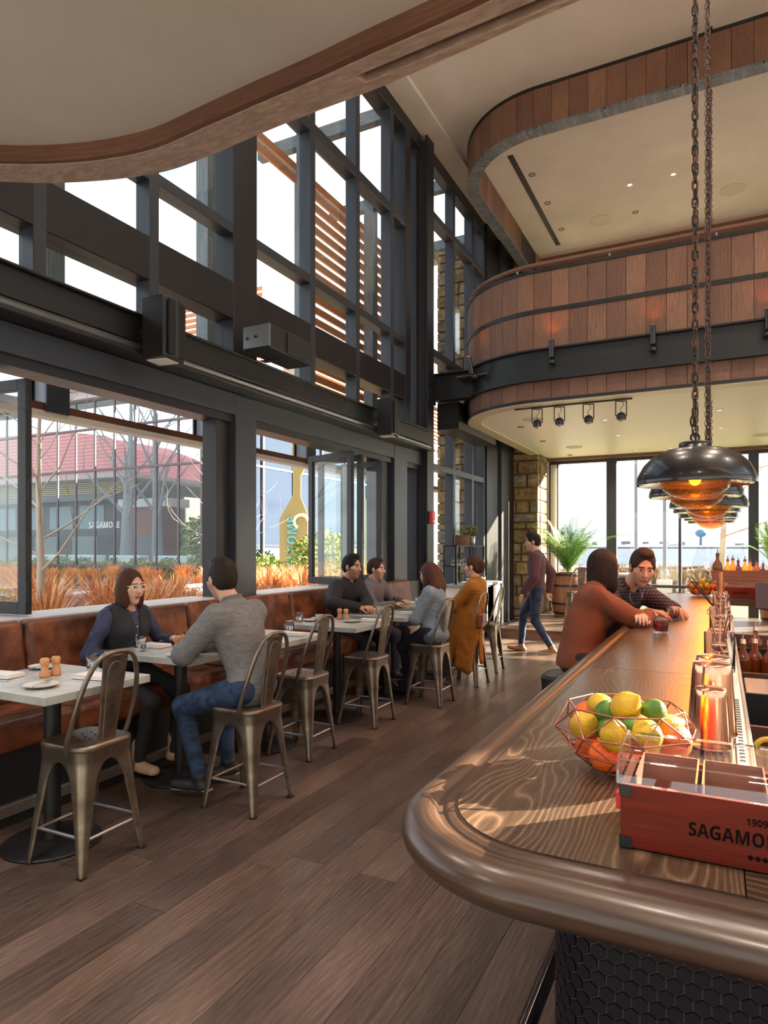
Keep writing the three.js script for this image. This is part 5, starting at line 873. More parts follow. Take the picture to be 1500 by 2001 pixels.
  // --- clothes
  const wa = o.wr || 1, wr = (x, y, z) => wa * 0.009 * (fbm(x * 9 + 30, y * 7 + z * 6 + 30, 512, 512, 2, 20) - 0.5) + wa * 0.005 * Math.sin((x - z) * 38 + y * 26) * (vn(x * 5 + 9, y * 5 + z * 3 + 9, 512, 512, 3) - 0.35);
  const g0 = o.bulk || 0.006, topP = [...bod(g0), ...armP(0, g0 + 0.004, o.sleeve || 0.98), ...armP(1, g0 + 0.004, o.sleeve || 0.98), ...(o.topExtra ? o.topExtra({ T, at, cap, W, V, ell, sh, arm, hipj }) : [])];
  topP.push(Object.assign(ell(Hn, [0, -0.08, 0.02], [0.001, 0.001, 0.001], 0.005), {}));
  const neckCut = cap(at(T, [0, SY + 0.055, 0.025]), at(Hd, [0, -0.02, 0.02]), 0.05, 0.06, 0.01); neckCut.cut = true; topP.push(neckCut);
  part(o.topName || 'sweater', field(topP, 0.012, wr), o.top, root);
  if (o.collar) { const c = []; const n = 22; for (let i = 0; i < n; i++) { const a = i / n * Math.PI * 2; if (o.collar.open && Math.abs(a - Math.PI / 2) < 0.5) continue; const p = at(T, [Math.cos(a) * 0.063, SY + 0.062 + (Math.sin(a) > 0 ? -0.022 * Math.sin(a) : 0), -0.004 + Math.sin(a) * 0.06]); c.push(cap(p, p.clone().addScaledVector(T.y, o.collar.h), 0.011, 0.008, 0.012)); } part('collar', field(c, 0.006), o.collar.m, root); }
  if (o.vest) { const vp = bod(0.02); for (const s of [0, 1]) { const c = cap(sh[s].clone().addScaledVector(T.x, s ? -0.012 : 0.012), arm[s][0], 0.068, 0.06, 0.01); c.cut = true; vp.push(c); } const nc = cap(at(T, [0, SY + 0.05, 0.04]), at(T, [0, 0.2 * q, 0.14]), 0.058, 0.035, 0.012); nc.cut = true; vp.push(nc); const n2 = cap(at(T, [0, SY + 0.03, 0]), at(T, [0, SY + 0.14, 0]), 0.07, 0.09, 0.01); n2.cut = true; vp.push(n2); part('vest', field(vp, 0.01, wr), o.vest, root); }
  if (leg) {
    part('trousers', field([ell(T, [0, 0.015, 0], [0.158, 0.105, 0.116], 0.05), ...legP(0, 0.006), ...legP(1, 0.006)], 0.012, (x, y, z) => wr(x, y, z) * 0.7), o.trousers, root);
    [0, 1].forEach((i) => { const a = leg[i][1], d = o.footDir ? V(...o.footDir[i]).normalize() : fwd.clone(), heel = a.clone().add(V(0, -0.055 * S, 0)).addScaledVector(d, -0.045), toe = heel.clone().addScaledVector(d, 0.2 * S); const sp = [cap(a.clone().add(V(0, o.boot ? 0.09 : 0.0, 0)), heel.clone().addScaledVector(d, 0.03), 0.05, 0.04, 0.03), cap(heel, toe, 0.036, 0.03, 0.03, upv, 0.9), cap(heel.clone().addScaledVector(d, 0.1), toe, 0.042, 0.034, 0.03, upv, 0.75)]; const c = { k: 0.006, cut: true, R: 0.3, lo: [heel.x, heel.y, heel.z], hi: [heel.x, heel.y, heel.z], f: (x, y, z) => (y - heel.y) + 0.024 }; const m = part('shoe', field([...sp, c], 0.007), o.shoes, root); if (o.sole) { const so = field([cap(heel.clone().add(V(0, -0.016, 0)), toe.clone().add(V(0, -0.016, 0)), 0.04, 0.037, 0.02, upv, 0.3)], 0.007); part('sole', so, o.sole, m); } });
  }
  if (o.glasses) { const gl = []; for (const s of [1, -1]) { const pts = []; for (let i = 0; i < 12; i++) { const a = i / 12 * Math.PI * 2; const p = at(Hd, [s * 0.034 + 0.025 * Math.sign(Math.cos(a)) * Math.pow(Math.abs(Math.cos(a)), 0.5), 0.006 + 0.018 * Math.sign(Math.sin(a)) * Math.pow(Math.abs(Math.sin(a)), 0.5), 0.103 - Math.abs(s * 0.034 + 0.025 * Math.cos(a)) * 0.14]); pts.push([p.x, p.y, p.z]); } gl.push(TUBE(pts, 0.0026, 30, 6, true)); const a = at(Hd, [s * 0.06, 0.014, 0.092]), b = at(Hd, [s * 0.08, 0.012, 0.0]); gl.push(BAR([a.x, a.y, a.z], [b.x, b.y, b.z], 0.0024, 6)); } const a = at(Hd, [0.01, 0.012, 0.103]), b = at(Hd, [-0.01, 0.012, 0.103]); gl.push(BAR([a.x, a.y, a.z], [b.x, b.y, b.z], 0.0024, 6)); part('glasses', MG(gl), M.white, root); }
  if (o.extra) o.extra({ root, T, at, arm, sh, W, Hd, SY, q, hipj, leg });
  return root;
}
const cloth = (c, o = {}) => phy(c, { roughness: 0.85, sheen: 0.3, sheenRoughness: 0.6, ...o });
const knitB = bumpTex(256, 48, 2, 170, [6, 6]);
const denim = cloth(0xffffff, { map: noiseTex(256, [0.09, 0.145, 0.25], [0.21, 0.29, 0.42], 10, 4, 171, [3, 3]) });
const navyPants = cloth([0.02, 0.022, 0.035]), blackPants = cloth([0.012, 0.012, 0.014]), shoeBlack = std([0.02, 0.02, 0.024], { roughness: 0.5 }), shoeTan = std([0.32, 0.16, 0.08], { roughness: 0.5 }), soleW = std([0.55, 0.48, 0.42], { roughness: 0.7 });
const skinA = [0.62, 0.36, 0.26], skinB = [0.55, 0.31, 0.215], skinC = [0.50, 0.27, 0.17];
const buttons = (root, T, at, SY, q, m, x = 0) => { const b = []; for (let i = 0; i < 5; i++) { const p = at(T, [x, SY - 0.05 - i * 0.06, 0.135 - (i > 2 ? 0.01 : 0)]); b.push(SP(0.005, p.x, p.y, p.z, 1, 1, 1, 8)); } part('buttons', MG(b), m, root); };
const E2 = Math.PI / 2;
// woman in a vest and glasses on the bench
person({ label: 'woman with bobbed brown hair, clear glasses and dark vest over a blue shirt', at: [-3.75, 0, -3.3], yaw: 1.45, pelvis: [-3.76, 0.69, -3.3], neck: [-3.69, 1.135, -3.29], head: [-3.655, 1.272, -3.29], hyaw: 1.5, hp: 0.06, fem: 1, skin: skinA, hairC: [0.06, 0.024, 0.014], hair: 'bob', lips: [0.45, 0.1, 0.09], hands: [[-3.47, 0.90, -3.5], [-3.53, 0.83, -3.13]], elbows: [[-3.75, 0.7, -3.75], [-3.75, 0.6, -2.9]], feet: [[-3.4, 0.14, -3.45], [-3.5, 0.12, -3.22]], knees: [[-3.2, 0.9, -3.45], [-3.2, 0.9, -3.2]], topName: 'shirt', top: cloth(0xffffff, { map: noiseTex(128, [0.17, 0.19, 0.29], [0.27, 0.30, 0.42], 12, 3, 172, [3, 3]) }), vest: cloth([0.018, 0.018, 0.024]), collar: { h: 0.03, m: cloth([0.09, 0.1, 0.15]), open: true }, trousers: blackPants, shoes: std([0.42, 0.27, 0.17], { roughness: 0.8 }), boot: 1, glasses: 1, extra: ({ root, T, at, SY, q }) => buttons(root, T, at, SY, q, M.white) });
// man in a grey sweater
person({ label: 'man in a grey quarter-zip sweater and jeans seen from behind', at: [-2.6, 0, -3.2], yaw: -1.62, pelvis: [-2.54, 0.70, -3.22], neck: [-2.70, 1.20, -3.22], head: [-2.79, 1.345, -3.23], hyaw: -1.95, hp: 0.12, skin: skinB, hairC: [0.02, 0.014, 0.011], hair: 'short', beard: 0.6, bulk: 0.022, s: 1.06, hands: [[-3.0, 0.915, -3.2], [-3.05, 0.915, -3.3]], elbows: [[-2.85, 0.75, -2.7], [-2.85, 0.75, -3.8]], handDir: [[[-0.4, 0, -1], [0, -1, 0], 0.5], [[-0.4, 0, 1], [0, -1, 0], 0.5]], feet: [[-2.87, 0.13, -3.12], [-2.9, 0.13, -3.42]], knees: [[-3.2, 0.8, -3.05], [-3.2, 0.8, -3.5]], footDir: [[-0.9, -0.02, 0.2], [-0.6, -0.02, 0.6]], top: cloth(0xffffff, { map: noiseTex(256, [0.36, 0.36, 0.36], [0.50, 0.50, 0.50], 40, 3, 173, [3, 3], 1), bumpMap: knitB, bumpScale: 0.001 }), collar: { h: 0.05, m: cloth([0.12, 0.12, 0.12]) }, trousers: denim, shoes: shoeBlack, sole: soleW });
// two men further along the bench
person({ label: 'dark-haired smiling man in a black jacket leaning on the table', at: [-3.72, 0, -6.25], yaw: 1.35, pelvis: [-3.74, 0.69, -6.3], neck: [-3.62, 1.185, -6.25], head: [-3.575, 1.335, -6.24], hyaw: 1.5, hp: 0.05, skin: skinC, hairC: [0.012, 0.01, 0.009], hair: 'short', beard: 0.75, bulk: 0.024, s: 1.04, hands: [[-3.3, 0.925, -6.05], [-3.34, 0.925, -5.95]], elbows: [[-3.5, 0.8, -6.8], [-3.5, 0.8, -5.6]], handDir: [[[0.8, 0, 0.5], [0, -1, 0], 0.8], [[0.8, 0, -0.3], [0, -1, 0], 0.8]], feet: [[-3.3, 0.12, -6.4], [-3.35, 0.12, -6.1]], knees: [[-3.1, 0.9, -6.4], [-3.1, 0.9, -6.1]], topName: 'jacket', top: cloth([0.013, 0.013, 0.016]), collar: { h: 0.05, m: cloth([0.014, 0.014, 0.017]), open: true }, trousers: navyPants, shoes: shoeBlack, extra: ({ root, T, at, SY }) => { const p = at(T, [-0.09, SY - 0.12, 0.135]); part('ribbon_pin', MG([B(0.012, 0.03, 0.006, p.x, p.y, p.z, 0, 0, 0.4)]), M.red, root); } });
person({ label: 'man with short brown beard in a grey cardigan facing the woman in mustard', at: [-3.74, 0, -6.98], yaw: 1.5, pelvis: [-3.76, 0.69, -7.0], neck: [-3.69, 1.145, -6.96], head: [-3.65, 1.285, -6.95], hyaw: 1.7, hp: 0.02, skin: skinA, hairC: [0.035, 0.022, 0.016], hair: 'short', beard: 0.55, bulk: 0.02, s: 1.0, hands: [[-3.4, 0.9, -7.15], [-3.4, 0.88, -6.9]], elbows: [[-3.7, 0.7, -7.5], [-3.7, 0.7, -6.5]], feet: [[-3.35, 0.12, -7.15], [-3.35, 0.12, -6.85]], knees: [[-3.1, 0.9, -7.1], [-3.1, 0.9, -6.9]], topName: 'cardigan', top: cloth([0.13, 0.115, 0.12], { bumpMap: knitB, bumpScale: 0.001 }), collar: { h: 0.035, m: cloth([0.33, 0.3, 0.42]), open: true }, trousers: navyPants, shoes: shoeBlack });
// woman in pale blue knit
person({ label: 'woman with long wavy auburn hair in a pale blue knit sweater', at: [-2.6, 0, -6.1], yaw: -1.5, pelvis: [-2.56, 0.70, -6.1], neck: [-2.58, 1.135, -6.14], head: [-2.63, 1.27, -6.16], hyaw: -1.75, hp: 0.08, fem: 1, skin: skinA, hairC: [0.075, 0.026, 0.018], hair: 'long', bulk: 0.02, hands: [[-2.88, 0.79, -6.08], [-2.9, 0.78, -6.2]], elbows: [[-2.5, 0.7, -5.7], [-2.5, 0.7, -6.6]], handDir: [[[-1, 0, -0.6], [0, -1, 0], 0.9], [[-1, 0, 0.3], [0, -1, 0], 0.9]], feet: [[-2.88, 0.16, -6.35], [-2.93, 0.1, -6.3]], knees: [[-3.3, 0.75, -6.05], [-3.2, 0.8, -6.3]], top: cloth(0xffffff, { map: noiseTex(128, [0.38, 0.44, 0.49], [0.53, 0.59, 0.64], 40, 2, 175, [4, 4], 1.6), bumpMap: knitB, bumpScale: 0.003 }), trousers: navyPants, shoes: shoeBlack, boot: 1, topExtra: ({ T, ell }) => [ell(T, [0, -0.03, -0.03], [0.17, 0.09, 0.13], 0.05)] });
// woman in mustard
person({ label: 'woman with pinned-up auburn hair in a long mustard cardigan', at: [-2.56, 0, -7.13], yaw: -1.6, pelvis: [-2.5, 0.70, -7.13], neck: [-2.47, 1.18, -7.1], head: [-2.49, 1.325, -7.09], hyaw: -1.6, hp: 0.0, fem: 1, skin: skinA, hairC: [0.06, 0.022, 0.014], hair: 'updo', bulk: 0.02, hands: [[-2.88, 0.92, -7.05], [-2.88, 0.9, -7.25]], elbows: [[-2.4, 0.7, -6.7], [-2.4, 0.7, -7.6]], feet: [[-2.85, 0.14, -7.05], [-2.87, 0.12, -7.25]], knees: [[-3.2, 0.8, -7.0], [-3.2, 0.8, -7.3]], topName: 'cardigan', top: cloth(0xffffff, { map: noiseTex(128, [0.50, 0.31, 0.06], [0.66, 0.43, 0.10], 40, 2, 176, [4, 4], 1.4), bumpMap: knitB, bumpScale: 0.002 }), collar: { h: 0.03, m: cloth([0.3, 0.15, 0.025]), open: true }, trousers: navyPants, shoes: shoeBlack, boot: 1, topExtra: ({ W, cap, V }) => [[-2.72, -6.94], [-2.6, -6.9], [-2.48, -6.89]].map(([x, z], i) => cap(W([x + 0.05, 0.8, -6.97]), W([x, 0.26 - 0.03 * i, z]), 0.06, 0.045, 0.05, V(0, 0, 1), 0.4)).concat([cap(W([-2.42, 0.8, -7.1]), W([-2.36, 0.3, -7.0]), 0.06, 0.05, 0.05, V(1, 0, 0), 0.4)]) });
// man walking past
person({ label: 'man in a plum jacket and jeans walking past the platform', at: [-2.4, 0, -9.66], yaw: -1.5, pelvis: [-2.4, 0.93, -9.66], neck: [-2.42, 1.47, -9.66], head: [-2.47, 1.625, -9.66], hyaw: -1.3, hp: 0.1, skin: skinB, hairC: [0.02, 0.015, 0.012], hair: 'short', bulk: 0.024, s: 1.06, hands: [[-2.52, 0.9, -9.36], [-2.3, 0.9, -9.95]], elbows: [[-2.2, 1.1, -9.3], [-2.0, 1.1, -10.1]], feet: [[-2.18, 0.1, -9.6], [-2.66, 0.09, -9.72]], knees: [[-2.9, 0.6, -9.6], [-2.9, 0.5, -9.75]], footDir: [[-1, -0.2, 0.1], [-1, 0.1, 0.1]], topName: 'jacket', top: cloth([0.075, 0.03, 0.04]), collar: { h: 0.03, m: cloth([0.05, 0.02, 0.03]), open: true }, trousers: denim, shoes: shoeTan });
// couple at the bar
person({ label: 'woman with a dark straight bob in a rust cardigan leaning on the bar', at: [-0.84, 0, -4.3], yaw: 2.0, pelvis: [-0.80, 0.83, -4.25], neck: [-0.715, 1.27, -4.38], head: [-0.675, 1.405, -4.46], hyaw: 2.35, hp: 0.02, fem: 1, s: 1.04, skin: skinA, hairC: [0.022, 0.012, 0.012], hair: 'bob', bulk: 0.012, hands: [[-0.44, 1.135, -4.28], [-0.41, 1.125, -4.5]], elbows: [[-0.75, 0.95, -5.0], [-0.3, 0.95, -3.8]], handDir: [[[0.2, 0, 1], [0, -1, 0], 0.5], [[0, 0, -1], [0, -1, 0], 0.5]], feet: [[-0.62, 0.28, -4.5], [-0.68, 0.28, -4.25]], knees: [[-0.4, 0.9, -4.6], [-0.4, 0.9, -4.3]], wr: 1.9, topName: 'cardigan', top: cloth([0.18, 0.045, 0.017], { bumpMap: knitB, bumpScale: 0.0015 }), trousers: blackPants, shoes: shoeBlack, topExtra: ({ T, ell, cap, hipj, V, W }) => { const h = W([-0.8, 0.8, -4.25]); return [ell(T, [0, -0.02, 0], [0.17, 0.14, 0.132], 0.04), ell(T, [0, 0.17, -0.012], [0.15, 0.2, 0.118], 0.06), { k: 0.006, cut: true, R: 0.5, lo: [h.x, h.y, h.z], hi: [h.x, h.y, h.z], f: (x, y, z) => y - h.y }]; } });
{
  const c = document.createElement('canvas'); c.width = c.height = 128; const x = c.getContext('2d'); x.fillStyle = '#2c1a26'; x.fillRect(0, 0, 128, 128); x.fillStyle = 'rgba(10,8,20,0.55)'; for (let i = 0; i < 4; i++) { x.fillRect(i * 32, 0, 14, 128); x.fillRect(0, i * 32, 128, 14); } x.fillStyle = 'rgba(190,170,190,0.5)'; for (let i = 0; i < 4; i++) { x.fillRect(i * 32 + 22, 0, 3, 128); x.fillRect(0, i * 32 + 22, 128, 3); }
  const tx = new THREE.CanvasTexture(c); tx.wrapS = tx.wrapT = THREE.RepeatWrapping; tx.colorSpace = THREE.SRGBColorSpace; tx.repeat.set(11, 11);
  person({ label: 'man with short brown hair in a dark checked short-sleeved shirt at the bar', at: [-0.84, 0, -5.3], yaw: 1.05, pelvis: [-0.84, 0.83, -5.32], neck: [-0.60, 1.275, -5.16], head: [-0.505, 1.40, -5.08], hyaw: 0.35, hp: 0.28, hr: -0.08, skin: skinB, hairC: [0.04, 0.024, 0.018], hair: 'short', beard: 0.3, bulk: 0.02, s: 1.05, sleeve: 0.12, hands: [[-0.27, 1.115, -4.95], [-0.43, 1.115, -4.73]], elbows: [[-0.2, 0.95, -5.5], [-0.75, 0.95, -4.6]], handDir: [[[0.2, 0, 1], [0, -1, 0], 0.4], [[0.9, 0, 0.3], [0, -1, 0], 0.4]], feet: [[-0.66, 0.28, -5.35], [-0.66, 0.28, -5.1]], knees: [[-0.4, 0.9, -5.3], [-0.4, 0.9, -5.1]], topName: 'shirt', top: cloth(0xffffff, { map: tx }), collar: { h: 0.03, m: cloth(0xffffff, { map: tx }), open: true }, trousers: navyPants, shoes: shoeBlack });
}
// handbag on the mustard woman's stool
{ const t = thing('handbag', 'small brown leather handbag hanging from the stool of the woman in mustard', 'bag', [-2.36, 0.74, -7.0], 0.1); part('body', RB(0.06, 0.15, 0.2, 0.02, 0, 0, 0, 3), std([0.2, 0.06, 0.035], { roughness: 0.4 }), t); part('flap', RB(0.012, 0.09, 0.2, 0.005, 0.033, 0.025, 0, 2), std([0.17, 0.05, 0.03], { roughness: 0.4 }), t); part('strap', TUBE([[0, 0.07, -0.09], [-0.02, 0.2, -0.06], [-0.02, 0.2, 0.06], [0, 0.07, 0.09]], 0.006, 20, 6), std([0.17, 0.05, 0.03]), t); part('clasp', SP(0.008, 0.042, -0.01, 0), M.brass, t); }
// ---------- outside: courtyard, canopy, glazed wing ----------
const GY = -0.12;
const pave = std(0xffffff, { map: noiseTex(256, [0.62, 0.57, 0.55], [0.74, 0.70, 0.68], 12, 4, 200, [0.5, 0.5]), roughness: 0.9 });
const orangeWood = std([0.6, 0.21, 0.07], { bumpMap: pb1, bumpScale: 0.001, roughness: 0.6 });
{
  const g = struct('ground_courtyard', uvm(BE(-70, -4.31, GY - 0.3, GY, -60, 12), 'z'), pave);
  // steel canopy frame with timber edge beam
  const c = thing('canopy_frame', 'galvanised steel canopy frame with timber edge beam outside the windows', 'canopy', [-6, 0, 0]);
  for (const z of [-2.1, -4.38, -6.66, -8.94, -11.2, -13.4]) { part('post', RBE(-0.1, 0.1, 2.9, 8.35, z - 0.1, z + 0.1, 0.006), M.galv, c); part('post_shoe', BE(-0.13, -0.105, 2.88, 3.4, z - 0.13, z + 0.13), M.steel, c); part('post_shoe', BE(0.105, 0.13, 2.88, 3.42, z - 0.13, z + 0.13), M.mullion2, c); part('cross_beam', RBE(-0.9, 1.6, 8.02, 8.22, z - 0.07, z + 0.07, 0.005), M.galv, c); }
  part('edge_beam', uvm(BE(-0.06, 0.1, 2.89, 2.965, 1, -14.5), 'z'), tint([0.75, 0.42, 0.3], pw1, pb1), c); part('edge_strip', BE(-0.06, 0.102, 2.83, 2.89, 1, -14.5), std([0.75, 0.66, 0.58]), c);
  part('rail_beam', RBE(-0.09, 0.09, 4.05, 4.22, 1, -7, 0.005), M.galv, c); part('top_beam', RBE(-0.1, 0.1, 8.22, 8.42, 1, -14.5, 0.005), M.galv, c); part('top_beam', RBE(-0.95, -0.8, 8.22, 8.4, 1, -14.5, 0.005), M.galv, c);
  const l = thing('timber_louvre_screen', 'stack of orange timber louvre slats outside the tall windows', 'louvre', [-6.3, 0, 0]);
  for (let i = 0; i < 20; i++) { const y = 7.86 - i * 0.198, z0 = i < 2 ? -7.2 : -9.5; const gm = B(0.04, 0.115, 14.4 + z0, 0, y, (z0 - 14.4) / 2, 0, 0, -0.12); part('slat', uvm(gm, 'z', rr(0, 5), rr(0, 5)), orangeWood, l); }
  for (const z of [-9.3, -11.2, -13.2]) part('slat_post', RBE(-0.12, -0.03, 3.9, 8.0, z - 0.05, z + 0.05, 0.005), M.galv, l);
}
// glazed wing: convex corner at (-16.4, -19.2)
{
  const b = thing('glazed_wing', 'two-storey glass curtain wall wing across the courtyard', 'building', [-16.4, GY, -19.2]);
  const fr = std([0.09, 0.085, 0.1], { roughness: 0.5 }), gl = M.glassDark, lv = [0.0, 0.85, 4.85, 6.6, 7.8];
  for (let i = 0; i <= 17; i++) part('mullion', BE(-i * 1.17 - 0.045, -i * 1.17 + 0.045, 0, 7.9, -0.02, 0.03), fr, b);
  for (let i = 1; i <= 9; i++) part('mullion', BE(-0.08, 0.08, 0, 7.9, -i * 2.2 - 0.05, -i * 2.2 + 0.05), fr, b);
  for (const y of lv) { part('transom', BE(-20, 0, y, y + 0.08, -0.07, 0.07), fr, b); part('transom', BE(-0.07, 0.07, y, y + 0.08, -20, 0), fr, b); }
  for (let i = 0; i < 17; i++) for (let j = 0; j < 4; j++) part('pane', BE(-(i + 1) * 1.17 + 0.045, -i * 1.17 - 0.045, lv[j] + 0.08, lv[j + 1], -0.005, 0.005), gl, b);
  for (let i = 0; i < 9; i++) for (let j = 0; j < 4; j++) part('pane', BE(-0.005, 0.005, lv[j] + 0.08, lv[j + 1], -i * 2.2 - 2.15, -i * 2.2 - 0.05), std([0.24, 0.30, 0.37], { metalness: 1, roughness: 0.03 }), b);
  part('roof', BE(-20.5, 0.3, 7.88, 8.2, -1.2, 0.3), std([0.3, 0.3, 0.32]), b); part('roof', BE(-1.2, 0.3, 7.88, 8.2, -20.5, -1.2), std([0.3, 0.3, 0.32]), b); part('floor', BE(-20, 0, -0.05, 0.02, -1.2, 0), std([0.35, 0.38, 0.36]), b);
  part('eave_panel', BE(-20.5, 0.4, 8.2, 8.4, -1.3, 0.4), std([0.22, 0.22, 0.24]), b);
}
// dark distillery-like building with a tiled roof, seen through the glass
const roofTile = std(0xffffff, { map: dtex(128, 128, (u, v) => { const r = Math.abs(((v * 8) % 1) - 0.5) * 2, c = Math.abs(((u * 8 + Math.floor(v * 8) * 0.5) % 1) - 0.5) * 2, k = 0.75 + 0.25 * sst(0.1, 0.4, r) - 0.1 * c; return [0.86 * k, 0.52 * k, 0.52 * k]; }, true, [0.5, 0.5]), roughness: 0.8 });
{
  const b = thing('tiled_roof_building', 'dark low building with a pink tiled roof beyond the glass wing', 'building', [-42, GY, -31]);
  part('wall', BE(-22, 7.5, 0, 6.3, -8, 0), std([0.01, 0.016, 0.018], { roughness: 0.6 }), b);
  part('roof', (() => { const p = [[-24, 6.3], [9, 6.3], [7, 8.2], [4, 9.4], [-1, 10.1], [-24, 10.3]]; const g = EX(p, 6); g.translate(0, 0, -7); return uvm(g, 'x'); })(), roofTile, b);
  part('eave', BE(-24, 9, 6.1, 6.35, -8, 1.6), std([0.3, 0.28, 0.27]), b);
  for (let i = 0; i < 6; i++) part('canopy_slat', BE(-20, 7.8, 5.2 + i * 0.16, 5.25 + i * 0.16, 1.0 - i * 0.2, 1.06 - i * 0.2), std([0.55, 0.45, 0.08]), b);
  part('canopy', BE(-20, 7.7, 4.7, 5.1, 0, 1.5), std([0.06, 0.065, 0.065]), b);
  for (let i = 0; i < 8; i++) part('window', BE(-19 + i * 3.1, -16.6 + i * 3.1, 2.9, 4.5, 0.01, 0.05), std([0.05, 0.16, 0.18], { roughness: 0.2 }), b);
  for (let i = 0; i < 6; i++) part('shopfront', BE(-18 + i * 4, -15.5 + i * 4, 0.2, 2.4, 0.01, 0.06), std([0.05, 0.09, 0.08], { roughness: 0.1 }), b);
  part('lettering', mv(textG('SAGAMORE', 0.42, 0.95, 0.06), 3.7, 2.95, 0.06), M.white, b);
}
{
  const b = thing('rust_pavilion', 'small rust-red pavilion with a flat grey roof beyond the glass wing', 'building', [-31.6, GY, -29.5]);
  part('wall', BE(-1.3, 1.4, 0, 4.1, -1.4, 0), std([0.22, 0.07, 0.05]), b); part('roof', BE(-1.6, 2.3, 4.1, 4.6, -1.45, 0.6), std([0.42, 0.42, 0.4]), b); part('door', BE(-0.8, 0.8, 0, 2.4, 0, 0.04), std([0.05, 0.06, 0.06], { roughness: 0.2 }), b);
}
// red-tiled far roof and slatted tower above the canopy line
{
  const b = thing('roof_with_slats', 'far building with pale tiled roof and orange slatted wall beyond the canopy', 'building', [-24, GY, -20]);
  const g = EX([[0, 0], [0, 12], [3.2, 0]], 16); g.translate(0, 0, -16); // lean-to profile
  part('roof', (() => { const q = GRID(16, 8, (u, v) => [lerp(0, 5, v), lerp(19.5, 15.5, v) - 3.2, -24 + 22 * (1 - u) - 6, u * 22, v * 6.5]); return q; })(), std(0xffffff, { map: dtex(128, 128, (u, v) => { const k = sst(0.25, 0.4, Math.abs(((u * 6 + Math.floor(v * 6) * 0.4) % 1) - 0.5)) * sst(0.2, 0.35, (v * 6) % 1); return [0.93 - 0.25 * (1 - k), 0.84 - 0.45 * (1 - k), 0.80 - 0.45 * (1 - k)]; }, true, [0.25, 0.25]), roughness: 0.7 }), b);
  part('wall', BE(3.9, 4.6, 0, 12.3, -30, -8), std([0.45, 0.42, 0.36]), b); part('gutter', BE(4.6, 5.1, 12.1, 12.4, -30, -8), M.galv, b);
  for (let i = 0; i < 12; i++) part('slat', BE(4.7, 4.8, 9 + i * 0.28, 9.15 + i * 0.28, -30, -8), orangeWood, b);
  part('side_roof', (() => GRID(4, 4, (u, v) => [-10 + u * 10, 14.6 + v * 2.2, -6 - v * 5, u * 10, v * 6]))(), roofTile, b);
  for (let i = 0; i < 14; i++) part('slat', BE(-10, 4, 10.4 + i * 0.3, 10.56 + i * 0.3, -6.2, -6.1), orangeWood, b);
}
// ---------- planting ----------
function blades(n, h, spread, cols) { // clump of arching blades with coloured tips
  const p = [], c = [];
  for (let i = 0; i < n; i++) {
    const a = rr(0, 6.28), l = h * rr(0.65, 1.1), s = spread * rr(0.1, 1), w = rr(0.002, 0.0045), bx = Math.cos(a) * 0.1 * rnd(), bz = Math.sin(a) * 0.1 * rnd(), px = -Math.sin(a) * w, pz = Math.cos(a) * w, cc = cols[rnd() * cols.length | 0];
    const pt = (t) => [bx + Math.cos(a) * s * t * t, l * (t - 0.18 * t * t * t), bz + Math.sin(a) * s * t * t];
    for (let k = 0; k < 4; k++) { const A = pt(k / 4), Bq = pt((k + 1) / 4), wa = 1 + (k > 2 ? 1.2 : 0), wb = k === 3 ? 0.2 : 1 + (k > 1 ? 1.2 : 0); const q = [[A[0] - px * wa, A[1], A[2] - pz * wa], [A[0] + px * wa, A[1], A[2] + pz * wa], [Bq[0] + px * wb, Bq[1], Bq[2] + pz * wb], [Bq[0] - px * wb, Bq[1], Bq[2] - pz * wb]]; for (const j of [0, 1, 2, 0, 2, 3]) { p.push(...q[j]); c.push(...cc); } }
  }
  const g = new THREE.BufferGeometry(); g.setAttribute('position', new THREE.Float32BufferAttribute(p, 3)); g.setAttribute('color', new THREE.Float32BufferAttribute(c, 3)); g.computeVertexNormals(); return g;
}
function leaves(n, R, size, cols) { // crown of separate leaves filling an ellipsoid
  const p = [], c = [];
  for (let i = 0; i < n; i++) {
    const u = rr(-1, 1), a = rr(0, 6.28), r = Math.cbrt(rr(0.25, 1)) * (0.75 + 0.25 * vn(u * 4 + 20, a * 2 + 20, 256, 256, 6)), q = Math.sqrt(1 - u * u), o = V(Math.cos(a) * q * r * R[0], u * r * R[1], Math.sin(a) * q * r * R[2]), d = V(rr(-1, 1), rr(-0.6, 0.8), rr(-1, 1)).normalize(), e = V(rr(-1, 1), rr(-1, 1), rr(-1, 1)).cross(d).normalize(), s = size * rr(0.6, 1.3), cc = cols[rnd() * cols.length | 0];
    const A = o, Bq = o.clone().addScaledVector(d, s * 0.5).addScaledVector(e, s * 0.28), C = o.clone().addScaledVector(d, s), D = o.clone().addScaledVector(d, s * 0.5).addScaledVector(e, -s * 0.28);
    for (const t of [A, Bq, C, A, C, D]) { p.push(t.x, t.y, t.z); c.push(...cc); }
  }
  const g = new THREE.BufferGeometry(); g.setAttribute('position', new THREE.Float32BufferAttribute(p, 3)); g.setAttribute('color', new THREE.Float32BufferAttribute(c, 3)); g.computeVertexNormals(); return g;
}
const leafM = phy(0xffffff, { vertexColors: true, roughness: 0.7, transmission: 0.0 });
const bladeG = [0, 1, 2].map(() => blades(260, 1.25, 0.6, [[0.62, 0.22, 0.07], [0.75, 0.36, 0.13], [0.5, 0.17, 0.06], [0.8, 0.5, 0.25]]));
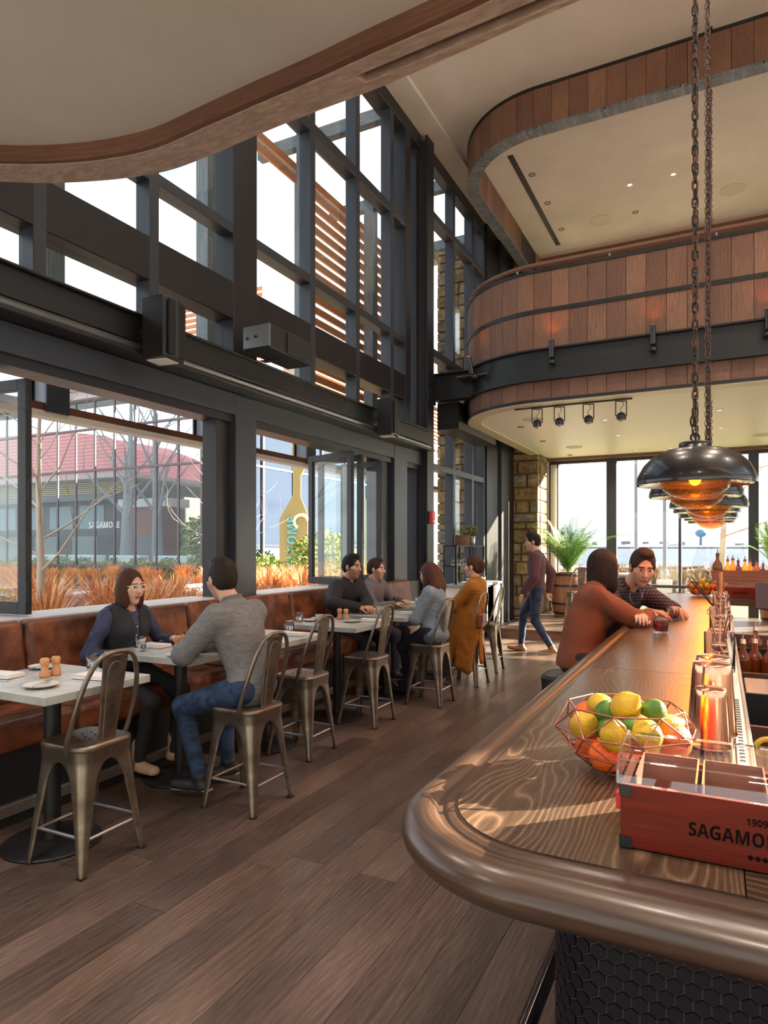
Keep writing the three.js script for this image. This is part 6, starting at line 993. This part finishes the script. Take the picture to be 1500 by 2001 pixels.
{
  let n = 0;
  const gi = [0, 1, 2].map(() => []);
  for (let i = 0; i < 110; i++) { const z = -3.6 - i * 0.155 + rr(-0.2, 0.2), x = rr(-10.5, -7.0); if (z > -5 && x > -8.5) continue; const m = new THREE.Object3D(); m.position.set(x, GY, z); m.rotation.y = rnd() * 6; m.scale.setScalar(rr(0.75, 1.15) * (x > -8 ? 0.95 : 1)); m.updateMatrix(); gi[i % 3].push(m.matrix.clone()); }
  for (let i = 0; i < 52; i++) { const m = new THREE.Object3D(); m.position.set(-34 + i * 0.37 + rr(-0.3, 0.3), GY, -18.2 + rr(-0.3, 0.5)); m.rotation.y = rnd() * 6; m.scale.setScalar(rr(0.6, 1)); m.updateMatrix(); gi[i % 3].push(m.matrix.clone()); }
  const field0 = thing('ornamental_grass', 'tall russet ornamental grass filling the courtyard beds', 'grass'); field0.userData.kind = 'stuff'; gi.forEach((l, k) => { const im = new THREE.InstancedMesh(bladeG[k], leafM, l.length); im.name = 'blades'; l.forEach((m, j) => im.setMatrixAt(j, m)); im.castShadow = im.receiveShadow = true; field0.add(im); });
  const sg = [leaves(700, [0.75, 0.6, 0.75], 0.11, [[0.72, 0.55, 0.08], [0.6, 0.5, 0.1], [0.75, 0.4, 0.08], [0.42, 0.46, 0.1]]), leaves(700, [0.65, 0.5, 0.65], 0.1, [[0.8, 0.55, 0.12], [0.75, 0.42, 0.12], [0.6, 0.5, 0.1]])];
  for (const [x, z, s] of [[-6.6, -3.4, 0.9], [-7.4, -4.3, 1.05], [-6.9, -4.8, 0.8], [-8.2, -5.2, 1.1], [-7.6, -5.9, 0.8], [-8.4, -4.0, 1.1]]) { const t = thing('yellow_shrub', 'low yellow-leaved shrub in the bed outside the first window', 'shrub', [x, GY, z], rnd() * 6, 'yellow shrubs outside'); t.scale.setScalar(s); part('foliage', sg[rnd() * 2 | 0], leafM, t, [0, 0.62, 0]); part('stems', MG([0, 1, 2, 3, 4].map((i) => BAR([0, 0, 0], [Math.cos(i * 1.3) * 0.4, 0.7, Math.sin(i * 1.3) * 0.4], 0.012, 5, 0.005))), std([0.2, 0.13, 0.08]), t); }
  const hg = leaves(900, [1.1, 0.55, 0.6], 0.14, [[0.06, 0.2, 0.06], [0.1, 0.28, 0.08], [0.05, 0.14, 0.05]]);
  for (let i = 0; i < 12; i++) { const m = solo('hedge_shrub', hg, leafM, 'dark green clipped shrub behind the glass wing', 'shrub', 'hedge behind the glass'); m.position.set(-37.5 + i * 1.75, 0.55, -21.6 + rr(-0.2, 0.2)); m.rotation.y = rr(-0.3, 0.3); }
  for (let i = 0; i < 5; i++) solo('stone_bench', RB(2.2, 0.45, 0.6, 0.04, -33 + i * 3.1, 0.9, -24), std([0.6, 0.66, 0.64]), 'long pale stone bench block behind the glass wing', 'bench', 'stone benches behind the glass');
  const tg = [leaves(1600, [2.2, 2.0, 2.2], 0.34, [[0.18, 0.28, 0.05], [0.3, 0.36, 0.06], [0.1, 0.2, 0.05], [0.42, 0.42, 0.07]]), leaves(1600, [2.4, 1.8, 2.4], 0.34, [[0.12, 0.24, 0.06], [0.08, 0.16, 0.05], [0.22, 0.32, 0.07]])];
  const spots = [[-27.8, -31, 0.85, 2.2], [-24.6, -33, 0.85, 2.1], [-26.2, -36.5, 0.9, 2.2], [-29.8, -35, 0.8, 2.0], [-26.4, -28.2, 0.45, 1.1], [-23.6, -27.2, 0.45, 1.1], [-10.4, -16.5, 0.5, 1.3], [-11.6, -18.8, 0.5, 1.1], [-9.2, -15.2, 0.38, 1.0], [-15.0, -22.8, 0.45, 0.9], [-12.9, -17.0, 0.35, 0.8]];
  spots.forEach(([x, z, s, y], i) => { const t = thing('leafy_tree', i < 6 ? 'green and yellow leafy tree seen through the glass wing' : 'leafy green tree beyond the folded door panels', 'tree', [x, GY, z], rnd() * 6, i < 6 ? 'leafy trees behind the glass wing' : 'leafy trees beyond the doors'); part('crown', tg[i % 2], leafM, t, [0, y, 0]).scale.setScalar(s); part('trunk', CY(0.16 * s, 0.1 * s, y, 0, y / 2, 0, 8), std([0.12, 0.09, 0.07]), t); });
}
// bare trees
function bareTree(name, label, p, H, r0, bark, lean, seedN, group, spread = 1) {
  seed = seedN; const t = thing(name, label, 'tree', p, 0, group), tr = [], br = [];
  const pts = []; for (let i = 0; i <= 6; i++) pts.push([lean[0] * i / 6 + (i ? rr(-0.03, 0.03) : 0), H * i / 6, lean[1] * i / 6 + (i ? rr(-0.03, 0.03) : 0)]);
  for (let i = 0; i < 6; i++) tr.push(BAR(pts[i], pts[i + 1], r0 * (1 - i / 7), 9, r0 * (1 - (i + 1) / 7)));
  const grow = (a, d, L, r, lv) => { const n = 3; let p0 = V(...a), dd = d.clone(); for (let i = 0; i < n; i++) { dd.add(V(rr(-0.25, 0.25), rr(-0.05, 0.2), rr(-0.25, 0.25))).normalize(); const p1 = p0.clone().addScaledVector(dd, L / n), ra = r * (1 - i / n * 0.6), rb = r * (1 - (i + 1) / n * 0.6); br.push(BAR([p0.x, p0.y, p0.z], [p1.x, p1.y, p1.z], ra, 5, rb)); if (lv > 0 && i > 0) grow([p1.x, p1.y, p1.z], dd.clone().add(V(rr(-1, 1), rr(-0.2, 0.6), rr(-1, 1))).normalize(), L * rr(0.45, 0.65), rb * 0.7, lv - 1); p0 = p1; } };
  for (let i = 0; i < 14; i++) { const k = 0.3 + 0.7 * i / 14, q = k * 6 | 0, f = k * 6 - q, a = pts[Math.min(q, 6)], b2 = pts[Math.min(q + 1, 6)], s = [lerp(a[0], b2[0], f), lerp(a[1], b2[1], f), lerp(a[2], b2[2], f)], an = i * 2.4; grow(s, V(Math.cos(an) * spread, rr(0.3, 0.8), Math.sin(an) * spread).normalize(), H * (0.42 - 0.2 * k), r0 * 0.38 * (1.1 - k), 2); }
  part('trunk', MG(tr), bark, t); part('branches', MG(br), bark, t); return t;
}
const paleBark = std([0.55, 0.47, 0.38], { roughness: 0.9 }), greyBark = std([0.30, 0.29, 0.29], { roughness: 0.9 });
bareTree('bare_tree', 'slim bare tree with pale bark outside the first window', [-8.5, GY, -6.05], 4.4, 0.07, paleBark, [0.15, 0.1], 11);
bareTree('bare_tree', 'slim bare grey tree in the courtyard near the glass wing corner', [-15.2, GY, -17.6], 5.2, 0.07, greyBark, [0.2, 0.1], 23);
bareTree('plane_tree', 'thick pale bare trunk standing behind the glass wing', [-29, GY, -25.8], 9.5, 0.42, std([0.26, 0.265, 0.275], { roughness: 0.9 }), [0.4, 0], 31, 'thick bare trunks behind the glass', 0.45);
bareTree('plane_tree', 'thick pale bare trunk standing behind the glass wing', [-26.4, GY, -25.6], 9.5, 0.34, std([0.22, 0.225, 0.235], { roughness: 0.9 }), [-0.3, 0], 37, 'thick bare trunks behind the glass', 0.45);
seed = 991;
// courtyard furniture and signs
{ const t = thing('patio_table', 'white patio table just outside the sill behind the woman in the vest', 'table', [-6.3, GY, -6.0]); part('top', RB(0.75, 0.04, 1.4, 0.01, 0, 0.9, 0), M.white, t); for (const [a, b] of [[-0.3, -0.6], [0.3, -0.6], [-0.3, 0.6], [0.3, 0.6]]) part('leg', BAR([a, 0, b], [a, 0.89, b], 0.02), M.white, t); const t2 = thing('patio_table', 'white patio table outside the second window', 'table', [-6.4, GY, -9.2]); part('top', RB(0.75, 0.04, 1.2, 0.01, 0, 0.92, 0), M.white, t2); for (const [a, b] of [[-0.3, -0.5], [0.3, -0.5], [-0.3, 0.5], [0.3, 0.5]]) part('leg', BAR([a, 0, b], [a, 0.91, b], 0.02), M.white, t2); const pc = thing('planter_wall', 'low pale masonry planter wall in the courtyard', 'planter', [-11.5, GY, -9]); part('wall', RB(0.4, 0.7, 14, 0.03, 0, 0.35, 0), std([0.55, 0.46, 0.48]), pc); part('cap', RB(0.5, 0.06, 14.1, 0.01, 0, 0.72, 0), std([0.62, 0.55, 0.56]), pc); }
{
  const t = thing('sign_tower', 'olive bottle-shaped sign tower with vertical teal letters beyond the second window', 'sign', [-14.2, GY, -20.5], 0.62);
  part('body', EX([[-0.55, 0], [0.45, 0], [0.45, 2.9], [0.2, 3.5], [0.2, 4.3], [0.5, 4.9], [0.5, 5.6], [-0.1, 5.6], [-0.1, 5.0], [-0.05, 4.4], [-0.05, 3.6], [-0.55, 2.7]], 0.4, 0.02), std([0.30, 0.25, 0.10]), t);
  const tg2 = textG('WELCOME', 0.34, 1, 0.05); tg2.rotateZ(Math.PI / 2); part('lettering', mv(tg2, 0.05, 0.5, 0.43), std([0.12, 0.42, 0.45]), t); part('swash', mv(new THREE.TorusGeometry(0.25, 0.06, 8, 24, 4.2), 0.22, 2.6, 0.45), std([0.75, 0.68, 0.5]), t); part('pole', BE(0.52, 0.75, 0, 5.6, 0.1, 0.3), M.galv, t);
  const s = thing('welcome_sign', 'upright sign with white vertical letters reading welcome behind the swung-out door panel', 'sign', [-9.3, GY, -17.5], 0.5); part('board', RB(0.5, 3.0, 0.08, 0.01, 0, 1.6, 0), std([0.28, 0.36, 0.24]), s); const g3 = textG('WELCOME', 0.3, 1.15, 0.02); g3.rotateZ(Math.PI / 2); part('lettering', mv(g3, 0.15, 0.5, 0.045), M.white, s);
}
// ---------- towards the water ----------
{
  struct('ground_plaza', uvm(BE(7.31, 60, -0.5, -0.2, -15.2, 3.3), 'z'), pave); struct('ground_entry', uvm(BE(-70, 60, -0.5, -0.2, 12.01, 60), 'z'), pave); struct('ground_entry', uvm(BE(-4.3, 60, -0.5, -0.2, 3.31, 12), 'z'), pave);
  struct('ground_lawn', uvm(BE(-30, 40, -0.6, -0.25, -27, -15.2), 'z'), std(0xffffff, { map: noiseTex(256, [0.33, 0.34, 0.16], [0.46, 0.47, 0.25], 20, 4, 210, [0.4, 0.4]), roughness: 1 }));
  struct('ground_shore', (() => GRID(60, 10, (u, v) => { const x = -60 + u * 130, z = -27 - v * 24; return [x, -0.35 + 0.55 * Math.sin(Math.min(1, v * 1.6) * Math.PI) - 1.3 * v * v + 0.35 * (vn(u * 40, v * 9, 64, 64, 3) - 0.4), z, x, z]; }))(), std(0xffffff, { map: noiseTex(256, [0.34, 0.27, 0.22], [0.50, 0.42, 0.34], 20, 4, 211, [0.2, 0.2]), roughness: 1 }));
  struct('water', BE(-1500, 1500, -1.3, -1.05, -1400, -40), phy([0.085, 0.115, 0.165], { roughness: 0.55, specularIntensity: 0.25, bumpMap: bumpTex(512, 60, 4, 212, [0.02, 0.06]), bumpScale: 0.35 }));
  uvm(scene.children[scene.children.length - 1].geometry, 'z');
  { const w = scene.children[scene.children.length - 1]; w.geometry = uvm(w.geometry, 'x'); }
  const reedG = [0, 1].map(() => blades(130, 1.1, 0.3, [[0.26, 0.185, 0.12], [0.32, 0.24, 0.16], [0.2, 0.135, 0.085]]));
  const ri = [[], []];
  for (let i = 0; i < 90; i++) { const m = new THREE.Object3D(); m.position.set(-13 + i * 0.26, -0.3, -27.6 + rr(-1.2, 0.8)); m.scale.set(1.4, rr(0.95, 1.35), 1.4); m.rotation.y = rnd() * 6; m.updateMatrix(); ri[i % 2].push(m.matrix.clone()); }
  const reeds = thing('dry_reeds', 'belt of dry tan reeds between lawn and shore', 'reeds'); reeds.userData.kind = 'stuff'; ri.forEach((l, k) => { const im = new THREE.InstancedMesh(reedG[k], leafM, l.length); im.name = 'blades'; l.forEach((m, j) => im.setMatrixAt(j, m)); reeds.add(im); });
  for (let i = 0; i < 46; i++) { const g = new THREE.IcosahedronGeometry(rr(0.25, 0.7), 1), P = g.attributes.position; for (let k = 0; k < P.count; k++) { const f = 0.8 + 0.4 * vn(P.getX(k) * 3 + 9, P.getY(k) * 3 + P.getZ(k) * 2 + 9, 64, 64, 4); P.setXYZ(k, P.getX(k) * f * 1.4, P.getY(k) * f * 0.7, P.getZ(k) * f); } g.computeVertexNormals(); const m = solo('shore_rock', g, [std([0.2, 0.165, 0.14]), std([0.11, 0.1, 0.105]), std([0.26, 0.22, 0.18])][i % 3], 'weathered boulder on the shore', 'rock', 'boulders on the shore'); m.position.set(rr(-14, 12), rr(-0.2, 0.25), rr(-36, -31)); }
  for (let i = 0; i < 7; i++) { const a = rr(-0.2, 0.2), x = rr(-10, 4); solo('driftwood', BAR([x, 0.35, -35 + rr(-2, 2)], [x + rr(2.5, 6), 0.45 + rr(-0.1, 0.2), -35 + rr(-2, 2)], 0.13, 7, 0.06), std([0.14, 0.1, 0.085]), 'dark driftwood log lying along the waterline', 'log', 'driftwood on the shore'); }
  // far shore
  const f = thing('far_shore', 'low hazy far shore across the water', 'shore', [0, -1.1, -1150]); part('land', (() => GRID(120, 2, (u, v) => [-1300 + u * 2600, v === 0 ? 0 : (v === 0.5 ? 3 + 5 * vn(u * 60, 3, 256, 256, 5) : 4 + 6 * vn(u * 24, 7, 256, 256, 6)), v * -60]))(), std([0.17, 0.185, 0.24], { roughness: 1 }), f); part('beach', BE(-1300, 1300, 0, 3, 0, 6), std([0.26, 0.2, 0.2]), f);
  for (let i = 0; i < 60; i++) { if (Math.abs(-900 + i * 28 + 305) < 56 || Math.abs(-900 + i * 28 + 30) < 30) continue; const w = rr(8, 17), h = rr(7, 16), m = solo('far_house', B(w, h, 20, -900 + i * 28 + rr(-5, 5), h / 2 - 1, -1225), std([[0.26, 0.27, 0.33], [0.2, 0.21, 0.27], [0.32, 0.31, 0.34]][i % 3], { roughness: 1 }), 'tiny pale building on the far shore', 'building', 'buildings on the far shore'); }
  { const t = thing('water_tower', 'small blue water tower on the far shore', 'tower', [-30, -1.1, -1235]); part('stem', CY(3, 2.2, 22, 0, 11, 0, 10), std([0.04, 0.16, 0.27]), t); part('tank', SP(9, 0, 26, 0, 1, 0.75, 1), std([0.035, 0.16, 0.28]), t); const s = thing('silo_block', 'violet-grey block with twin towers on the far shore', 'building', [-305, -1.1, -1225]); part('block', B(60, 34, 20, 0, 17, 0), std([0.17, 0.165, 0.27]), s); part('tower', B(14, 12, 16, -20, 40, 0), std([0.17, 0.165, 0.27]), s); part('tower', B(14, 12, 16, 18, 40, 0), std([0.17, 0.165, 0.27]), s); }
  for (const [x, z, l] of [[-2.9, -27, 'tall dark lamp post on the lawn, set apart from the one with the concrete footing'], [-1.85, -26.5, 'tall dark lamp post rising from a pale concrete footing on the lawn']]) { const t = thing('lamp_post', l, 'lamp post', [x, -0.27, z]); part('pole', CY(0.075, 0.055, 9, 0, 4.5, 0, 12), std([0.16, 0.18, 0.24], { roughness: 0.4 }), t); part('footing', RB(0.5, 0.62, 0.5, 0.03, 0, 0.3, 0), std([0.6, 0.58, 0.55]), t); part('lamp_head', RB(0.7, 0.1, 0.25, 0.03, 0.3, 9, 0), M.steel, t); }
  bareTree('bare_tree', 'bare tree with long crooked limbs on the shore', [0.0, -0.35, -24], 7.5, 0.13, std([0.42, 0.33, 0.28]), [0.2, 0], 57, undefined, 1.3);
}
// ---------- far end of the room: palm in a barrel, stools, service station ----------
function palm(p, label, n = 36) {
  const t = thing('barrel_planter', label, 'planter', p, 0.3); const bw = [M.plank[1], M.plank[3], M.plank[0]];
  const prof = (y) => 0.27 + 0.06 * Math.sin(Math.PI * y / 0.88);
  for (let i = 0; i < 20; i++) part('stave', GRID(2, 6, (u, v) => { const a = (i + u * 0.97) / 20 * Math.PI * 2, y = v * 0.88, r = prof(y); return [Math.cos(a) * r, y, Math.sin(a) * r, y, u * 0.1 + i]; }), tint([1.3, 1.0, 0.7], pw1, pb1), t);
  for (const y of [0.05, 0.24, 0.6, 0.82]) part('hoop', LA([[prof(y) + 0.001, y], [prof(y) + 0.007, y], [prof(y + 0.045) + 0.007, y + 0.045], [prof(y + 0.045) + 0.001, y + 0.045]], 40), M.steel, t);
  part('soil', CY(0.26, 0.26, 0.03, 0, 0.82, 0, 24), M.groove, t);
  const g = thing('potted_palm', label.replace('timber barrel planter', 'feathery green palm growing from the barrel'), 'palm', [p[0], p[1] + 0.82, p[2]]); seed = 4242 + p[0] * 10 | 0;
  const cols = [[0.10, 0.26, 0.04], [0.2, 0.42, 0.06], [0.32, 0.5, 0.08], [0.06, 0.16, 0.03]];
  for (let i = 0; i < n; i++) {
    const a = i * 2.4 + rr(-0.3, 0.3), L = rr(0.85, 1.35), lean = rr(0.15, 0.95), pts = []; for (let k = 0; k <= 8; k++) { const q = k / 8; pts.push(V(Math.cos(a) * L * lean * Math.pow(q, 1.5), L * (q - 0.42 * lean * q * q * q), Math.sin(a) * L * lean * Math.pow(q, 1.5))); }
    const pos = [], cl = [], cc = cols[i % 4]; const tri = (A, B2, C) => { for (const q of [A, B2, C]) { pos.push(q.x, q.y, q.z); cl.push(...cc); } };
    for (let k = 1; k < 8; k++) for (let h = 0; h < 4; h++) for (const s of [1, -1]) { const q = (h + 0.5) / 4, o = pts[k].clone().lerp(pts[k + 1], q), d = pts[k + 1].clone().sub(pts[k]).normalize(), side = d.clone().cross(V(0, 1, 0)).normalize().multiplyScalar(s), ll = L * 0.24 * Math.sin(Math.PI * (0.15 + 0.8 * (k + q) / 9)), tip = o.clone().addScaledVector(side, ll * 0.75).addScaledVector(d, ll * 0.65).add(V(0, -ll * 0.18, 0)), m = o.clone().lerp(tip, 0.45), w = d.clone().multiplyScalar(0.009); tri(o, m.clone().add(w), tip); tri(o, tip, m.clone().sub(w)); }
    const gm = new THREE.BufferGeometry(); gm.setAttribute('position', new THREE.Float32BufferAttribute(pos, 3)); gm.setAttribute('color', new THREE.Float32BufferAttribute(cl, 3)); gm.computeVertexNormals();
    part('frond', gm, phy(0xffffff, { vertexColors: true, roughness: 0.5, transmission: 0.25, thickness: 0 }), g); part('stem', TUBE(pts.map((q) => [q.x, q.y, q.z]), 0.005, 10, 5), std([0.16, 0.3, 0.06]), g);
  }
}
palm([-2.78, 0.15, -13.7], 'timber barrel planter with dark hoops by the stone pier');
palm([0.95, 0.15, -14.2], 'timber barrel planter behind the far corner of the bar', 18);
{
  const a = copyOf(stool0, 'metal counter stool on the platform drawn up to the high table', [-2.3, 0.15, -12.2], -2.6), b = copyOf(stool0, 'second metal counter stool on the platform beside the barrel', [-2.15, 0.15, -13.3], -2.2);
  const t = thing('high_table', 'small pale high table on the platform near the barrel', 'table', [-1.75, 0.15, -12.75]); part('table_top', RB(0.75, 0.04, 0.75, 0.006, 0, 0.9, 0), M.tableTop, t); part('column', CY(0.04, 0.04, 0.88, 0, 0.44, 0), M.black, t); part('base', CY(0.25, 0.24, 0.02, 0, 0.01, 0, 30), M.black, t);
  const c = thing('convector_heater', 'white slim convector heater by the window jamb', 'heater', [-3.2, 0.15, -14.7]); part('casing', RB(0.14, 0.55, 0.6, 0.01, 0, 0.35, 0), M.white, c); part('top_grille', RB(0.1, 0.02, 0.55, 0.003, 0, 0.635, 0), M.steel, c); part('foot', RB(0.16, 0.07, 0.1, 0.01, 0, 0.036, 0.2), M.white, c);
  const cu = thing('roller_blind', 'pale drawn-back blind hanging beside the stone pier', 'blind', [-3.42, 0.2, -14.97]); part('fabric', (() => GRID(12, 1, (u, v) => [u * 0.14, v * 3.2, 0.02 * Math.sin(u * 18), u, v]))(), phy([0.8, 0.8, 0.8], { transmission: 0.3, roughness: 1 }), cu);
}
// service station
{
  const s = thing('service_station', 'white-sided service station with stone top behind the last table', 'cabinet', [-3.78, 0, -10.8]);
  part('side', RBE(-0.24, 0.24, 0, 0.9, -0.74, -0.7, 0.004), M.white, s); part('side', RBE(-0.24, 0.24, 0, 0.9, 0.7, 0.74, 0.004), M.white, s); part('worktop', RBE(-0.26, 0.27, 0.9, 0.94, -0.77, 0.77, 0.006), M.tableTop, s); part('back', BE(-0.24, -0.22, 0, 0.9, -0.7, 0.7), M.white, s); part('shelf', BE(-0.22, 0.22, 0.4, 0.43, -0.7, 0.7), M.plank[3], s);
  for (const z of [-0.35, 0, 0.35]) part('door', RBE(0.225, 0.245, 0.05, 0.88, z - 0.34, z + 0.34, 0.004), M.white, s);
  const r = thing('glass_shelf', 'black steel shelf rack on the service station holding glasses and a basket', 'shelf', [-3.92, 0.94, -10.75]);
  for (const [x, z] of [[-0.1, -0.7], [0.1, -0.7], [-0.1, 0.7], [0.1, 0.7], [0.1, 0], [-0.1, 0]]) part('post', BE(x - 0.015, x + 0.015, 0, 0.63, z - 0.015, z + 0.015), M.black, r);
  for (const y of [0.29, 0.62]) part('shelf', BE(-0.12, 0.12, y, y + 0.018, -0.72, 0.72), M.steel, r);
  for (let i = 0; i < 9; i++) { const g = solo('rack_glass', glassG, M.tumbler, 'upturned clear glass on the middle shelf of the rack', 'glass', 'glasses on the rack'); g.position.set(-3.86 + (i % 2) * -0.09, 1.249, -10.15 - i * 0.14); }
  for (let i = 0; i < 6; i++) { const g = solo('rack_glass', glassG, M.tumbler, 'clear glass standing on the worktop under the rack', 'glass', 'glasses under the rack'); g.position.set(-3.7, 0.941, -10.3 - i * 0.16); }
  const b = thing('wicker_basket', 'brown wicker basket on top of the rack', 'basket', [-3.92, 1.578, -10.6]); const wv = []; for (let i = 0; i < 8; i++) wv.push(mv(new THREE.TorusGeometry(0.1, 0.011, 6, 28).rotateX(Math.PI / 2).scale(1, 1, 2.3), 0, 0.012 + i * 0.019, 0)); part('weave', MG(wv), std([0.16, 0.075, 0.04], { roughness: 0.8 }), b); part('rim', mv(new THREE.TorusGeometry(0.105, 0.013, 6, 28).rotateX(Math.PI / 2).scale(1, 1, 2.3), 0, 0.16, 0), std([0.12, 0.055, 0.03]), b);
  for (let i = 0; i < 20; i++) { const a = i / 20 * Math.PI * 2; part('stake', BAR([Math.cos(a) * 0.1, 0, Math.sin(a) * 0.23], [Math.cos(a) * 0.104, 0.16, Math.sin(a) * 0.24], 0.008, 5), std([0.26, 0.14, 0.08]), b); }
  const p = thing('potted_succulent', 'grey pot of olive-green hydrangea heads beside the basket', 'plant', [-3.92, 1.578, -11.05]); part('pot', LA([[0, 0], [0.07, 0], [0.085, 0.16], [0.08, 0.16], [0.066, 0.01], [0, 0.01]], 20), M.alu, p); const lv2 = leaves(260, [0.15, 0.1, 0.2], 0.06, [[0.16, 0.16, 0.05], [0.26, 0.24, 0.08], [0.1, 0.1, 0.04]]); part('foliage', lv2, leafM, p, [0, 0.24, 0.05]);
}
renderer.render(scene, camera);
